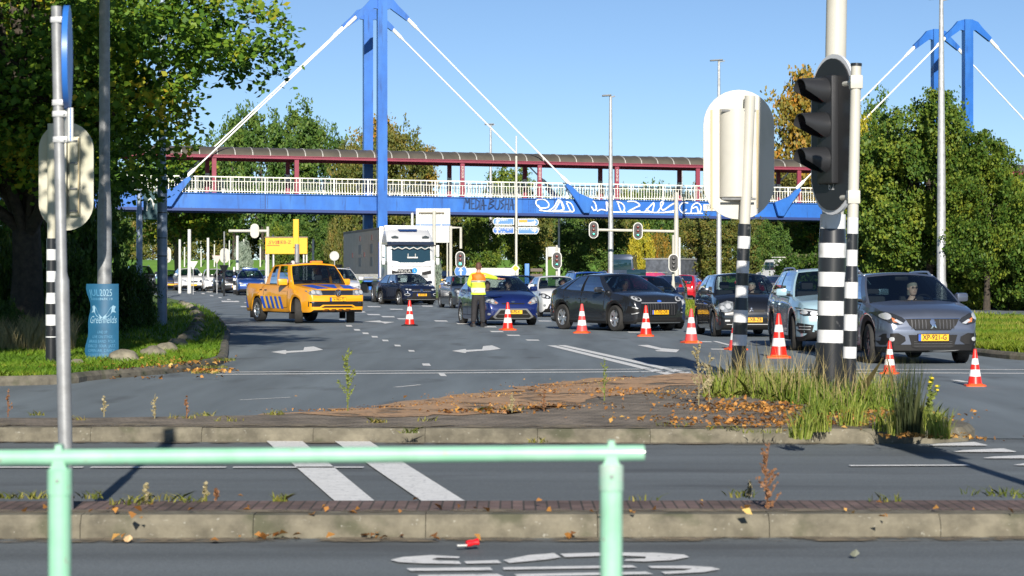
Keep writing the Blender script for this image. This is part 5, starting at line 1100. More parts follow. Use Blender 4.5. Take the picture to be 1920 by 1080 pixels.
# ---------- 9 articulated truck
P_TW = mat('truck_white', (.64,.65,.66), .35, coat=.6, noise=.04, ns=1)
M_CURT = mat('grey_curtain', (.13,.135,.14), .5, noise=.12, ns=1.5, bump=.15, bd=.05)
t9 = empty('articulated_truck', (0,0,0), 0, 'white articulated truck with a grey curtain sided trailer standing under the bridge pylon', 'truck'); t9['L'] = 6.; t9['fo'] = 1.4
def sec(y, x, z0, z1, c=.12, zc=None): return [(-x,y,z0),(x,y,z0),(x,y,z1-c),(x-c,y,z1),(-x+c,y,z1),(-x,y,z1-c)]
mb = MB(); mb.loft([sec(-3.0,1.08,.42,2.1,.05), sec(-2.97,1.2,.38,2.18,.06), sec(-2.9,1.25,.36,2.25,.08), sec(-.85,1.25,.36,2.3,.05)]); cab = mb.build('cab', P_TW, t9, smooth=30)
mb = MB()
def rr(z, y, x): return [(-x,-.85,z),(-x,y+.25,z),(-x*.86,y+.05,z),(-x*.5,y,z),(x*.5,y,z),(x*.86,y+.05,z),(x,y+.25,z),(x,-.85,z)]
mb.loft([rr(2.1,-2.98,1.24), rr(3.1,-2.86,1.23), rr(3.22,-2.80,1.22), rr(3.42,-2.55,1.2), rr(3.75,-1.9,1.16), rr(3.92,-1.4,1.10)]); up = mb.build('cab_top', P_TW, t9, smooth=30)
mb = MB(); mb.loft([rr(2.12,-2.995,1.17), rr(2.98,-2.895,1.16)]); mb.build('windscreen', mat('truck_glass', (.012,.035,.045), .06, coat=1., spec=.8), t9, smooth=30)
mb = MB(); mb.loft([rr(2.99,-3.0,1.22), rr(3.05,-3.06,1.23), rr(3.19,-2.97,1.23), rr(3.21,-2.88,1.2)]); mb.build('sun_visor', mat('visor_navy', (.02,.03,.055), .3, coat=.5), t9, smooth=30)
mb = MB(); mb.add([(-.45,-2.0,3.73),(.45,-2.0,3.73),(.52,-1.72,3.84),(-.52,-1.72,3.84)], [(0,1,2,3)]); mb.add([(-.45,-2.0,3.76),(.45,-2.0,3.76),(.52,-1.72,3.87),(-.52,-1.72,3.87)], [(0,1,2,3)]); mb.build('roof_window', mat('roof_sign_navy', (.015,.05,.18), .3), t9, smooth=0)
mb = MB(); mb.box((0,-1.1,3.97),(2.3,.5,.22), ch=.06); mb.build('air_deflector', P_TW, t9)
for sg in (-1,1):
    mb = MB(); mb.prism([(sg*.62,3.36),(sg*.95,3.38),(sg*1.0,3.46),(sg*.8,3.52),(sg*.62,3.46)], -2.64, -2.5); mb.build('roof_lamp', M_LAMPD, t9, fixn=True)
    mb = MB(); mb.prism([(sg*.55,1.62),(sg*1.02,1.72),(sg*1.04,1.55),(sg*.75,1.48),(sg*.55,1.48)], -3.02, -2.9); mb.build('air_slot', M_TRIM, t9, fixn=True)
    mb = MB(); mb.prism([(sg*.7,.95),(sg*1.1,1.05),(sg*1.14,.85),(sg*.75,.72)], -3.02, -2.88); mb.build('headlight', M_BEAM, t9, fixn=True)
    mb = MB(); mb.box((sg*1.42,-2.72,2.72),(.16,.16,.62), ch=.04); mb.box((sg*1.42,-2.72,2.18),(.17,.16,.34), ch=.04); mo = mb.build('mirror', P_TW, t9)
    mb = MB(); mb.tube([(sg*1.2,-2.75,3.0),(sg*1.42,-2.75,3.0)], .03, 6); mb.tube([(sg*1.2,-2.75,2.05),(sg*1.42,-2.75,2.05)], .03, 6); mb.build('mirror_arm', M_TRIM, mo)
    mb = MB(); mb.add([(sg*1.256,-2.55,2.2),(sg*1.256,-1.9,2.2),(sg*1.246,-1.95,2.95),(sg*1.24,-2.5,2.95)], [(0,1,2,3)]); mb.build('side_window', mat('truck_glass'), t9, smooth=0)
    mb = MB(); mb.box((sg*1.13,1.4,.75),(.12,2.7,.8), ch=.04); mb.build('side_skirt', mat('skirt_grey', (.14,.145,.15), .5), t9)
mb = MB(); mb.box((0,-3.0,.62),(2.3,.1,.34), ch=.04); mb.build('lower_grille', M_TRIM, t9)
mb = MB(); mb.add([(0,0,0)], []); mb = MB()
pts = [(-1.1+i*.1, -3.05+.0*abs(i-11), 2.86+.045*(1 if i % 4 in (0,) else (-1 if i % 4 == 2 else 0))) for i in range(23)]
mb.tube(pts, .028, 5); mb.build('curtain_fringe', M_WHITE, t9)
mb = MB(); mb.box((.05,-3.03,2.38),(.55,.03,.07)); mb.tube([(-.18,-3.03,2.42),(-.18,-3.03,2.58)], .02, 5); mb.tube([(.2,-3.03,2.42),(.2,-3.03,2.58)], .02, 5); mb.build('dashboard_ornament', M_WHITE, t9)
text_mb('VOLAN', .14, M=Matrix.Translation((0,-3.08,2.80))).build('lettering', M_WHITE, t9, smooth=0) if False else None
for y_ in (-1.55, 2.1, 10.0, 11.3, 12.6):
    for sg in (-1, 1):
        tm, rm_, spm = wheel_mesh(.5, .32 if y_ < 0 else .45, None, 8); wo_ = tm.build('wheel', M_TYRE, t9, smooth=40); rm_.build('rim', M_ALLOY, wo_, smooth=40); wo_.location = (sg*1.03, y_, .5); wo_.rotation_euler = (0,0,pi if sg < 0 else 0)
mb = MB(); mb.box((0,4.5,.95),(.9,14,.25)); mb.build('chassis', M_UNDER, t9, smooth=0)
mb = MB(); mb.box((0,6.4,2.62),(2.52,13.6,2.5)); tr = mb.build('trailer_curtain', M_CURT, t9, smooth=0)
mb = MB(); mb.box((0,6.4,3.93),(2.55,13.64,.12), ch=.02); mb.build('trailer_roof', mat('trailer_top', (.05,.05,.055), .6), t9)
mb = MB(); mb.box((0,-.46,2.68),(2.56,.10,2.7), ch=.02); mb.build('trailer_front', P_TW, t9); mb = MB(); mb.box((-1.285,-.36,2.3),(.02,.09,1.8)); mb.build('blue_strip', M_STB, t9, smooth=0)
mb = MB(); mb.box((0,6.4,1.25),(2.56,13.62,.14)); mb.build('trailer_rail', mat('rail_grey', (.35,.35,.35), .5, .3), t9, smooth=0)
for sg in (-1,1):
    for i in range(34): mb = MB(); mb.box((sg*1.285, .1+i*.39, 1.40),(.02,.07,.26)); mb.build('curtain_buckle', M_WHITE, t9, smooth=0)
    mb = MB(); mb.box((sg*1.15,6.0,.75),(.1,3.2,.5)); mb.build('pallet_box', M_TRIM, t9, smooth=0)
for i, (y_, z_, w_, h_) in enumerate(((2.4,2.9,1.0,.5),(2.4,2.2,1.0,.5),(6.6,2.9,1.0,.5),(6.6,2.2,1.0,.5))):
    mb = MB(); mb.box((-1.268,y_,z_),(.012,w_,h_)); mb.build('printed_panel', mat('print_blue_grey', (.05,.075,.10), .6), tr, smooth=0)
for (y_, z_) in ((2.3,3.5),(6.6,3.5),(5.0,2.6),(9.5,2.6)):
    mb = MB(); mb.box((-1.268,y_,z_),(.012,.35,.28)); mb.build('printed_mark', mat('print_red', (.16,.05,.05), .6), tr, smooth=0)
putd(t9, 763, 117, 12.3)
mb = MB()
for z_ in (1.45,1.40,1.35,1.08,1.03): mb.box((0,-3.005,z_),(1.7,.02,.022))
mb.build('grille', M_TRIM, t9, smooth=0)
mb = MB(); mb.box((0,-3.01,1.93),(2.1,.015,.014)); mb.box((-.98,-3.01,1.5),(.014,.015,.85)); mb.box((.98,-3.01,1.5),(.014,.015,.85)); mb.build('panel_gap', M_UNDER, t9, smooth=0)
mb = MB(); mb.box((0,-3.03,.62),(.52,.02,.11)); mb.build('number_plate', M_PLATE, t9, smooth=0)
for sg in (-1,1):
    mb = MB(); mb.box((sg*1.253,-1.75,1.85),(.01,.02,2.1)); mb.box((sg*1.253,-2.62,1.85),(.01,.02,1.9)); mb.build('door_gap', M_UNDER, t9, smooth=0)
    for zz in (.55,.95): mb = MB(); mb.box((sg*1.23,-2.2,zz),(.08,.5,.06)); mb.build('step', M_TRIM, t9, smooth=0)
# ---------- far prototypes, then the rest of the queue
def far_sp(**k):
    d = dict(L=4.0, W=1.74, H=1.48, wb=2.5, fo=.8, r=.30, gc=.17, zt=[(0,.55),(.03,.66),(.09,.78),(.3,.89),(.6,.95),(.95,1.0),(1.5,1.01),(3.2,1.06),(3.85,1.04),(3.96,.95),(4.0,.7)], sc=.92, sr1=1.7, sr2=3.15, se=3.85, pillars=PIL4, paint=paint('paint_proto', (.05,.05,.05)), wr=.70, far=1, plate=('', .42), rplate=('', .82),
        front=[([(.42,.66),(.50,.76),(.74,.84),(.80,.76),(.66,.66)], M_LAMP, 'headlight', dict(off=.012)), (ell(.66,.75,.05,.05), M_BEAM, 'headlight_lens', dict(off=.02, size=.05)), ([(-.34,.70),(.34,.70),(.30,.60),(-.30,.60)], M_TRIM, 'grille', dict(mirror=False)), ([(-.5,.34),(.5,.34),(.45,.24),(-.45,.24)], M_TRIM, 'lower_grille', dict(mirror=False)),
            ([(.56,.72),(.78,.72),(.80,1.0),(.66,1.0)], M_TAIL, 'tail_light', dict(ax='rear', off=.012)), ([(-.5,.34),(.5,.34),(.5,.24),(-.5,.24)], M_TRIM, 'rear_bumper_insert', dict(mirror=False, ax='rear'))])
    d.update(k); return d
pr_h, _, _ = make_car('parked_car', far_sp(), 'x', 'car')
pr_s, _, _ = make_car('parked_car', far_sp(L=4.35, H=1.62, W=1.82, r=.34, gc=.2, wb=2.62, clad=.1, rails=M_ALLOY, zt=[(0,.6),(.03,.74),(.1,.86),(.3,.96),(.6,1.02),(1.0,1.08),(3.6,1.12),(4.2,1.1),(4.31,1.0),(4.35,.8)], sc=1.0, sr1=1.8, sr2=3.6, se=4.2), 'x', 'car')
PROTO = paint('paint_proto', (.05,.05,.05))
used = set()
def qcar(src, px, d, deg, col, label, group, name=None, scale=1.):
    r_ = src if src.name not in used else copy_tree(src); used.add(src.name)
    tag(r_, label, 'car', group); 
    if name: r_.name = name
    putd(r_, px, d, deg); r_.scale = (scale,)*3; recolor(r_, PDN, col); return r_
PD = dict(black=paint('paint_far_black', (.012,.013,.016), 0), blue=paint('paint_far_blue', (.012,.05,.22)), dblue=paint('paint_far_darkblue', (.014,.024,.07)), grey=paint('paint_far_grey', (.07,.075,.085), .5), silver=paint('paint_far_silver', (.34,.36,.38), .6), red=paint('paint_far_red', (.52,.01,.02), .1), white=P_WHITE, bright=paint('paint_far_brightblue', (.02,.09,.40)))
PDN = {'paint_proto'}|{m.name for m in PD.values()}
gq, gl_, go = 'cars held in the queue', 'cars waiting far left before the grass bank', 'cars driving away on the other carriageway'
copies = [(pr_h,880,100,13,'grey','grey hatchback mostly hidden behind the officer and dark blue hatchback',gq,1),(pr_h,985,97,9,'dblue','dark blue car whose roof shows between officer and white small hatchback',gq,1),
 (pr_s,1120,84,10,'bright','deep blue SUV roof visible above the graphite crossover',gq,1.),(pr_h,1222,62,12,'dblue','midnight blue hatchback peeking from behind the graphite crossover bonnet',gq,1.),
 (pr_s,636,112,12,'white','white high roofed car between orange pickup and truck',gl_,1.14),
 (pr_h,318,163,14,'dblue','navy hatchback with yellow plate just right of the second lamp mast',gl_,1.0),(pr_s,359,160,17,'white','white crossover leftmost of the white cars under the flag poles',gl_,1.0),
 (pr_h,404,158,10,'white','white hatchback second in the far left row beside black cars',gl_,1.08),(pr_h,424,153,8,'black','black hatchback right of the two white far left cars',gl_,1.05),(pr_h,441,150,8,'black','second black hatchback with a glinting headlight in the far row',gl_,1.05),
 (pr_s,470,143,9,'blue','bright blue high car with a roof box just left of the orange pickup',gl_,1.0),(pr_h,497,165,10,'silver','silver hatchback glimpsed above the pickup load bed',gl_,1.),
 (pr_s,264,158,14,'black','black people carrier behind the hedge left of the second lamp mast',gl_,1.12),
 (pr_h,838,158,176,'black','black hatchback seen from behind right of the driving school car',go,1.),(pr_h,1258,118,172,'grey','dark grey hatchback seen from behind left of the red hatchback',go,1.),
 (pr_h,1294,128,165,'red','bright red hatchback seen from behind on the other carriageway',go,1.),(pr_h,1467,112,168,'silver','silver hatchback seen from behind between black hatchback and pale blue SUV',go,1.),
 (pr_h,1416,122,170,'red','dark windowed red hatchback seen behind the black tall hatchback roof',go,1.),
 (pr_h,430,178,12,'silver','pale silver car tucked behind the black far left cars',gl_,1.),(pr_h,345,182,12,'dblue','dark blue car behind the white crossover far left',gl_,1.)]
for s_, px, d, deg, c, lb, g, sc_ in copies:
    o = qcar(s_, px, d, deg, PD[c], lb, g, scale=sc_)
    if 'roof box' in lb:
        mb = MB(); mb.box((0,.1,1.66),(1.0,1.3,.16), ch=.05); mb.build('roof_box', PD['blue'], o)
# dark high van, seen from behind
def van(name, label, body, W_=2.0, L_=5.6, H_=2.6, wind=None):
    t = empty(name, (0,0,0), 0, label, 'van'); t['L'] = L_; t['fo'] = .9
    mb = MB(); y = L_/2
    def s_(yy, z1, k=1.): return [(-W_/2*k,yy,.35),(W_/2*k,yy,.35),(W_/2*k,yy,1.3),(W_*.43*k,yy,z1-.15),(W_*.36*k,yy,z1),(-W_*.36*k,yy,z1),(-W_*.43*k,yy,z1-.15),(-W_/2*k,yy,1.3)]
    mb.loft([s_(-y,1.0,.9), s_(-y+.15,1.25), s_(-y+.9,1.45), s_(-y+1.7,H_-.15), s_(-y+2.2,H_), s_(y-.1,H_), s_(y,H_-.2,.98)]); mb.build('body', body, t, smooth=35)
    mb = MB(); mb.box((0,y-.0,1.85),(W_*.78,.06,.75), ch=.02); mb.build('rear_window', mat('truck_glass'), t)
    for sg in (-1,1): mb = MB(); mb.box((sg*W_*.46,y-.02,1.3),(.1,.08,.5), ch=.02); mb.build('tail_light', M_TAIL, t)
    for yy in (-y+.9, y-1.2):
        for sg in (-1,1):
            tm, rm_, spm = wheel_mesh(.35, .22, None, 6); wo_ = tm.build('wheel', M_TYRE, t, smooth=40); rm_.build('rim', M_ALLOY, wo_); wo_.location = (sg*(W_/2-.08), yy, .35); wo_.rotation_euler = (0,0,pi if sg < 0 else 0)
    return t
v = van('van', 'dark slate high roofed van seen from behind above the graphite crossover', paint('paint_van', (.05,.07,.11), .3)); putd(v, 1187, 168, 166)
v = van('van', 'low van with pink, yellow and blue painted roofline beside the unlit traffic light', paint('paint_pink', (.6,.06,.16), 0), H_=1.95, W_=1.8, L_=4.6); putd(v, 1240, 150, 150); v.scale = (1,1,.72)
mb = MB(); mb.box((0,.4,1.965),(1.3,3.0,.05), ch=.01); mb.build('painted_roof', mat('painted_roof', (.75,.6,.15), .5, ns=2.5, col2=(.25,.5,.7)), v)
# flatbed / box behind the unlit signal, light caravan
t = empty('tipper_truck', (0,0,0), 0, 'grey tipper truck with a dark slatted body behind the red hatchback', 'truck'); t['L'] = 5; t['fo'] = 1
mb = MB(); mb.box((0,.5,1.7),(2.2,3.8,1.1), ch=.04); mb.build('load_body', mat('tipper_grey', (.10,.11,.13), .5, noise=.3, ns=3), t)
mb = MB(); mb.box((0,.5,2.28),(2.3,3.9,.1)); mb.build('top_rail', mat('rail_grey'), t, smooth=0)
mb = MB(); mb.box((0,-2.1,1.4),(2.0,1.3,1.9), ch=.15); mb.build('cab', P_TW, t)
for yy in (-2.1, 1.6):
    for sg in (-1,1): tm, rm_, spm = wheel_mesh(.4, .24, None, 6); wo_ = tm.build('wheel', M_TYRE, t, smooth=40); wo_.location = (sg*.95, yy, .4)
putd(t, 1282, 160, 150)
# white pickup with olive canvas load
t = empty('canvas_truck', (0,0,0), 0, 'white cab truck with olive green canvas load cover above the silver hatchback', 'truck'); t['L'] = 6; t['fo'] = 1
mb = MB(); mb.loft([[(-.95,y_,.5),(.95,y_,.5),(.9*k,y_,z_),(-.9*k,y_,z_)] for y_, z_, k in ((-3,1.1,.95),(-2.85,1.35,1),(-2.3,1.5,1),(-1.9,2.25,.92),(-.7,2.3,.92),(-.6,2.2,.9))]); mb.build('cab', P_TW, t, smooth=30)
for sg in (-1,1): mb = MB(); mb.box((sg*.9,-1.4,1.85),(.06,.9,.5), ch=.02); mb.build('side_window', mat('truck_glass'), t)
mb = MB(); mb.box((0,-1.2,2.42),(1.7,.06,.05)); mb.box((0,-.5,2.42),(1.7,.06,.05)); mb.box((-.8,-.85,2.42),(.05,.8,.05)); mb.box((.8,-.85,2.42),(.05,.8,.05)); mb.build('roof_rack', M_WHITE, t, smooth=0)
mb = MB(); rings = []
for y_ in np.linspace(-.4, 3.2, 7):
    k = 1+.04*sin(y_*3); rings.append([(-1.1*k,y_,.9),(1.1*k,y_,.9),(1.15*k,y_,1.75),(.5,y_,2.35+.05*sin(y_*4)),(0,y_,2.65+.05*cos(y_*3)),(-.5,y_,2.35),(-1.15*k,y_,1.75)])
mb.loft(rings); mb.build('canvas_cover', mat('olive_canvas', (.13,.135,.05), .9, noise=.25, ns=2, bump=.5, bd=.1), t, smooth=20)
mb = MB(); mb.box((0,3.22,1.4),(1.2,.05,.8)); mb.build('canvas_flap', mat('tan_canvas', (.34,.27,.09), .9, noise=.15, ns=3), t, smooth=0)
for yy in (-2.2, 2.0):
    for sg in (-1,1): tm, rm_, spm = wheel_mesh(.38, .24, None, 6); wo_ = tm.build('wheel', M_TYRE, t, smooth=40); wo_.location = (sg*.95, yy, .38)
putd(t, 1452, 150, 212)
# white concrete block and blue/grey items below the bridge
p = A(922, 512, 150); mb = MB(); mb.box((0,0,.95),(3.6,.5,1.9), ch=.03); mb.box((-1.75,-.0,1.0),(.08,.56,2.0)); mb.box((1.75,0,1.0),(.08,.56,2.0)); o = mb.build('barrier_wall', mat('barrier_pale', (.60,.58,.50), .8, noise=.05, ns=2)); o.location = (p.x, 150, gz(150)-.2); tag(o, 'pale low barrier wall behind the officer under the bridge', 'wall')
o = None
p = A(996, 505, 148); t = empty('portable_cabin', (p.x, 148, gz(148)), 0, 'small trailer with blue end panel and brown slats behind the priority sign', 'trailer')
mb = MB(); mb.box((-.28,0,1.0),(.3,.6,2.0), ch=.03); mb.build('blue_panel', mat('panel_blue', (.03,.17,.55), .5), t)
for k in range(4): mb = MB(); mb.box((.35,0,.5+k*.36),(.8,.5,.2)); mb.build('slat', mat('slat_brown', (.12,.095,.08), .7), t, smooth=0)
for sg in (-1,1): mb = MB(); tm, rm_, spm = wheel_mesh(.25,.16,None,6); wo_ = tm.build('wheel', M_TYRE, t, smooth=40); wo_.location = (sg*.35,.0,.25)
# guard rail on the median
t = empty('guard_rail', (0,0,0), 0, 'grey steel guard rail along the far grass median behind the cars', 'guard rail')
mb = MB(); a, b = G(848, 556, .5), G(900, 572, .5)
mb.add([], [])
a = Vector((-3.6,124,.62)); b = Vector((0.2,104,.62)); mb.tube([a, a.lerp(b,.5), b], .16, 6, flat=.3); mb.build('rail', M_STEEL, t)
for k in range(5): q = a.lerp(b, k/4); mb = MB(); mb.box((q.x, q.y+.1, .35), (.1,.1,.6)); mb.build('post', M_STEEL, t, smooth=0)
# ================================================================= PEOPLE
M_SKIN = mat('skin', (.52,.27,.19), .5, noise=.05, ns=8); M_HAIR = mat('hair_brown', (.10,.045,.03), .7, noise=.2, ns=20); M_HAIRG = mat('hair_grey', (.30,.27,.24), .7)
def skin(name, chains, m, parent, sub=2):
    """continuous tapering surface grown on a skeleton; chains: lists of (point, radius), first point may be an int joining an earlier vertex"""
    vs, es, rs = [], [], []
    for ch in chains:
        prev = None
        for it in ch:
            if isinstance(it, int): prev = it; continue
            p, r = it; vs.append(p); rs.append(r if hasattr(r, '__len__') else (r, r)); i = len(vs)-1
            if prev is not None: es.append((prev, i))
            prev = i
    me = bpy.data.meshes.new(name); me.from_pydata(vs, es, []); me.materials.append(m)
    o = link(bpy.data.objects.new(name, me), parent)
    md = o.modifiers.new('Skin', 'SKIN'); md.use_smooth_shade = True
    sv = me.skin_vertices[0].data if me.skin_vertices else None
    if sv is None:
        bm = bmesh.new(); bm.from_mesh(me); bm.verts.layers.skin.verify(); bm.to_mesh(me); bm.free(); sv = me.skin_vertices[0].data
    for i, r in enumerate(rs): sv[i].radius = r; sv[i].use_root = (i == 0)
    if sub: ss = o.modifiers.new('Subdivision', 'SUBSURF'); ss.levels = sub; ss.render_levels = sub
    return o
def ellring(cx, cy, z, a, b, n=16, rot=0, tx=0, ty=0): return [(cx+a*cos(t)*cos(rot)-b*sin(t)*sin(rot), cy+a*cos(t)*sin(rot)+b*sin(t)*cos(rot), z+tx*cos(t)+ty*sin(t)) for t in [2*pi*k/n for k in range(n)]]
def head(parent, c, face, hair, skinm, glasses=False, k=1., long=False):
    """head with face looking along angle `face` (0 = towards the camera, -y)"""
    M = Matrix.Translation(c) @ Matrix.Rotation(face, 4, 'Z') @ Matrix.Diagonal((k,k,k,1))
    mb = MB(); rings = [(.0,-.118,.035,.04,-.02),(.0,-.095,.052,.062,-.018),(0,-.06,.066,.082,-.006),(0,-.02,.073,.092,0),(0,.03,.076,.096,.004),(0,.07,.068,.086,.008),(0,.10,.048,.060,.010),(0,.115,.015,.02,.010)]
    mb.loft([[tuple(M @ Vector(p)) for p in ellring(0, y, z, a, b)] for _, z, a, b, y in rings]); mb.tube([M @ Vector((0,.01,-.20)), M @ Vector((0,.005,-.08))], [.056,.052], 12)
    mb.add([(-.013,-.088,-.028),(.013,-.088,-.028),(0,-.118,-.024),(0,-.088,.018)], [(0,1,2),(1,3,2),(0,2,3)], M)
    for sg in (-1,1): mb.lathe([(.001,-.01),(.02,-.008),(.028,.0),(.018,.01),(.001,.012)], 8, M @ Matrix.Translation((sg*.078,.005,-.01)) @ Matrix.Rotation(pi/2, 4, 'Y'))
    h = mb.build('head', skinm, parent, smooth=60)
    for sg in (-1,1):
        mb = MB(); mb.box((sg*.028,-.089,.012), (.024,.008,.010), M, ch=.003); mb.build('eye', M_INK, h); mb = MB(); mb.box((sg*.029,-.093,.030), (.034,.006,.006), M); mb.build('eyebrow', hair, h)
    mb = MB(); mb.box((0,-.086,-.058), (.044,.008,.009), M, ch=.003); mb.build('mouth', mat('lips', (.35,.10,.08), .5), h)
    mb = MB(); rs = [(-.07 if not long else -.11,.074,.07,.035),(-.03,.081,.083,.024),(.02,.084,.094,.016),(.055,.081,.099,.006),(.085,.070,.087,.006),(.112,.045,.058,.008),(.126,.012,.016,.01)]
    mb.loft([[tuple(M @ Vector(p)) for p in ellring(0, y, z, a, b)] for z, a, b, y in rs]); mb.build('hair', hair, h, smooth=60)
    if glasses:
        mb = MB()
        for sg in (-1,1): mb.tube([M @ Vector((sg*.030+.022*cos(t), -.100, .012+.017*sin(t))) for t in np.linspace(0, 2*pi, 13)], .003, 5, cap=False)
        mb.build('glasses', M_INK, h)
    return h
def hand(chains_base, c, d, up, side, parent, m, name='hand', curl=.3, point=False):
    """palm with four unequal fingers and a thumb; d = finger direction"""
    c, d, up, side = Vector(c), Vector(d).normalized(), Vector(up).normalized(), Vector(side).normalized()
    ch = [[(c, (.030,.018)), (c+d*.045, (.040,.016)), (c+d*.085, (.038,.014))]]
    for i, (o, L) in enumerate(((-.030,.070),(-.010,.080),(.010,.076),(.029,.060))):
        cu = 0 if (not point or i == 0) else 1
        b = c+d*.085+side*o; dd = (d+up*(-curl-.9*cu)).normalized(); d2 = (d*(.9-1.2*cu)+up*(-curl-.8*cu)-d*curl*.3).normalized()
        ch.append([1, (c+d*.07+side*o, .011), (b, .010), (b+dd*L*.5, .009), (b+dd*L*.5+d2*L*.5, .007)])
    ch.append([0, (c+side*-.03+d*.02, .013), (c+side*-.055+d*.045-up*.01, .011), (c+side*-.062+d*.075-up*.015, .009)])
    return skin(name, ch, m, parent, sub=1)
# officer
s = F/64.3; t = empty('person', ((897-960)/s, 64.3, 0), 0, 'person seen from behind in orange and lime safety vest pointing right with one arm', 'person')
body = skin('body', [[((0,0,1.00),(.14,.10)),((0,-.01,1.18),(.15,.10)),((0,0,1.40),(.17,.11)),((0,.0,1.53),(.08,.07)),((0,.01,1.62),(.052,.052)),((.0,.01,1.70),(.06,.07))],
    [0,((-.10,.0,.92),.095),((-.12,.01,.50),.062),((-.14,.0,.10),.045),((-.145,.10,.045),(.045,.035))],
    [0,((.09,.0,.92),.095),((.105,.02,.50),.062),((.115,.0,.10),.045),((.135,.10,.045),(.045,.035))],
    [2,((.20,.0,1.49),.065),((.37,.16,1.43),.048),((.56,.34,1.385),.036),((.63,.40,1.38),.03)],
    [2,((-.20,.0,1.49),.065),((-.27,.06,1.22),.048),((-.13,.26,1.13),.036)]], M_SKIN, t)
hand(None, (.62,.385,1.38), (.78,.45,.02), (0,.2,1), (-.5,.85,0), t, M_SKIN, point=False, curl=.12)
hand(None, (-.13,.26,1.13), (.8,.5,.1), (0,0,1), (0,.5,1), t, M_SKIN, curl=.5)
head(t, (.01,.0,1.735), pi-.35, M_HAIR, M_SKIN)
M_TROU = mat('trousers_dark', (.022,.021,.024), .85, noise=.2, ns=12, bump=.3)
skin('trousers', [[((0,0,1.02),(.165,.12)),((0,0,.90),(.16,.12))], [1,((-.10,0,.84),(.115,.115)),((-.125,.01,.50),.088),((-.135,-.0,.25),.084),((-.145,.01,.10),.088)], [1,((.09,0,.84),(.115,.115)),((.11,.02,.50),.088),((.118,-.01,.25),.084),((.125,.01,.10),.088)]], M_TROU, t)
for sx_, ry in ((-.15,-.25),(.14,.35)):
    mb = MB(); M = Matrix.Translation((sx_,.0,0)) @ Matrix.Rotation(-ry, 4, 'Z'); mb.loft([[tuple(M @ Vector((x*k, y, z_))) for x, z_ in ((-.05,0),(.05,0),(.055,.05),(.035,h_),(-.035,h_),(-.055,.05))] for y, k, h_ in ((-.10,.8,.10),(-.07,1,.12),(.03,1,.12),(.10,1.05,.085),(.17,.95,.07),(.19,.6,.05))]); mb.build('shoe', M_BLACK, t)
M_LIME = mat('hi_vis_lime', (.66,.86,.06), .6, noise=.06, ns=10, em=(.5,.8,.02), ems=.0); M_ORV = mat('hi_vis_orange', (.95,.16,.008), .6, noise=.05, ns=10); M_REFL = mat('reflective_band', (.80,.80,.66), .4, noise=.06, ns=15)
skin('jacket', [[((0,.005,1.46),(.16,.12)),((.19,.005,1.475),.09),((.37,.16,1.43),.070),((.545,.325,1.39),.052)], [0,((-.19,.0,1.475),.09),((-.285,.06,1.22),.068),((-.15,.24,1.13),.052)], [0,((0,.01,1.56),.075)]], M_LIME, t)
mb = MB(); R_ = []; zs = [.93,.99,1.06,1.12,1.18,1.235,1.28,1.33,1.345,1.40,1.46,1.51,1.54,1.565]; aa = [.215,.212,.208,.205,.203,.203,.203,.206,.208,.212,.215,.20,.15,.08]; bb_ = [.155,.155,.152,.15,.148,.148,.15,.152,.152,.155,.15,.135,.11,.075]
for z, a, b in zip(zs, aa, bb_): R_.append([(x+.012*sin(z*31+x*20), y+.010*sin(z*23+x*30), z_) for x, y, z_ in ellring(-.005, 0, z, a, b, 28)])
n0 = 28
for i in range(len(R_)-1):
    mb.mi = 0 if zs[i] < 1.25 else (2 if zs[i] < 1.33 else 1)
    if .99 <= zs[i] < 1.12: mb.mi = 2
    mb.loft([R_[i], R_[i+1]], cap=False)
ve = mb.build('vest', [M_LIME, M_ORV, M_REFL], t, smooth=60)
bm = bmesh.new(); bm.from_mesh(ve.data); bmesh.ops.remove_doubles(bm, verts=bm.verts[:], dist=.0003); bm.to_mesh(ve.data); bm.free()
mb = MB()
for k in range(12):
    for r_ in (0,1):
        a = pi+.35+k*.205+(.1 if r_ else 0); x, y = .213*cos(a), .160*sin(a); M = Matrix.Translation((x-.005,y,1.295+.02*r_)) @ Matrix.Rotation(a+pi/2, 4, 'Z'); mb.box((0,0,0),(.02,.006,.018), M)
mb.build('checker_band', M_INK, t, smooth=0)
mb = MB(); mb.box((-.05,-.168,1.05),(.16,.006,.03)); mb.build('print', M_SBACK, t, smooth=0)
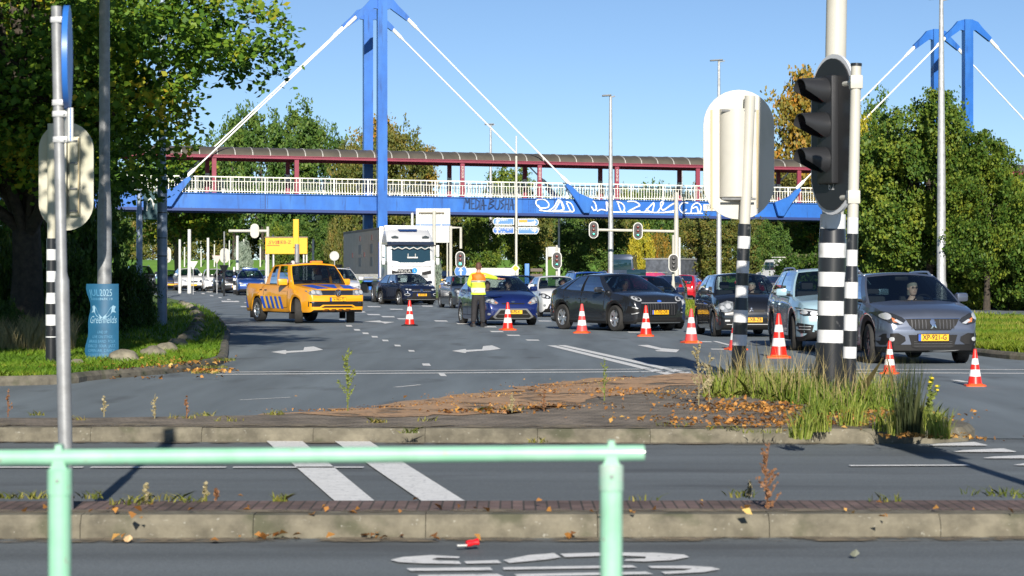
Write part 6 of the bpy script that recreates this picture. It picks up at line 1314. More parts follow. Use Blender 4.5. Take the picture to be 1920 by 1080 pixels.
# people inside cars (seated, seen through the windscreens)
def occupant(car, x, s_, z, label, top, hair, face=0., glasses=False, cap=None, arms=True, grp=None, k=1., sk=None):
    th = car.rotation_euler.z; R = Matrix.Translation(car.location) @ Matrix.Rotation(th, 4, 'Z'); p = R @ Vector((x, s_-car['L']/2, z)); sk = sk or M_SKIN
    t = empty('person', p, th, label, 'person', grp)
    m = mat('cloth_%s' % top[0], top[1], .85)
    skin('body', [[((0,.05,-.25),(.15,.11)),((0,.04,0),(.15,.10)),((0,.02,.28),(.17,.10)),((0,.0,.42),(.07,.06)),((0,-.01,.50),(.05,.05))], [2,((.19,.0,.33),.06),((.25,-.12,.10),.045),((.14,-.36,.16),.034)], [2,((-.19,.0,.33),.06),((-.25,-.12,.10),.045),((-.14,-.36,.16),.034)]], sk, t, sub=1)
    skin('jumper', [[((0,.05,-.22),(.18,.14)),((0,.04,0),(.18,.13)),((0,.02,.27),(.20,.13)),((0,.0,.38),(.09,.08))], [2,((.19,.0,.33),.08),((.25,-.12,.10),.062),((.16,-.32,.15),.048)], [2,((-.19,.0,.33),.08),((-.25,-.12,.10),.062),((-.16,-.32,.15),.048)]], m, t, sub=1)
    for sg in (-1,1): hand(None, (sg*.14,-.36,.17), (-sg*.3,-.5,.5), (0,-.7,.5), (-sg*1,0,0), t, sk, curl=.6)
    head(t, (0,-.02,.60), face, hair, sk, glasses=glasses, k=1.08*k, long=cap is None)
    if cap: mb = MB(); mb.lathe([(.095,.64),(.10,.68),(.085,.74),(.04,.765),(.001,.768)], 16, Matrix.Translation((0,-.01,0))); mb.tube([(0,-.08,.655),(0,-.17,.645)], [.075,.05], 10, flat=.15); mb.build('cap', cap, t)
    return t
M_SKINL = mat('skin_light', (.70,.46,.38), .5)
occupant(c1, .30, 2.02, .66, 'driver with short hair and pale top behind the wheel of the nearest slate crossover', ('beige', (.55,.48,.38)), M_HAIRG, face=.15, glasses=True, sk=M_SKINL)
occupant(c5, .33, 1.95, .60, 'driver in dark cap and jacket inside the dark royal blue hatchback', ('black', (.03,.03,.035)), M_HAIR, cap=M_BLACK, sk=M_SKINL)
occupant(c5, -.33, 1.95, .58, 'passenger in tan clothing inside the dark royal blue hatchback beside the driver', ('tan', (.40,.28,.16)), M_HAIR)
occupant(c4, .33, 2.15, .62, 'driver in grey inside the turning graphite crossover', ('grey', (.20,.20,.22)), M_HAIRG, face=-.4)
occupant(c6, .32, 1.7, .60, 'driver in dark clothing in the white small hatchback', ('black', (.03,.03,.035)), M_HAIR)
occupant(c3, .33, 1.85, .62, 'driver with red and white clothing in the black tall hatchback', ('redwhite', (.50,.06,.05)), M_HAIRG, face=-.3, sk=M_SKINL)
# ================================================================= TREES AND PLANTS
M_BARK = mat('bark', (.075,.06,.045), .95, ns=7, col2=(.035,.03,.024), bump=.8, detail=8, bd=.04)
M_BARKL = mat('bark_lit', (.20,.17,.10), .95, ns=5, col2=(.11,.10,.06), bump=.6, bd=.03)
LM = dict(maple=leafmat('leaf_maple', [(0.026,0.070,0.014),(0.058,0.138,0.017),(0.116,0.232,0.026),(0.217,0.319,0.029),(0.500,0.377,0.029)], .35),
    green=leafmat('leaf_green', [(0.036,0.087,0.020),(0.065,0.138,0.026),(0.109,0.189,0.032),(0.174,0.232,0.041)]),
    olive=leafmat('leaf_olive', [(0.058,0.090,0.023),(0.109,0.138,0.029),(0.174,0.174,0.035),(0.275,0.189,0.043)]),
    lush=leafmat('leaf_lush', [(0.032,0.080,0.014),(0.072,0.145,0.020),(0.160,0.225,0.029),(0.290,0.319,0.036)]),
    autumn=leafmat('leaf_autumn', [(0.072,0.087,0.020),(0.160,0.160,0.029),(0.319,0.217,0.029),(0.500,0.217,0.029)]),
    yellow=leafmat('leaf_yellow', [(0.145,0.189,0.017),(0.290,0.304,0.022),(0.493,0.406,0.029),(0.500,0.435,0.043)]),
    silver=leafmat('leaf_silver', [(0.174,0.246,0.189),(0.319,0.392,0.319),(0.435,0.493,0.406)]),
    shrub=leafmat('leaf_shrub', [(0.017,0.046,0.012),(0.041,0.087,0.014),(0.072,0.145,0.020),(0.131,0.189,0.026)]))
def leaves(C, per, spread, leaf, rng, flat=.55, out=None, droop=.35):
    """leaf quads scattered in flattened sprays round the points C"""
    n = len(C)*per; c = np.repeat(C, per, 0)
    g = rng.normal(size=(n,3)); g /= np.linalg.norm(g, axis=1)[:,None]; g *= (rng.random(n)**.5)[:,None]*np.repeat(spread*(.6+.8*rng.random(len(C))), per)[:,None]; g[:,2] *= flat
    tl = np.repeat(rng.normal(size=(len(C),2))*.35, per, 0); g[:,2] += g[:,0]*tl[:,0]+g[:,1]*tl[:,1]
    p = c+g
    nrm = rng.normal(size=(n,3))*.55; nrm[:,2] += .7; nrm[:,1] -= .35; nrm /= np.linalg.norm(nrm, axis=1)[:,None]
    a = rng.normal(size=(n,3)); a -= nrm*(a*nrm).sum(1)[:,None]; a /= np.linalg.norm(a, axis=1)[:,None]; b = np.cross(nrm, a)
    L = leaf*(.6+.8*rng.random(n))[:,None]; W_ = L*.42
    tip = p+a*L*.55; base = p-a*L*.5; m = p+a*L*.05; dn = nrm*L*.12
    return np.stack([base, m+b*W_-dn, tip-nrm*L*.10, m-b*W_-dn], 1).reshape(-1,3)
def crownpts(blobs, n, rng, inner=.45):
    out = []; vol = np.array([b[1][0]*b[1][1]*b[1][2] for b in blobs])**.75; vol /= vol.sum()
    for (c, r), k in zip(blobs, vol):
        m = int(n*k); d = rng.normal(size=(m,3)); d /= np.linalg.norm(d, axis=1)[:,None]
        lob = 1+.16*np.sin(d[:,0]*5+c[0])+.14*np.sin(d[:,2]*6+c[1]*2)+.12*np.sin(d[:,1]*7)
        out.append(np.array(c)+d*np.array(r)*((inner+(1-inner)*rng.random(m)**.6)*lob)[:,None])
    return np.concatenate(out)
def tree(name, trunk_h, r0, blobs, ncl, per, spread, leaf, lm, seed, label=None, cat='tree', group=None, bark=None, loc=(0,0,0), forks=12, lean=(0,0), zmin=.4, parts=True, flat=.55, inner=.45):
    rng = np.random.default_rng(seed); rd = random.Random(seed)
    t = empty(name, loc, 0, label, cat, group)
    C = crownpts(blobs, ncl, rng, inner); C = C[C[:,2] > zmin]
    top = max(b[0][2]+b[1][2]*.55 for b in blobs); mb = MB()
    pts = [(lean[0]*k/7*(k/7), lean[1]*k/7*(k/7), -.1+(top+.1)*k/7) for k in range(8)]
    pts = [(x+rd.uniform(-.04,.04)*z_, y+rd.uniform(-.03,.03)*z_, z_) for x, y, z_ in pts]; pts[0] = (0,0,-.1)
    mb.tube(pts, [r0*1.35, r0*1.0, r0*.9, r0*.78, r0*.6, r0*.42, r0*.25, r0*.08], 10)
    for k in range(forks):
        tgt = C[rd.randrange(len(C))]; h = min(max(trunk_h*(.75+.6*rd.random()), tgt[2]*.35), top*.8); i = int(h/top*7); i = min(i, 6); f = h/top*7-i; a = Vector(pts[i]).lerp(Vector(pts[i+1]), min(f,1))
        b = Vector(tgt); mid = a.lerp(b, .5)+Vector((0,0,.12*(b-a).length)); rr = r0*rd.uniform(.28,.5)
        mb.tube([a, a.lerp(mid,.6), mid, mid.lerp(b,.5), b], [rr, rr*.8, rr*.6, rr*.35, rr*.08], 6)
        for q in range(3):
            e = Vector(C[rd.randrange(len(C))]); s0 = mid.lerp(b, .3*q)
            if (e-s0).length < 3.5: mb.tube([s0, s0.lerp(e,.5)+Vector((0,0,.1)), e], [rr*.35, rr*.2, rr*.05], 5)
    mb.build('trunk', bark or M_BARK, t, smooth=80)
    npmesh('crown', leaves(C, per, spread, leaf, rng, flat), 4, lm, t)
    return t
# --- the big maple at the left whose crown hangs into the picture
tree('maple_tree', 3.0, .33, [((-1.2,-.5,7.4),(5.0,5.2,5.2)), ((3.7,-2.6,6.4),(2.2,2.2,1.3)), ((2.4,-2.8,4.9),(2.0,2.2,1.0)), ((-2,-3,4.5),(4,3,2.2))], 1300, 64, .60, .135, LM['maple'], 11, 'large dark maple with yellowing leaves overhanging the left side of the road', loc=(-10.75,49.5,.1), forks=40, zmin=3.35, inner=.35)
tree('maple_tree', 3.0, .27, [((-.9,0,9),(3.0,4,5.0)), ((-2,0,3.5),(2,3,2))], 500, 40, .7, .19, LM['maple'], 12, 'second dark maple standing behind the large one at the left', loc=(-12.2,60,.1), forks=16, zmin=2.5)
tree('maple_tree', 5.0, .3, [((2.0,0,9.9),(6.8,5.2,4.6))], 900, 36, .75, .22, LM['maple'], 13, 'maple outside the left edge that shades the verge', loc=(-13.4,25,.1), forks=14)
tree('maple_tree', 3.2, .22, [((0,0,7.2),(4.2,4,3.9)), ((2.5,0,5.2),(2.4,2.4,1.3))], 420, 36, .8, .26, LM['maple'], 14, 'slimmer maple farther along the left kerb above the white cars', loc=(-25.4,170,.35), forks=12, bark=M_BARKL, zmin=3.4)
tree('maple_tree', 6.0, .3, [((3.2,.5,8.2),(4.4,4.2,1.9)), ((7.4,-1.2,7.3),(3.3,1.6,.7))], 520, 38, .6, .18, LM['maple'], 16, 'maple outside the frame whose boughs pass above the left verge', loc=(-14.2,37,.1), forks=16, zmin=6.15)
tree('maple_tree', 3.2, .24, [((0,0,8),(3.8,4,5))], 420, 36, .85, .26, LM['maple'], 15, 'maple in the middle of the left row behind the grey masts', loc=(-17.9,82,.1), forks=12, zmin=5.)
# --- background prototypes
protos = {}
def proto(key, *a, **k): protos[key] = (tree(*a, **k), [False])
BL = {'round': [((0,0,7.2),(4.4,4.2,4.6)), ((1.6,0,4.6),(3.2,3,2.4)), ((-1.8,.3,9.4),(2.2,2.2,2.4))], 'tall': [((0,0,7.5),(3.2,3,5.2)), ((.8,0,10.6),(1.7,1.7,2.4)), ((-1,0,4.5),(2.8,2.6,2.6))], 'low': [((0,0,3.6),(5.2,3.4,3.6)), ((2.5,0,2.2),(3.2,2.5,2.2)), ((-2.4,0,5),(2.4,2.2,2.2))]}
PW = dict(round=9.2, tall=7.0, low=11.5); PH = dict(round=12.2, tall=13.2, low=7.4)
BK = {}
gT = 'background trees beyond the footbridge'
def bgtree(shape, px, ytop, d, wpx, lm, label, base=None, rot=None, lf=.30, n=1.):
    key = (shape, lm); s = F/d; z0 = gh((px-960)/s, d) if base is None else base; H_ = CH+(HZ-ytop)/s-z0; Wm = wpx/s
    if key not in BK:
        t = tree({'round':'broadleaf_tree','tall':'broadleaf_tree','low':'thicket_tree'}[shape], 2.5 if shape != 'low' else 1., .22, BL[shape], int(330*n), 42, .85, lf, LM[lm], hash(shape) % 7+len(BK)*3+21, forks=12, zmin=.3 if shape == 'low' else 1.6, flat=.6); BK[key] = t
    else: t = copy_tree(BK[key])
    tag(t, label, 'tree', gT); t.location = ((px-960)/s, d, z0-.1); t.scale = (Wm/PW[shape], Wm/PW[shape]*.9, H_/PH[shape]); t.rotation_euler = (0,0, rot if rot is not None else random.uniform(-.6,.6)); return t
ordn = ['first','second','third','fourth','fifth','sixth','seventh','eighth','ninth','tenth','eleventh','twelfth','thirteenth','fourteenth','fifteenth','sixteenth','seventeenth','eighteenth','nineteenth','twentieth']
for i, (sh, px, y, d, w_, lm) in enumerate([('round',395,262,235,120,'lush'),('tall',438,196,228,95,'green'),('round',492,182,222,125,'green'),('tall',556,178,226,110,'green'),('round',612,212,230,110,'green'),('round',668,246,216,90,'olive'),('tall',706,200,224,100,'autumn'),('round',755,222,221,110,'olive'),('tall',795,262,226,70,'autumn'),
        ('round',352,300,240,110,'green'),('round',962,298,235,100,'lush')]):
    bgtree(sh, px, y, d, w_, lm, '%s tall %s tree from the left above the bridge roof%s' % (ordn[i], {'lush':'bright green','green':'deep green','olive':'olive','autumn':'brownish'}[lm], '' if px < 900 else ', alone in the gap'))
lows = [(150,400,'olive'),(200,396,'green'),(243,402,'lush'),(287,398,'olive'),(330,402,'green'),(385,398,'olive'),(440,405,'olive'),(500,398,'green'),(556,400,'lush'),(610,402,'green'),(660,398,'olive'),(716,392,'olive'),(770,396,'green'),(815,380,'olive'),(862,372,'olive'),(908,366,'lush'),(955,370,'green'),(1003,362,'olive'),(1050,352,'green'),(1100,356,'green'),(1148,352,'olive'),(1195,346,'lush'),(1240,338,'green'),(1290,344,'olive'),(1338,346,'olive'),(1385,342,'green'),(1432,350,'olive'),(1480,352,'green')]
for i, (px, y, lm) in enumerate(lows):
    bgtree('low', px, y, 226+(i*7) % 17, 92, lm, 'leafy %s tree number %d from the left in the thicket seen under the bridge' % ({'lush':'bright green','green':'deep green','olive':'olive'}[lm], i+1))
for i, (px, y, d, w_, lm) in enumerate([(528,408,190,70,'lush'),(585,402,188,80,'green'),(640,410,185,60,'olive'),(845,404,172,80,'olive'),(905,400,170,75,'lush'),(985,398,174,85,'lush'),(1075,405,176,80,'green'),(1140,398,172,90,'green'),(1205,425,165,60,'yellow'),(1240,428,168,50,'autumn'),(1320,400,160,110,'olive'),(1400,396,160,90,'olive'),(1450,405,150,70,'green')]):
    bgtree('round' if w_ > 60 else 'low', px, y, d, w_, lm, '%s of the nearer trees with its crown just under the bridge girder' % ordn[i])
for i, (px, y, d, w_, lm, lb) in enumerate([(1496,104,188,120,'autumn','tall orange tinged tree left of the traffic light head'),(1545,150,192,110,'autumn','brownish tree directly behind the thick mast'),(1470,300,184,90,'olive','olive crown below the orange tinged tree'),(1640,160,190,100,'green','green tree behind the slim cream pole'),(1598,190,118,90,'yellow','yellowing tree right of the slim cream pole'),(1530,385,178,110,'shrub','dark tree under the right end of the bridge')]):
    bgtree('tall', px, y, d, w_, lm, lb)
p = A(455, 470, 200); bgtree('low', 457, 446, 200, 36, 'silver', 'small silvery bush between the flag poles')
# --- right hand group in front of the bridge
RK = None
for i, (px, y, d, w_, lb) in enumerate([(1745,150,96,250,'largest round green tree at the right in front of the second pylon'),(1652,215,98,170,'green tree left of the largest one at the right'),(1850,232,93,190,'green tree right of the slim street lamp at the right'),(1935,300,97,170,'green tree cut by the right edge of the photograph')]):
    s = F/d; Wm = w_/s; H_ = CH+(HZ-y)/s-.1
    if RK is None: t = RK = tree('lime_tree', 2.4, .24, [((0,0,5.6),(4.2,4,3.6)), ((0,0,8.2),(2.4,2.4,2.2)), ((2,-.5,3.8),(2.6,2.6,1.8)), ((-2.2,-.5,3.6),(2.4,2.6,1.7))], 900, 54, .60, .185, LM['lush'], 77, forks=18, zmin=1.7)
    else: t = copy_tree(RK)
    tag(t, lb, 'tree', 'round trees at the right'); t.location = ((px-960)/s, d, .1); t.scale = (Wm/8.4, Wm/8.4, H_/10.6); t.rotation_euler = (0,0,i*1.9)
for i, px in enumerate((1640,1800)):
    pass
# dark shrubs
SH = None
def shrub(px, d, wpx, hz_, lm, label, grp, z=.1):
    key = ('shrub', lm); s = F/d
    if key not in BK: t = BK[key] = tree('shrub', .4, .05, [((0,0,.9),(1.5,1.2,1.05)), ((.6,0,.5),(1.3,1,.6)), ((-.6,0,1.3),(.8,.8,.7))], 190, 34, .32, .12, LM[lm], 91+len(BK), forks=8, zmin=.05)
    else: t = copy_tree(BK[key])
    tag(t, label, 'shrub', grp); H_ = CH+(HZ-hz_)/s-z; t.location = ((px-960)/s, d, z); t.scale = (wpx/s/3.1, wpx/s/3.1, H_/2.05); t.rotation_euler = (0,0,random.uniform(0,6)); return t
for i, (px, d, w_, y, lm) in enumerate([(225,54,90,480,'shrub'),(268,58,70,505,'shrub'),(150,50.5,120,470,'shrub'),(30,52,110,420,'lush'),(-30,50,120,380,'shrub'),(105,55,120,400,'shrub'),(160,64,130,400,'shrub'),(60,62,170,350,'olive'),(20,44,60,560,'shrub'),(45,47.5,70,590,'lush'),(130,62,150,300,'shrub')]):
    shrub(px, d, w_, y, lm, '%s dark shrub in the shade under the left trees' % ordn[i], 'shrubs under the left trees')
for i, (px, d, w_, y, lm) in enumerate([(1830,96,150,440,'lush'),(1890,94,150,425,'lush'),(1945,92,140,420,'lush'),(1790,99,110,470,'shrub'),(1700,102,120,480,'lush'),(1650,104,100,480,'shrub'),(1850,100,180,380,'shrub'),(1920,101,170,360,'shrub'),(1600,118,120,470,'lush'),(1545,120,110,450,'shrub'),(1490,122,100,470,'shrub'),(1735,108,120,460,'lush')]):
    shrub(px, d, w_, y, lm, '%s hedge shrub in the green hedge beyond the right carriageway' % ordn[i], 'hedge beyond the right carriageway')
t = shrub(818, 150, 26, 470, 'silver', 'plume of dry pampas grass right of the truck', None)
# --- ground cover
GR = dict(verge=leafmat('grass_verge', [(.06,.13,.010),(.11,.22,.014),(.17,.30,.02),(.34,.34,.05)], .35), dry=leafmat('grass_meadow', [(.09,.15,.012),(.16,.24,.016),(.26,.32,.03),(.42,.38,.10)], .35), tall=leafmat('grass_tall', [(.07,.14,.02),(.15,.23,.03),(.28,.34,.05),(.48,.46,.16)], .35), straw=leafmat('grass_straw', [(.30,.25,.10),(.42,.34,.15),(.5,.42,.22)], .3))
def blades(name, P, h, w_, m, lean=.35, label=None, kind='stuff'):
    n = len(P); r = RNG.random(n)*2*pi; wx = np.stack([np.cos(r), np.sin(r), np.zeros(n)], 1)*(w_*(.6+.8*RNG.random(n)))[:,None]
    H_ = (np.asarray(h)*(.45+.9*RNG.random(n))) if np.ndim(h) == 0 or True else h; ln = RNG.normal(size=(n,2))*lean; tip = P+np.stack([ln[:,0]*H_, ln[:,1]*H_, H_], 1); mid = P*.5+tip*.5-np.stack([ln[:,0]*H_*.22, ln[:,1]*H_*.22, -H_*.05], 1)
    v = np.stack([P-wx, P+wx, mid+wx*.7, tip, mid-wx*.7], 1).reshape(-1,3)
    o = npmesh(name, v, 5, m); 
    if kind: o['kind'] = kind
    if label: o['label'] = label
    return o
def region(n, y0, y1, fx, bias=1.):
    y = y0+(y1-y0)*RNG.random(n)**bias; x = np.array([fx(v) for v in y]); u = RNG.random(n); return np.stack([x[:,0]+(x[:,1]-x[:,0])*u, y, np.full(n, .10)], 1)
lex = lambda y: float(np.interp(y, [p.y for p in LE], [p.x for p in LE])); rex = lambda y: float(np.interp(y, [p.y for p in RE][6:], [p.x for p in RE][6:]))
def lef(y): return (-y*.235-1, (lex(y) if y > 30.3 else -6.9-(30.3-y)*6)-.16)
blades('grass', region(42000, 29.6, 47, lef, 1.2), .085, .006, GR['verge'], .5)
blades('grass', region(12000, 46, 105, lambda y: (-y*.235, lex(y)-.1)), .14, .010, GR['verge'], .5)
lex2 = lambda y: float(np.interp(y, [p[1] for p in RIGHT_EDGE[3:]], [p[0] for p in RIGHT_EDGE[3:]])); olx = lambda y: float(np.interp(y, [p.y for p in OL], [p.x for p in OL]))
P = region(52000, 39.8, 76, lambda y: (lex2(y)+.18, min(olx(y)-.2, y*.235+.5)), 1.2); P = P[P[:,1] > 39.9+np.clip(.13*(P[:,0]-9), 0, 9)]
nz_ = np.array([noise.noise(Vector((p[0]*.5, p[1]*.22, 3))) for p in P]); blades('grass', P[nz_ > -.05], .12, .008, GR['dry'], .4); blades('grass', P[nz_ <= -.05], .09, .008, GR['verge'], .45)
blades('grass', region(15000, 75, 135, lambda y: (lex2(y)+.2, olx(y)-.2)), .13, .016, GR['dry'], .4)
orx = lambda y: float(np.interp(y, [p.y for p in ORR], [p.x for p in ORR]))
blades('grass', region(14000, 77, 112, lambda y: (orx(y)+.2, y*.235+1)), .18, .015, GR['verge'], .4)
# dry grass under the left trees
P = region(2600, 40, 48, lambda y: (-y*.235, -y*.195)); blades('grass', P, .5, .006, GR['straw'], .3)
# grass on the island
def clump(cx, cy, n, r, h, m, w_=.006, lean=.22, z=.11):
    a = RNG.random(n)*2*pi; q = np.sqrt(RNG.random(n))*r; P = np.stack([cx+np.cos(a)*q, cy+np.sin(a)*q*1.6, np.full(n, z)], 1); return P
isl = []
for px, y, r, n in [(1350,742,.22,260),(1385,735,.3,420),(1420,738,.3,480),(1455,745,.3,480),(1490,750,.35,520),(1520,755,.3,420),(1560,770,.25,380),(1610,765,.28,420),(1650,765,.25,380),(1500,730,.4,420),(1440,728,.4,400),(1640,740,.35,380)]:
    g = G(px, y, .11); isl.append(clump(g.x, g.y, n, r, 0, None))
blades('grass', np.concatenate(isl)[::2], .25, .0055, GR['tall'], .3)
isl2 = np.concatenate(isl)[1::9]; blades('grass', isl2, .48, .0035, GR['straw'], .2); blades('weeds', np.concatenate(isl)[::3]+np.array([0,-.3,0]), .09, .008, GR['tall'], .8)
isl = []
for px, y, r, n in [(1530,808,.13,150),(1600,800,.14,130),(1700,815,.16,320),(1730,805,.12,160),(1540,780,.12,110),(1665,808,.14,120),(1760,822,.1,140),(1500,822,.10,130)]:
    g = G(px, y, .11); isl.append(clump(g.x, g.y, n, r, 0, None))
blades('grass', np.concatenate(isl), .22, .0045, GR['tall'], .3)
g = G(1703, 818, .11); blades('reed_tuft', clump(g.x, g.y, 260, .10, 0, None), .55, .004, leafmat('reed_dark', [(.03,.05,.02),(.06,.08,.03),(.12,.13,.05)]), .14, label='tall dark reed tuft at the nose of the island', kind=None)['category'] = 'plant'
# small weeds in the joints of kerbs and paving
WL = leafmat('weed_leaf', [(.07,.10,.02),(.13,.17,.03),(.28,.27,.06),(.40,.30,.10)], .3)
wd = []
for px, y, z, n, r in [(70,779,.11,60,.08),(140,788,.11,40,.12),(345,785,.11,60,.16),(385,780,.11,60,.10),(515,778,.11,90,.10),(430,790,.11,40,.14),(705,793,.11,80,.10),(768,812,.10,70,.08),(800,790,.11,30,.1),(900,772,.11,60,.12),(960,768,.11,50,.15),(20,935,.12,70,.10),(72,935,.12,70,.08),(165,935,.12,50,.10),(245,945,.12,60,.14),(300,938,.12,80,.16),(525,940,.12,60,.05),(350,940,.12,60,.12),(1200,938,.12,30,.12),(1385,932,.12,70,.12),(1660,940,.12,40,.1),(1860,928,.12,90,.20),(1900,932,.12,60,.15),(1010,830,.0,50,.1),(1120,826,0,60,.16),(1430,812,.11,60,.2),(1360,806,.11,60,.2),(1260,800,.11,50,.2),(400,690,.1,240,.22),(420,676,.1,200,.2),(385,700,.1,120,.2)]:
    g = G(px, y, z); P = clump(g.x, g.y, n, r, 0, None, z=z); P[:,1] = g.y+(P[:,1]-g.y)*.4; wd.append(P)
blades('weeds', np.concatenate(wd)[::2], .045, .006, WL, .9)
def stalk(px, y, ytop, z, label, m, side=9, leafn=14, lsz=.05, name='tall_weed', wob=.02, flower=None):
    g = G(px, y, z); h = CH+(HZ-ytop)*g.y/F-z; t = empty(name, g, 0, label, 'weed'); rd = random.Random(px)
    mb = MB(); pts = [(wob*h*sin(k*1.3)*k/6, 0, h*k/6) for k in range(7)]; mb.tube(pts, [.006,.006,.005,.004,.0035,.003,.002], 5)
    tips = []
    for k in range(side):
        a = rd.uniform(0, 2*pi); z0 = h*(.2+.7*k/side); l_ = h*.28*(1-.6*k/side); b = (pts[int(z0/h*6)][0], 0, z0); e = (b[0]+cos(a)*l_*.6, sin(a)*l_*.5, z0+l_*.75); mb.tube([b, ((b[0]+e[0])/2+cos(a)*.01, e[1]*.6, (b[2]+e[2])/2), e], [.003,.0025,.0015], 4); tips.append((b, e))
    mb.build('stem', m, t)
    C = []
    for b, e in tips:
        for q in range(leafn): f = rd.random(); C.append([b[i]+(e[i]-b[i])*f for i in range(3)])
    for q in range(leafn*3): f = rd.random()*.9+.1; k = min(int(f*6), 5); C.append([pts[k][0], 0, h*f])
    npmesh('leaves', leaves(np.array(C), 1, .012, lsz, np.random.default_rng(px)), 4, m, t)
    if flower:
        for b, e in tips[-4:]: mb = MB(); mb.lathe([(.001,-.008),(.016,0),(.012,.01),(.001,.013)], 8, Matrix.Translation(e)); mb.build('flower', flower, t)
    return t
M_GS = leafmat('stalk_green', [(.10,.15,.03),(.22,.27,.06),(.34,.36,.12)], .3); M_BS = leafmat('stalk_brown', [(.16,.07,.03),(.28,.14,.07),(.36,.22,.12)], .2); M_DS = leafmat('stalk_dry', [(.28,.24,.12),(.42,.36,.22)], .2)
stalk(652, 772, 650, .11, 'tall pale green branching weed at the back edge of the island left of centre', M_GS, 14, 16, .026)
stalk(1133, 752, 672, .11, 'slim green weed on the back of the island below the officer cones', M_GS, 7, 9, .022)
stalk(1438, 985, 830, .02, 'dead reddish brown weed stalk in front of the near brick strip', M_BS, 10, 16, .022, wob=.03)
stalk(1745, 818, 700, .11, 'branching green weed with yellow flowers at the nose of the island', M_GS, 9, 12, .04, flower=mat('petal_yellow', (.75,.55,.02), .6))
stalk(1310, 760, 640, .11, 'feathery pale grass stalk left of the banded sign pole', M_DS, 8, 16, .03); stalk(1330, 756, 660, .11, 'pale feathery grass plume beside the banded sign pole', M_DS, 6, 12, .03)
for i, (px, y, yt, z) in enumerate([(15,782,730,.11),(195,782,742,.11),(290,785,738,.11),(350,785,742,.11),(275,945,905,.12),(385,938,905,.12),(1020,772,735,.11),(1405,935,900,.12),(960,775,735,.11),(405,938,915,.12)]):
    stalk(px, y, yt, z, '%s small dry weed from the left among those on the kerb edges' % ordn[i], M_DS if i % 3 else M_BS, 4, 6, .025)
# --- fallen leaves
LF = leafmat('fallen_leaf', [(.16,.07,.03),(.38,.17,.05),(.58,.28,.07),(.66,.46,.15)], .15)
def litter(spots, size=.048, name='fallen_leaves'):
    V = []
    for px, y, z, rx, ry, n in spots:
        g = G(px, y, z); C = np.stack([g.x+RNG.normal(size=n)*rx, g.y+RNG.normal(size=n)*ry, np.full(n, z)+RNG.random(n)*.03+.008], 1)
        nrm = RNG.normal(size=(n,3))*.45; nrm[:,2] += 1; nrm /= np.linalg.norm(nrm, axis=1)[:,None]; a = RNG.normal(size=(n,3)); a -= nrm*(a*nrm).sum(1)[:,None]; a /= np.linalg.norm(a, axis=1)[:,None]; b = np.cross(nrm, a)
        L = size*(.5+.8*RNG.random(n))[:,None]; V.append(np.stack([C-a*L*.5, C+b*L*.4+nrm*L*.25, C+a*L*.6, C-b*L*.4+nrm*L*.25], 1).reshape(-1,3))
    o = npmesh(name, np.concatenate(V), 4, LF); o['kind'] = 'stuff'; return o
litter([(1080,824,.0,.28,.04,90),(1180,826,0,.4,.04,110),(1300,826,0,.5,.04,130),(1400,828,0,.25,.04,90),(1480,828,0,.2,.05,80),(1560,828,0,.15,.04,60),(1700,826,0,.4,.06,120),(1400,765,.11,.4,.5,220),(1460,770,.11,.5,.5,330),(1560,790,.11,.5,.35,280),(1630,780,.11,.4,.4,220),(1500,800,.11,.6,.2,260),(1300,745,.11,.5,.7,90),(1150,740,.11,.7,.6,60),(1000,768,.11,.5,.15,60),(900,775,.11,.3,.1,70),(1740,822,.11,.2,.1,90),(1340,790,.11,.5,.25,120),(1250,720,.02,.8,.7,60),(1050,745,.02,.9,.4,50),(30,805,.05,.2,.15,40),(240,806,0,.3,.06,30),(590,822,0,.15,.04,20),(500,818,0,.12,.04,16),(900,815,0,.5,.05,16)])
litter([(390,698,.0,.2,.25,110),(408,680,0,.10,.6,60),(300,711,0,.8,.06,14),(210,712,0,.6,.1,14),(90,690,.11,.6,.6,90),(200,690,.11,.6,.5,110),(320,682,.11,.4,.5,110),(240,672,.11,.8,.9,90)], .07)
litter([(680,773,.01,.5,.06,260),(800,768,.01,.4,.1,300),(900,760,.01,.4,.2,400),(1000,745,.01,.5,.35,500),(1100,728,.01,.5,.5,500),(1200,716,.01,.4,.5,400),(1290,712,.01,.3,.5,260),(1000,762,.12,.6,.1,200),(1180,735,.12,.5,.3,300)], .022)
litter([(1385,1000,0,.12,.02,18),(230,1017,0,.03,.01,3),(500,1012,0,.1,.01,8),(650,1008,0,.25,.02,8),(712,1010,0,.03,.02,4),(1068,1010,0,.02,.01,3),(1240,960,.12,.8,.2,12),(200,960,.12,1,.2,20),(700,960,.12,1.4,.2,14),(1700,960,.12,.9,.2,10),(620,1015,0,.8,.05,8)], .05)
bgtree('round', 172, 215, 90, 165, 'green', 'deep green tree behind the left trees beside the restaurant sign pole', base=.1)
bgtree('round', 60, 200, 88, 180, 'green', 'deep green tree far left behind the maple trunk', base=.1)
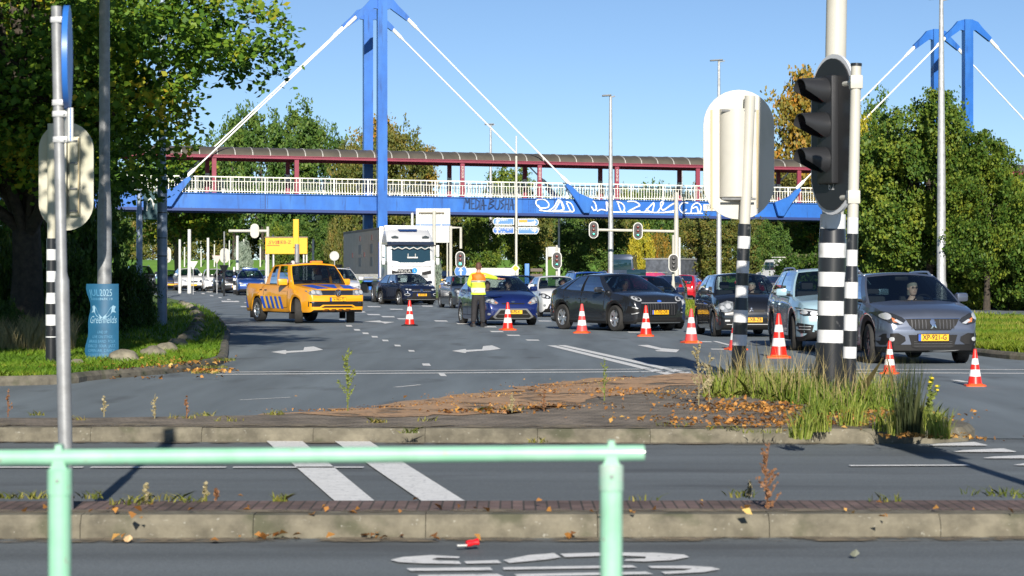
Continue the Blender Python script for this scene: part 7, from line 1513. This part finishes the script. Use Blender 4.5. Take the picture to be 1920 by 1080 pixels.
# ================================================================= SMALL THINGS
M_CR = mat('cone_red', (.78,.022,.012), .35, coat=.3); M_CW = mat('cone_white', (.80,.80,.80), .4); M_CO = mat('cone_orange', (.85,.10,.015), .45); M_CP = mat('cone_faded', (.72,.07,.07), .5)
def cone(px, y, H_, label, cm, base=None):
    g = G(px, y); t = empty('traffic_cone', (g.x, g.y, 0), random.uniform(-.4,.4), label, 'traffic cone', 'traffic cones closing the lane'); k = H_/.75
    mb = MB(); b = .20*k; mb.loft([[(sx*b*q, sy*b*q, z*k) for sx, sy in ((-1,-.8),(-.8,-1),(.8,-1),(1,-.8),(1,.8),(.8,1),(-.8,1),(-1,.8))] for q, z in ((1,0),(1,.02),(.92,.035),(.72,.04),(.68,.055))]); mb.build('base', base or M_CO, t, smooth=25)
    mb = MB(); r = lambda z: (.145*(1-(z-.05)/.70)+.030*((z-.05)/.70))*k
    bands = [(.05,.20,0),(.20,.335,1),(.335,.44,0),(.44,.56,1),(.56,.74,0)]
    for a, c, m_ in bands: mb.mi = m_; mb.lathe([(r(a), a*k),(r(c), c*k)], 20, cap=False)
    mb.mi = 0; mb.lathe([(r(.74), .74*k),(r(.75)*.9, .75*k),(.6*r(.75), .752*k)], 20); mb.build('cone_body', [cm, M_CW], t, smooth=50)
    return t
cone(768, 611, .75, 'traffic cone on a black rubber foot nearest the orange pickup', M_CR, M_BLACK)
cone(952, 619, .75, 'traffic cone in front of the dark royal blue hatchback', M_CR)
cone(1091, 624.5, .75, 'faded traffic cone in front of the graphite crossover door', M_CP)
cone(1211, 630.5, .75, 'traffic cone in front of the graphite crossover grille', M_CR)
cone(1296, 643, .75, 'faded traffic cone left of the black tall hatchback wheel', M_CP)
cone(1380, 656, .75, 'traffic cone half hidden behind the slim banded sign pole', M_CP)
cone(1460, 671, .80, 'traffic cone in front of the pale ice blue SUV', M_CR)
cone(1668, 701, .50, 'small traffic cone before the fog lamp of the slate crossover', M_CR)
cone(1828, 724, .50, 'small traffic cone farthest right beyond the slate crossover', M_CR)
# boulders
M_ROCK = mat('boulder_stone', (.30,.27,.20), .9, ns=4, col2=(.13,.12,.09), bump=.8, detail=10, bd=.03)
BLD = [(233,684,60,'large'),(287,673,50,'large'),(311,665,46,''),(331,655,42,''),(346,646,38,''),(356,637,35,''),(363,628,33,''),(368,619,30,''),(371,610,28,''),(371,602,26,''),(368,595,24,''),(363,588,22,''),(356,583,20,''),(348,578,18,''),(340,574,16,''),(142,690,30,'')]
for i, (px, y, w_, _) in enumerate(BLD):
    g = G(px, y-4, .1); s = F/g.y; r = w_/2/s; bm = bmesh.new(); bmesh.ops.create_icosphere(bm, subdivisions=3, radius=1)
    for v in bm.verts:
        n_ = noise.noise(v.co*1.3+Vector((i*3.1,0,0)))*.28+noise.noise(v.co*3+Vector((i,5,0)))*.09; v.co *= (1+n_); v.co.x *= r; v.co.y *= r*.9; v.co.z = v.co.z*r*.62+r*.2
    mb = MB(); mb.bm(bm); o = mb.build('boulder', M_ROCK, smooth=180); o.location = (g.x, g.y+.1, .1); o.rotation_euler = (0,0,i)
    tag(o, 'rounded boulder %s of the row along the left kerb' % (['right beside the blue banner, nearest','second nearest','third nearest','fourth nearest','fifth nearest','sixth nearest','seventh nearest','eighth nearest','ninth nearest','tenth nearest','eleventh nearest','twelfth nearest','thirteenth nearest','fourteenth nearest','farthest'][i]) if i < 15 else 'small stone in the grass left of the blue banner', 'boulder', 'boulders along the left kerb')
# litter on the bus road
g = G(884, 1030); t = empty('paper_cup', g+Vector((0,0,.035)), .3, 'crushed red paper cup lying on the bus road beside the near kerb', 'cup')
mb = MB(); mb.lathe([(.030,0),(.033,.03),(.026,.055),(.034,.09),(.036,.092),(.031,.088),(.024,.05),(.028,.01)], 14, Matrix.Rotation(pi/2-.15, 4, 'Y') @ Matrix.Diagonal((.8,1,1,1)) @ Matrix.Translation((0,0,-.04))); mb.build('cup', mat('cup_red', (.75,.012,.02), .4), t)
mb = MB(); mb.box((-.075,0,-.015),(.08,.035,.012), ch=.004); mb.build('napkin', M_WHITE, t); t.scale = (.72,.72,.72)
for (px, y, c, lb) in ((1711,992,(.80,.42,.01),'single bright yellow leaf leaning on the near kerb at the right'),(1603,1046,(.16,.17,.13),'crumpled dark leaf on the bus road at the right'),(240,1018,(.55,.38,.2),'pale tan leaf lying by the near kerb at the left')):
    g = G(px, y); mb = MB(); s_ = .026; pts = [(-1,-.2),(-.6,.5),(-.1,.8),(.3,1.),(.7,.5),(1,0),(.5,-.5),(0,-.9),(-.6,-.7)]
    mb.add([(0,0,.2*s_)]+[(x*s_, .01*sin(x*3), (z+1)*s_*.8+.003) for x, z in pts], [[0,i+1,(i+1) % 9+1] for i in range(9)]); mb.add([(0,.004,.2*s_)]+[(x*s_, .004+.01*sin(x*3), (z+1)*s_*.8+.003) for x, z in pts], [[0,(i+1) % 9+1,i+1] for i in range(9)])
    o = mb.build('fallen_leaf', mat('leaf_c%d' % px, c, .7)); o.location = g; tag(o, lb, 'leaf')
# long dead twig on the island soil
g = G(1150, 741, .03); mb = MB(); mb.tube([g, g+Vector((.3,.05,.03)), g+Vector((.62,-.05,.01))], .008, 5); tag(mb.build('twig', M_BARK), 'dead twig lying on the orange leaf soil behind the island', 'twig')

# signpost standing just outside the right edge; its long shadow lies over the slip road
t = empty('sign_post', (3.95,12.2,0), 0, 'steel sign post just outside the right edge that throws the long thin shadow', 'road sign')
mb = MB(); mb.lathe([(.06,0),(.06,3.3)], 12); mb.build('pole', M_STEEL, t); mb = MB(); mb.box((0,-.05,2.9),(.35,.03,.6), ch=.01); mb.build('plate', M_SBACK, t)
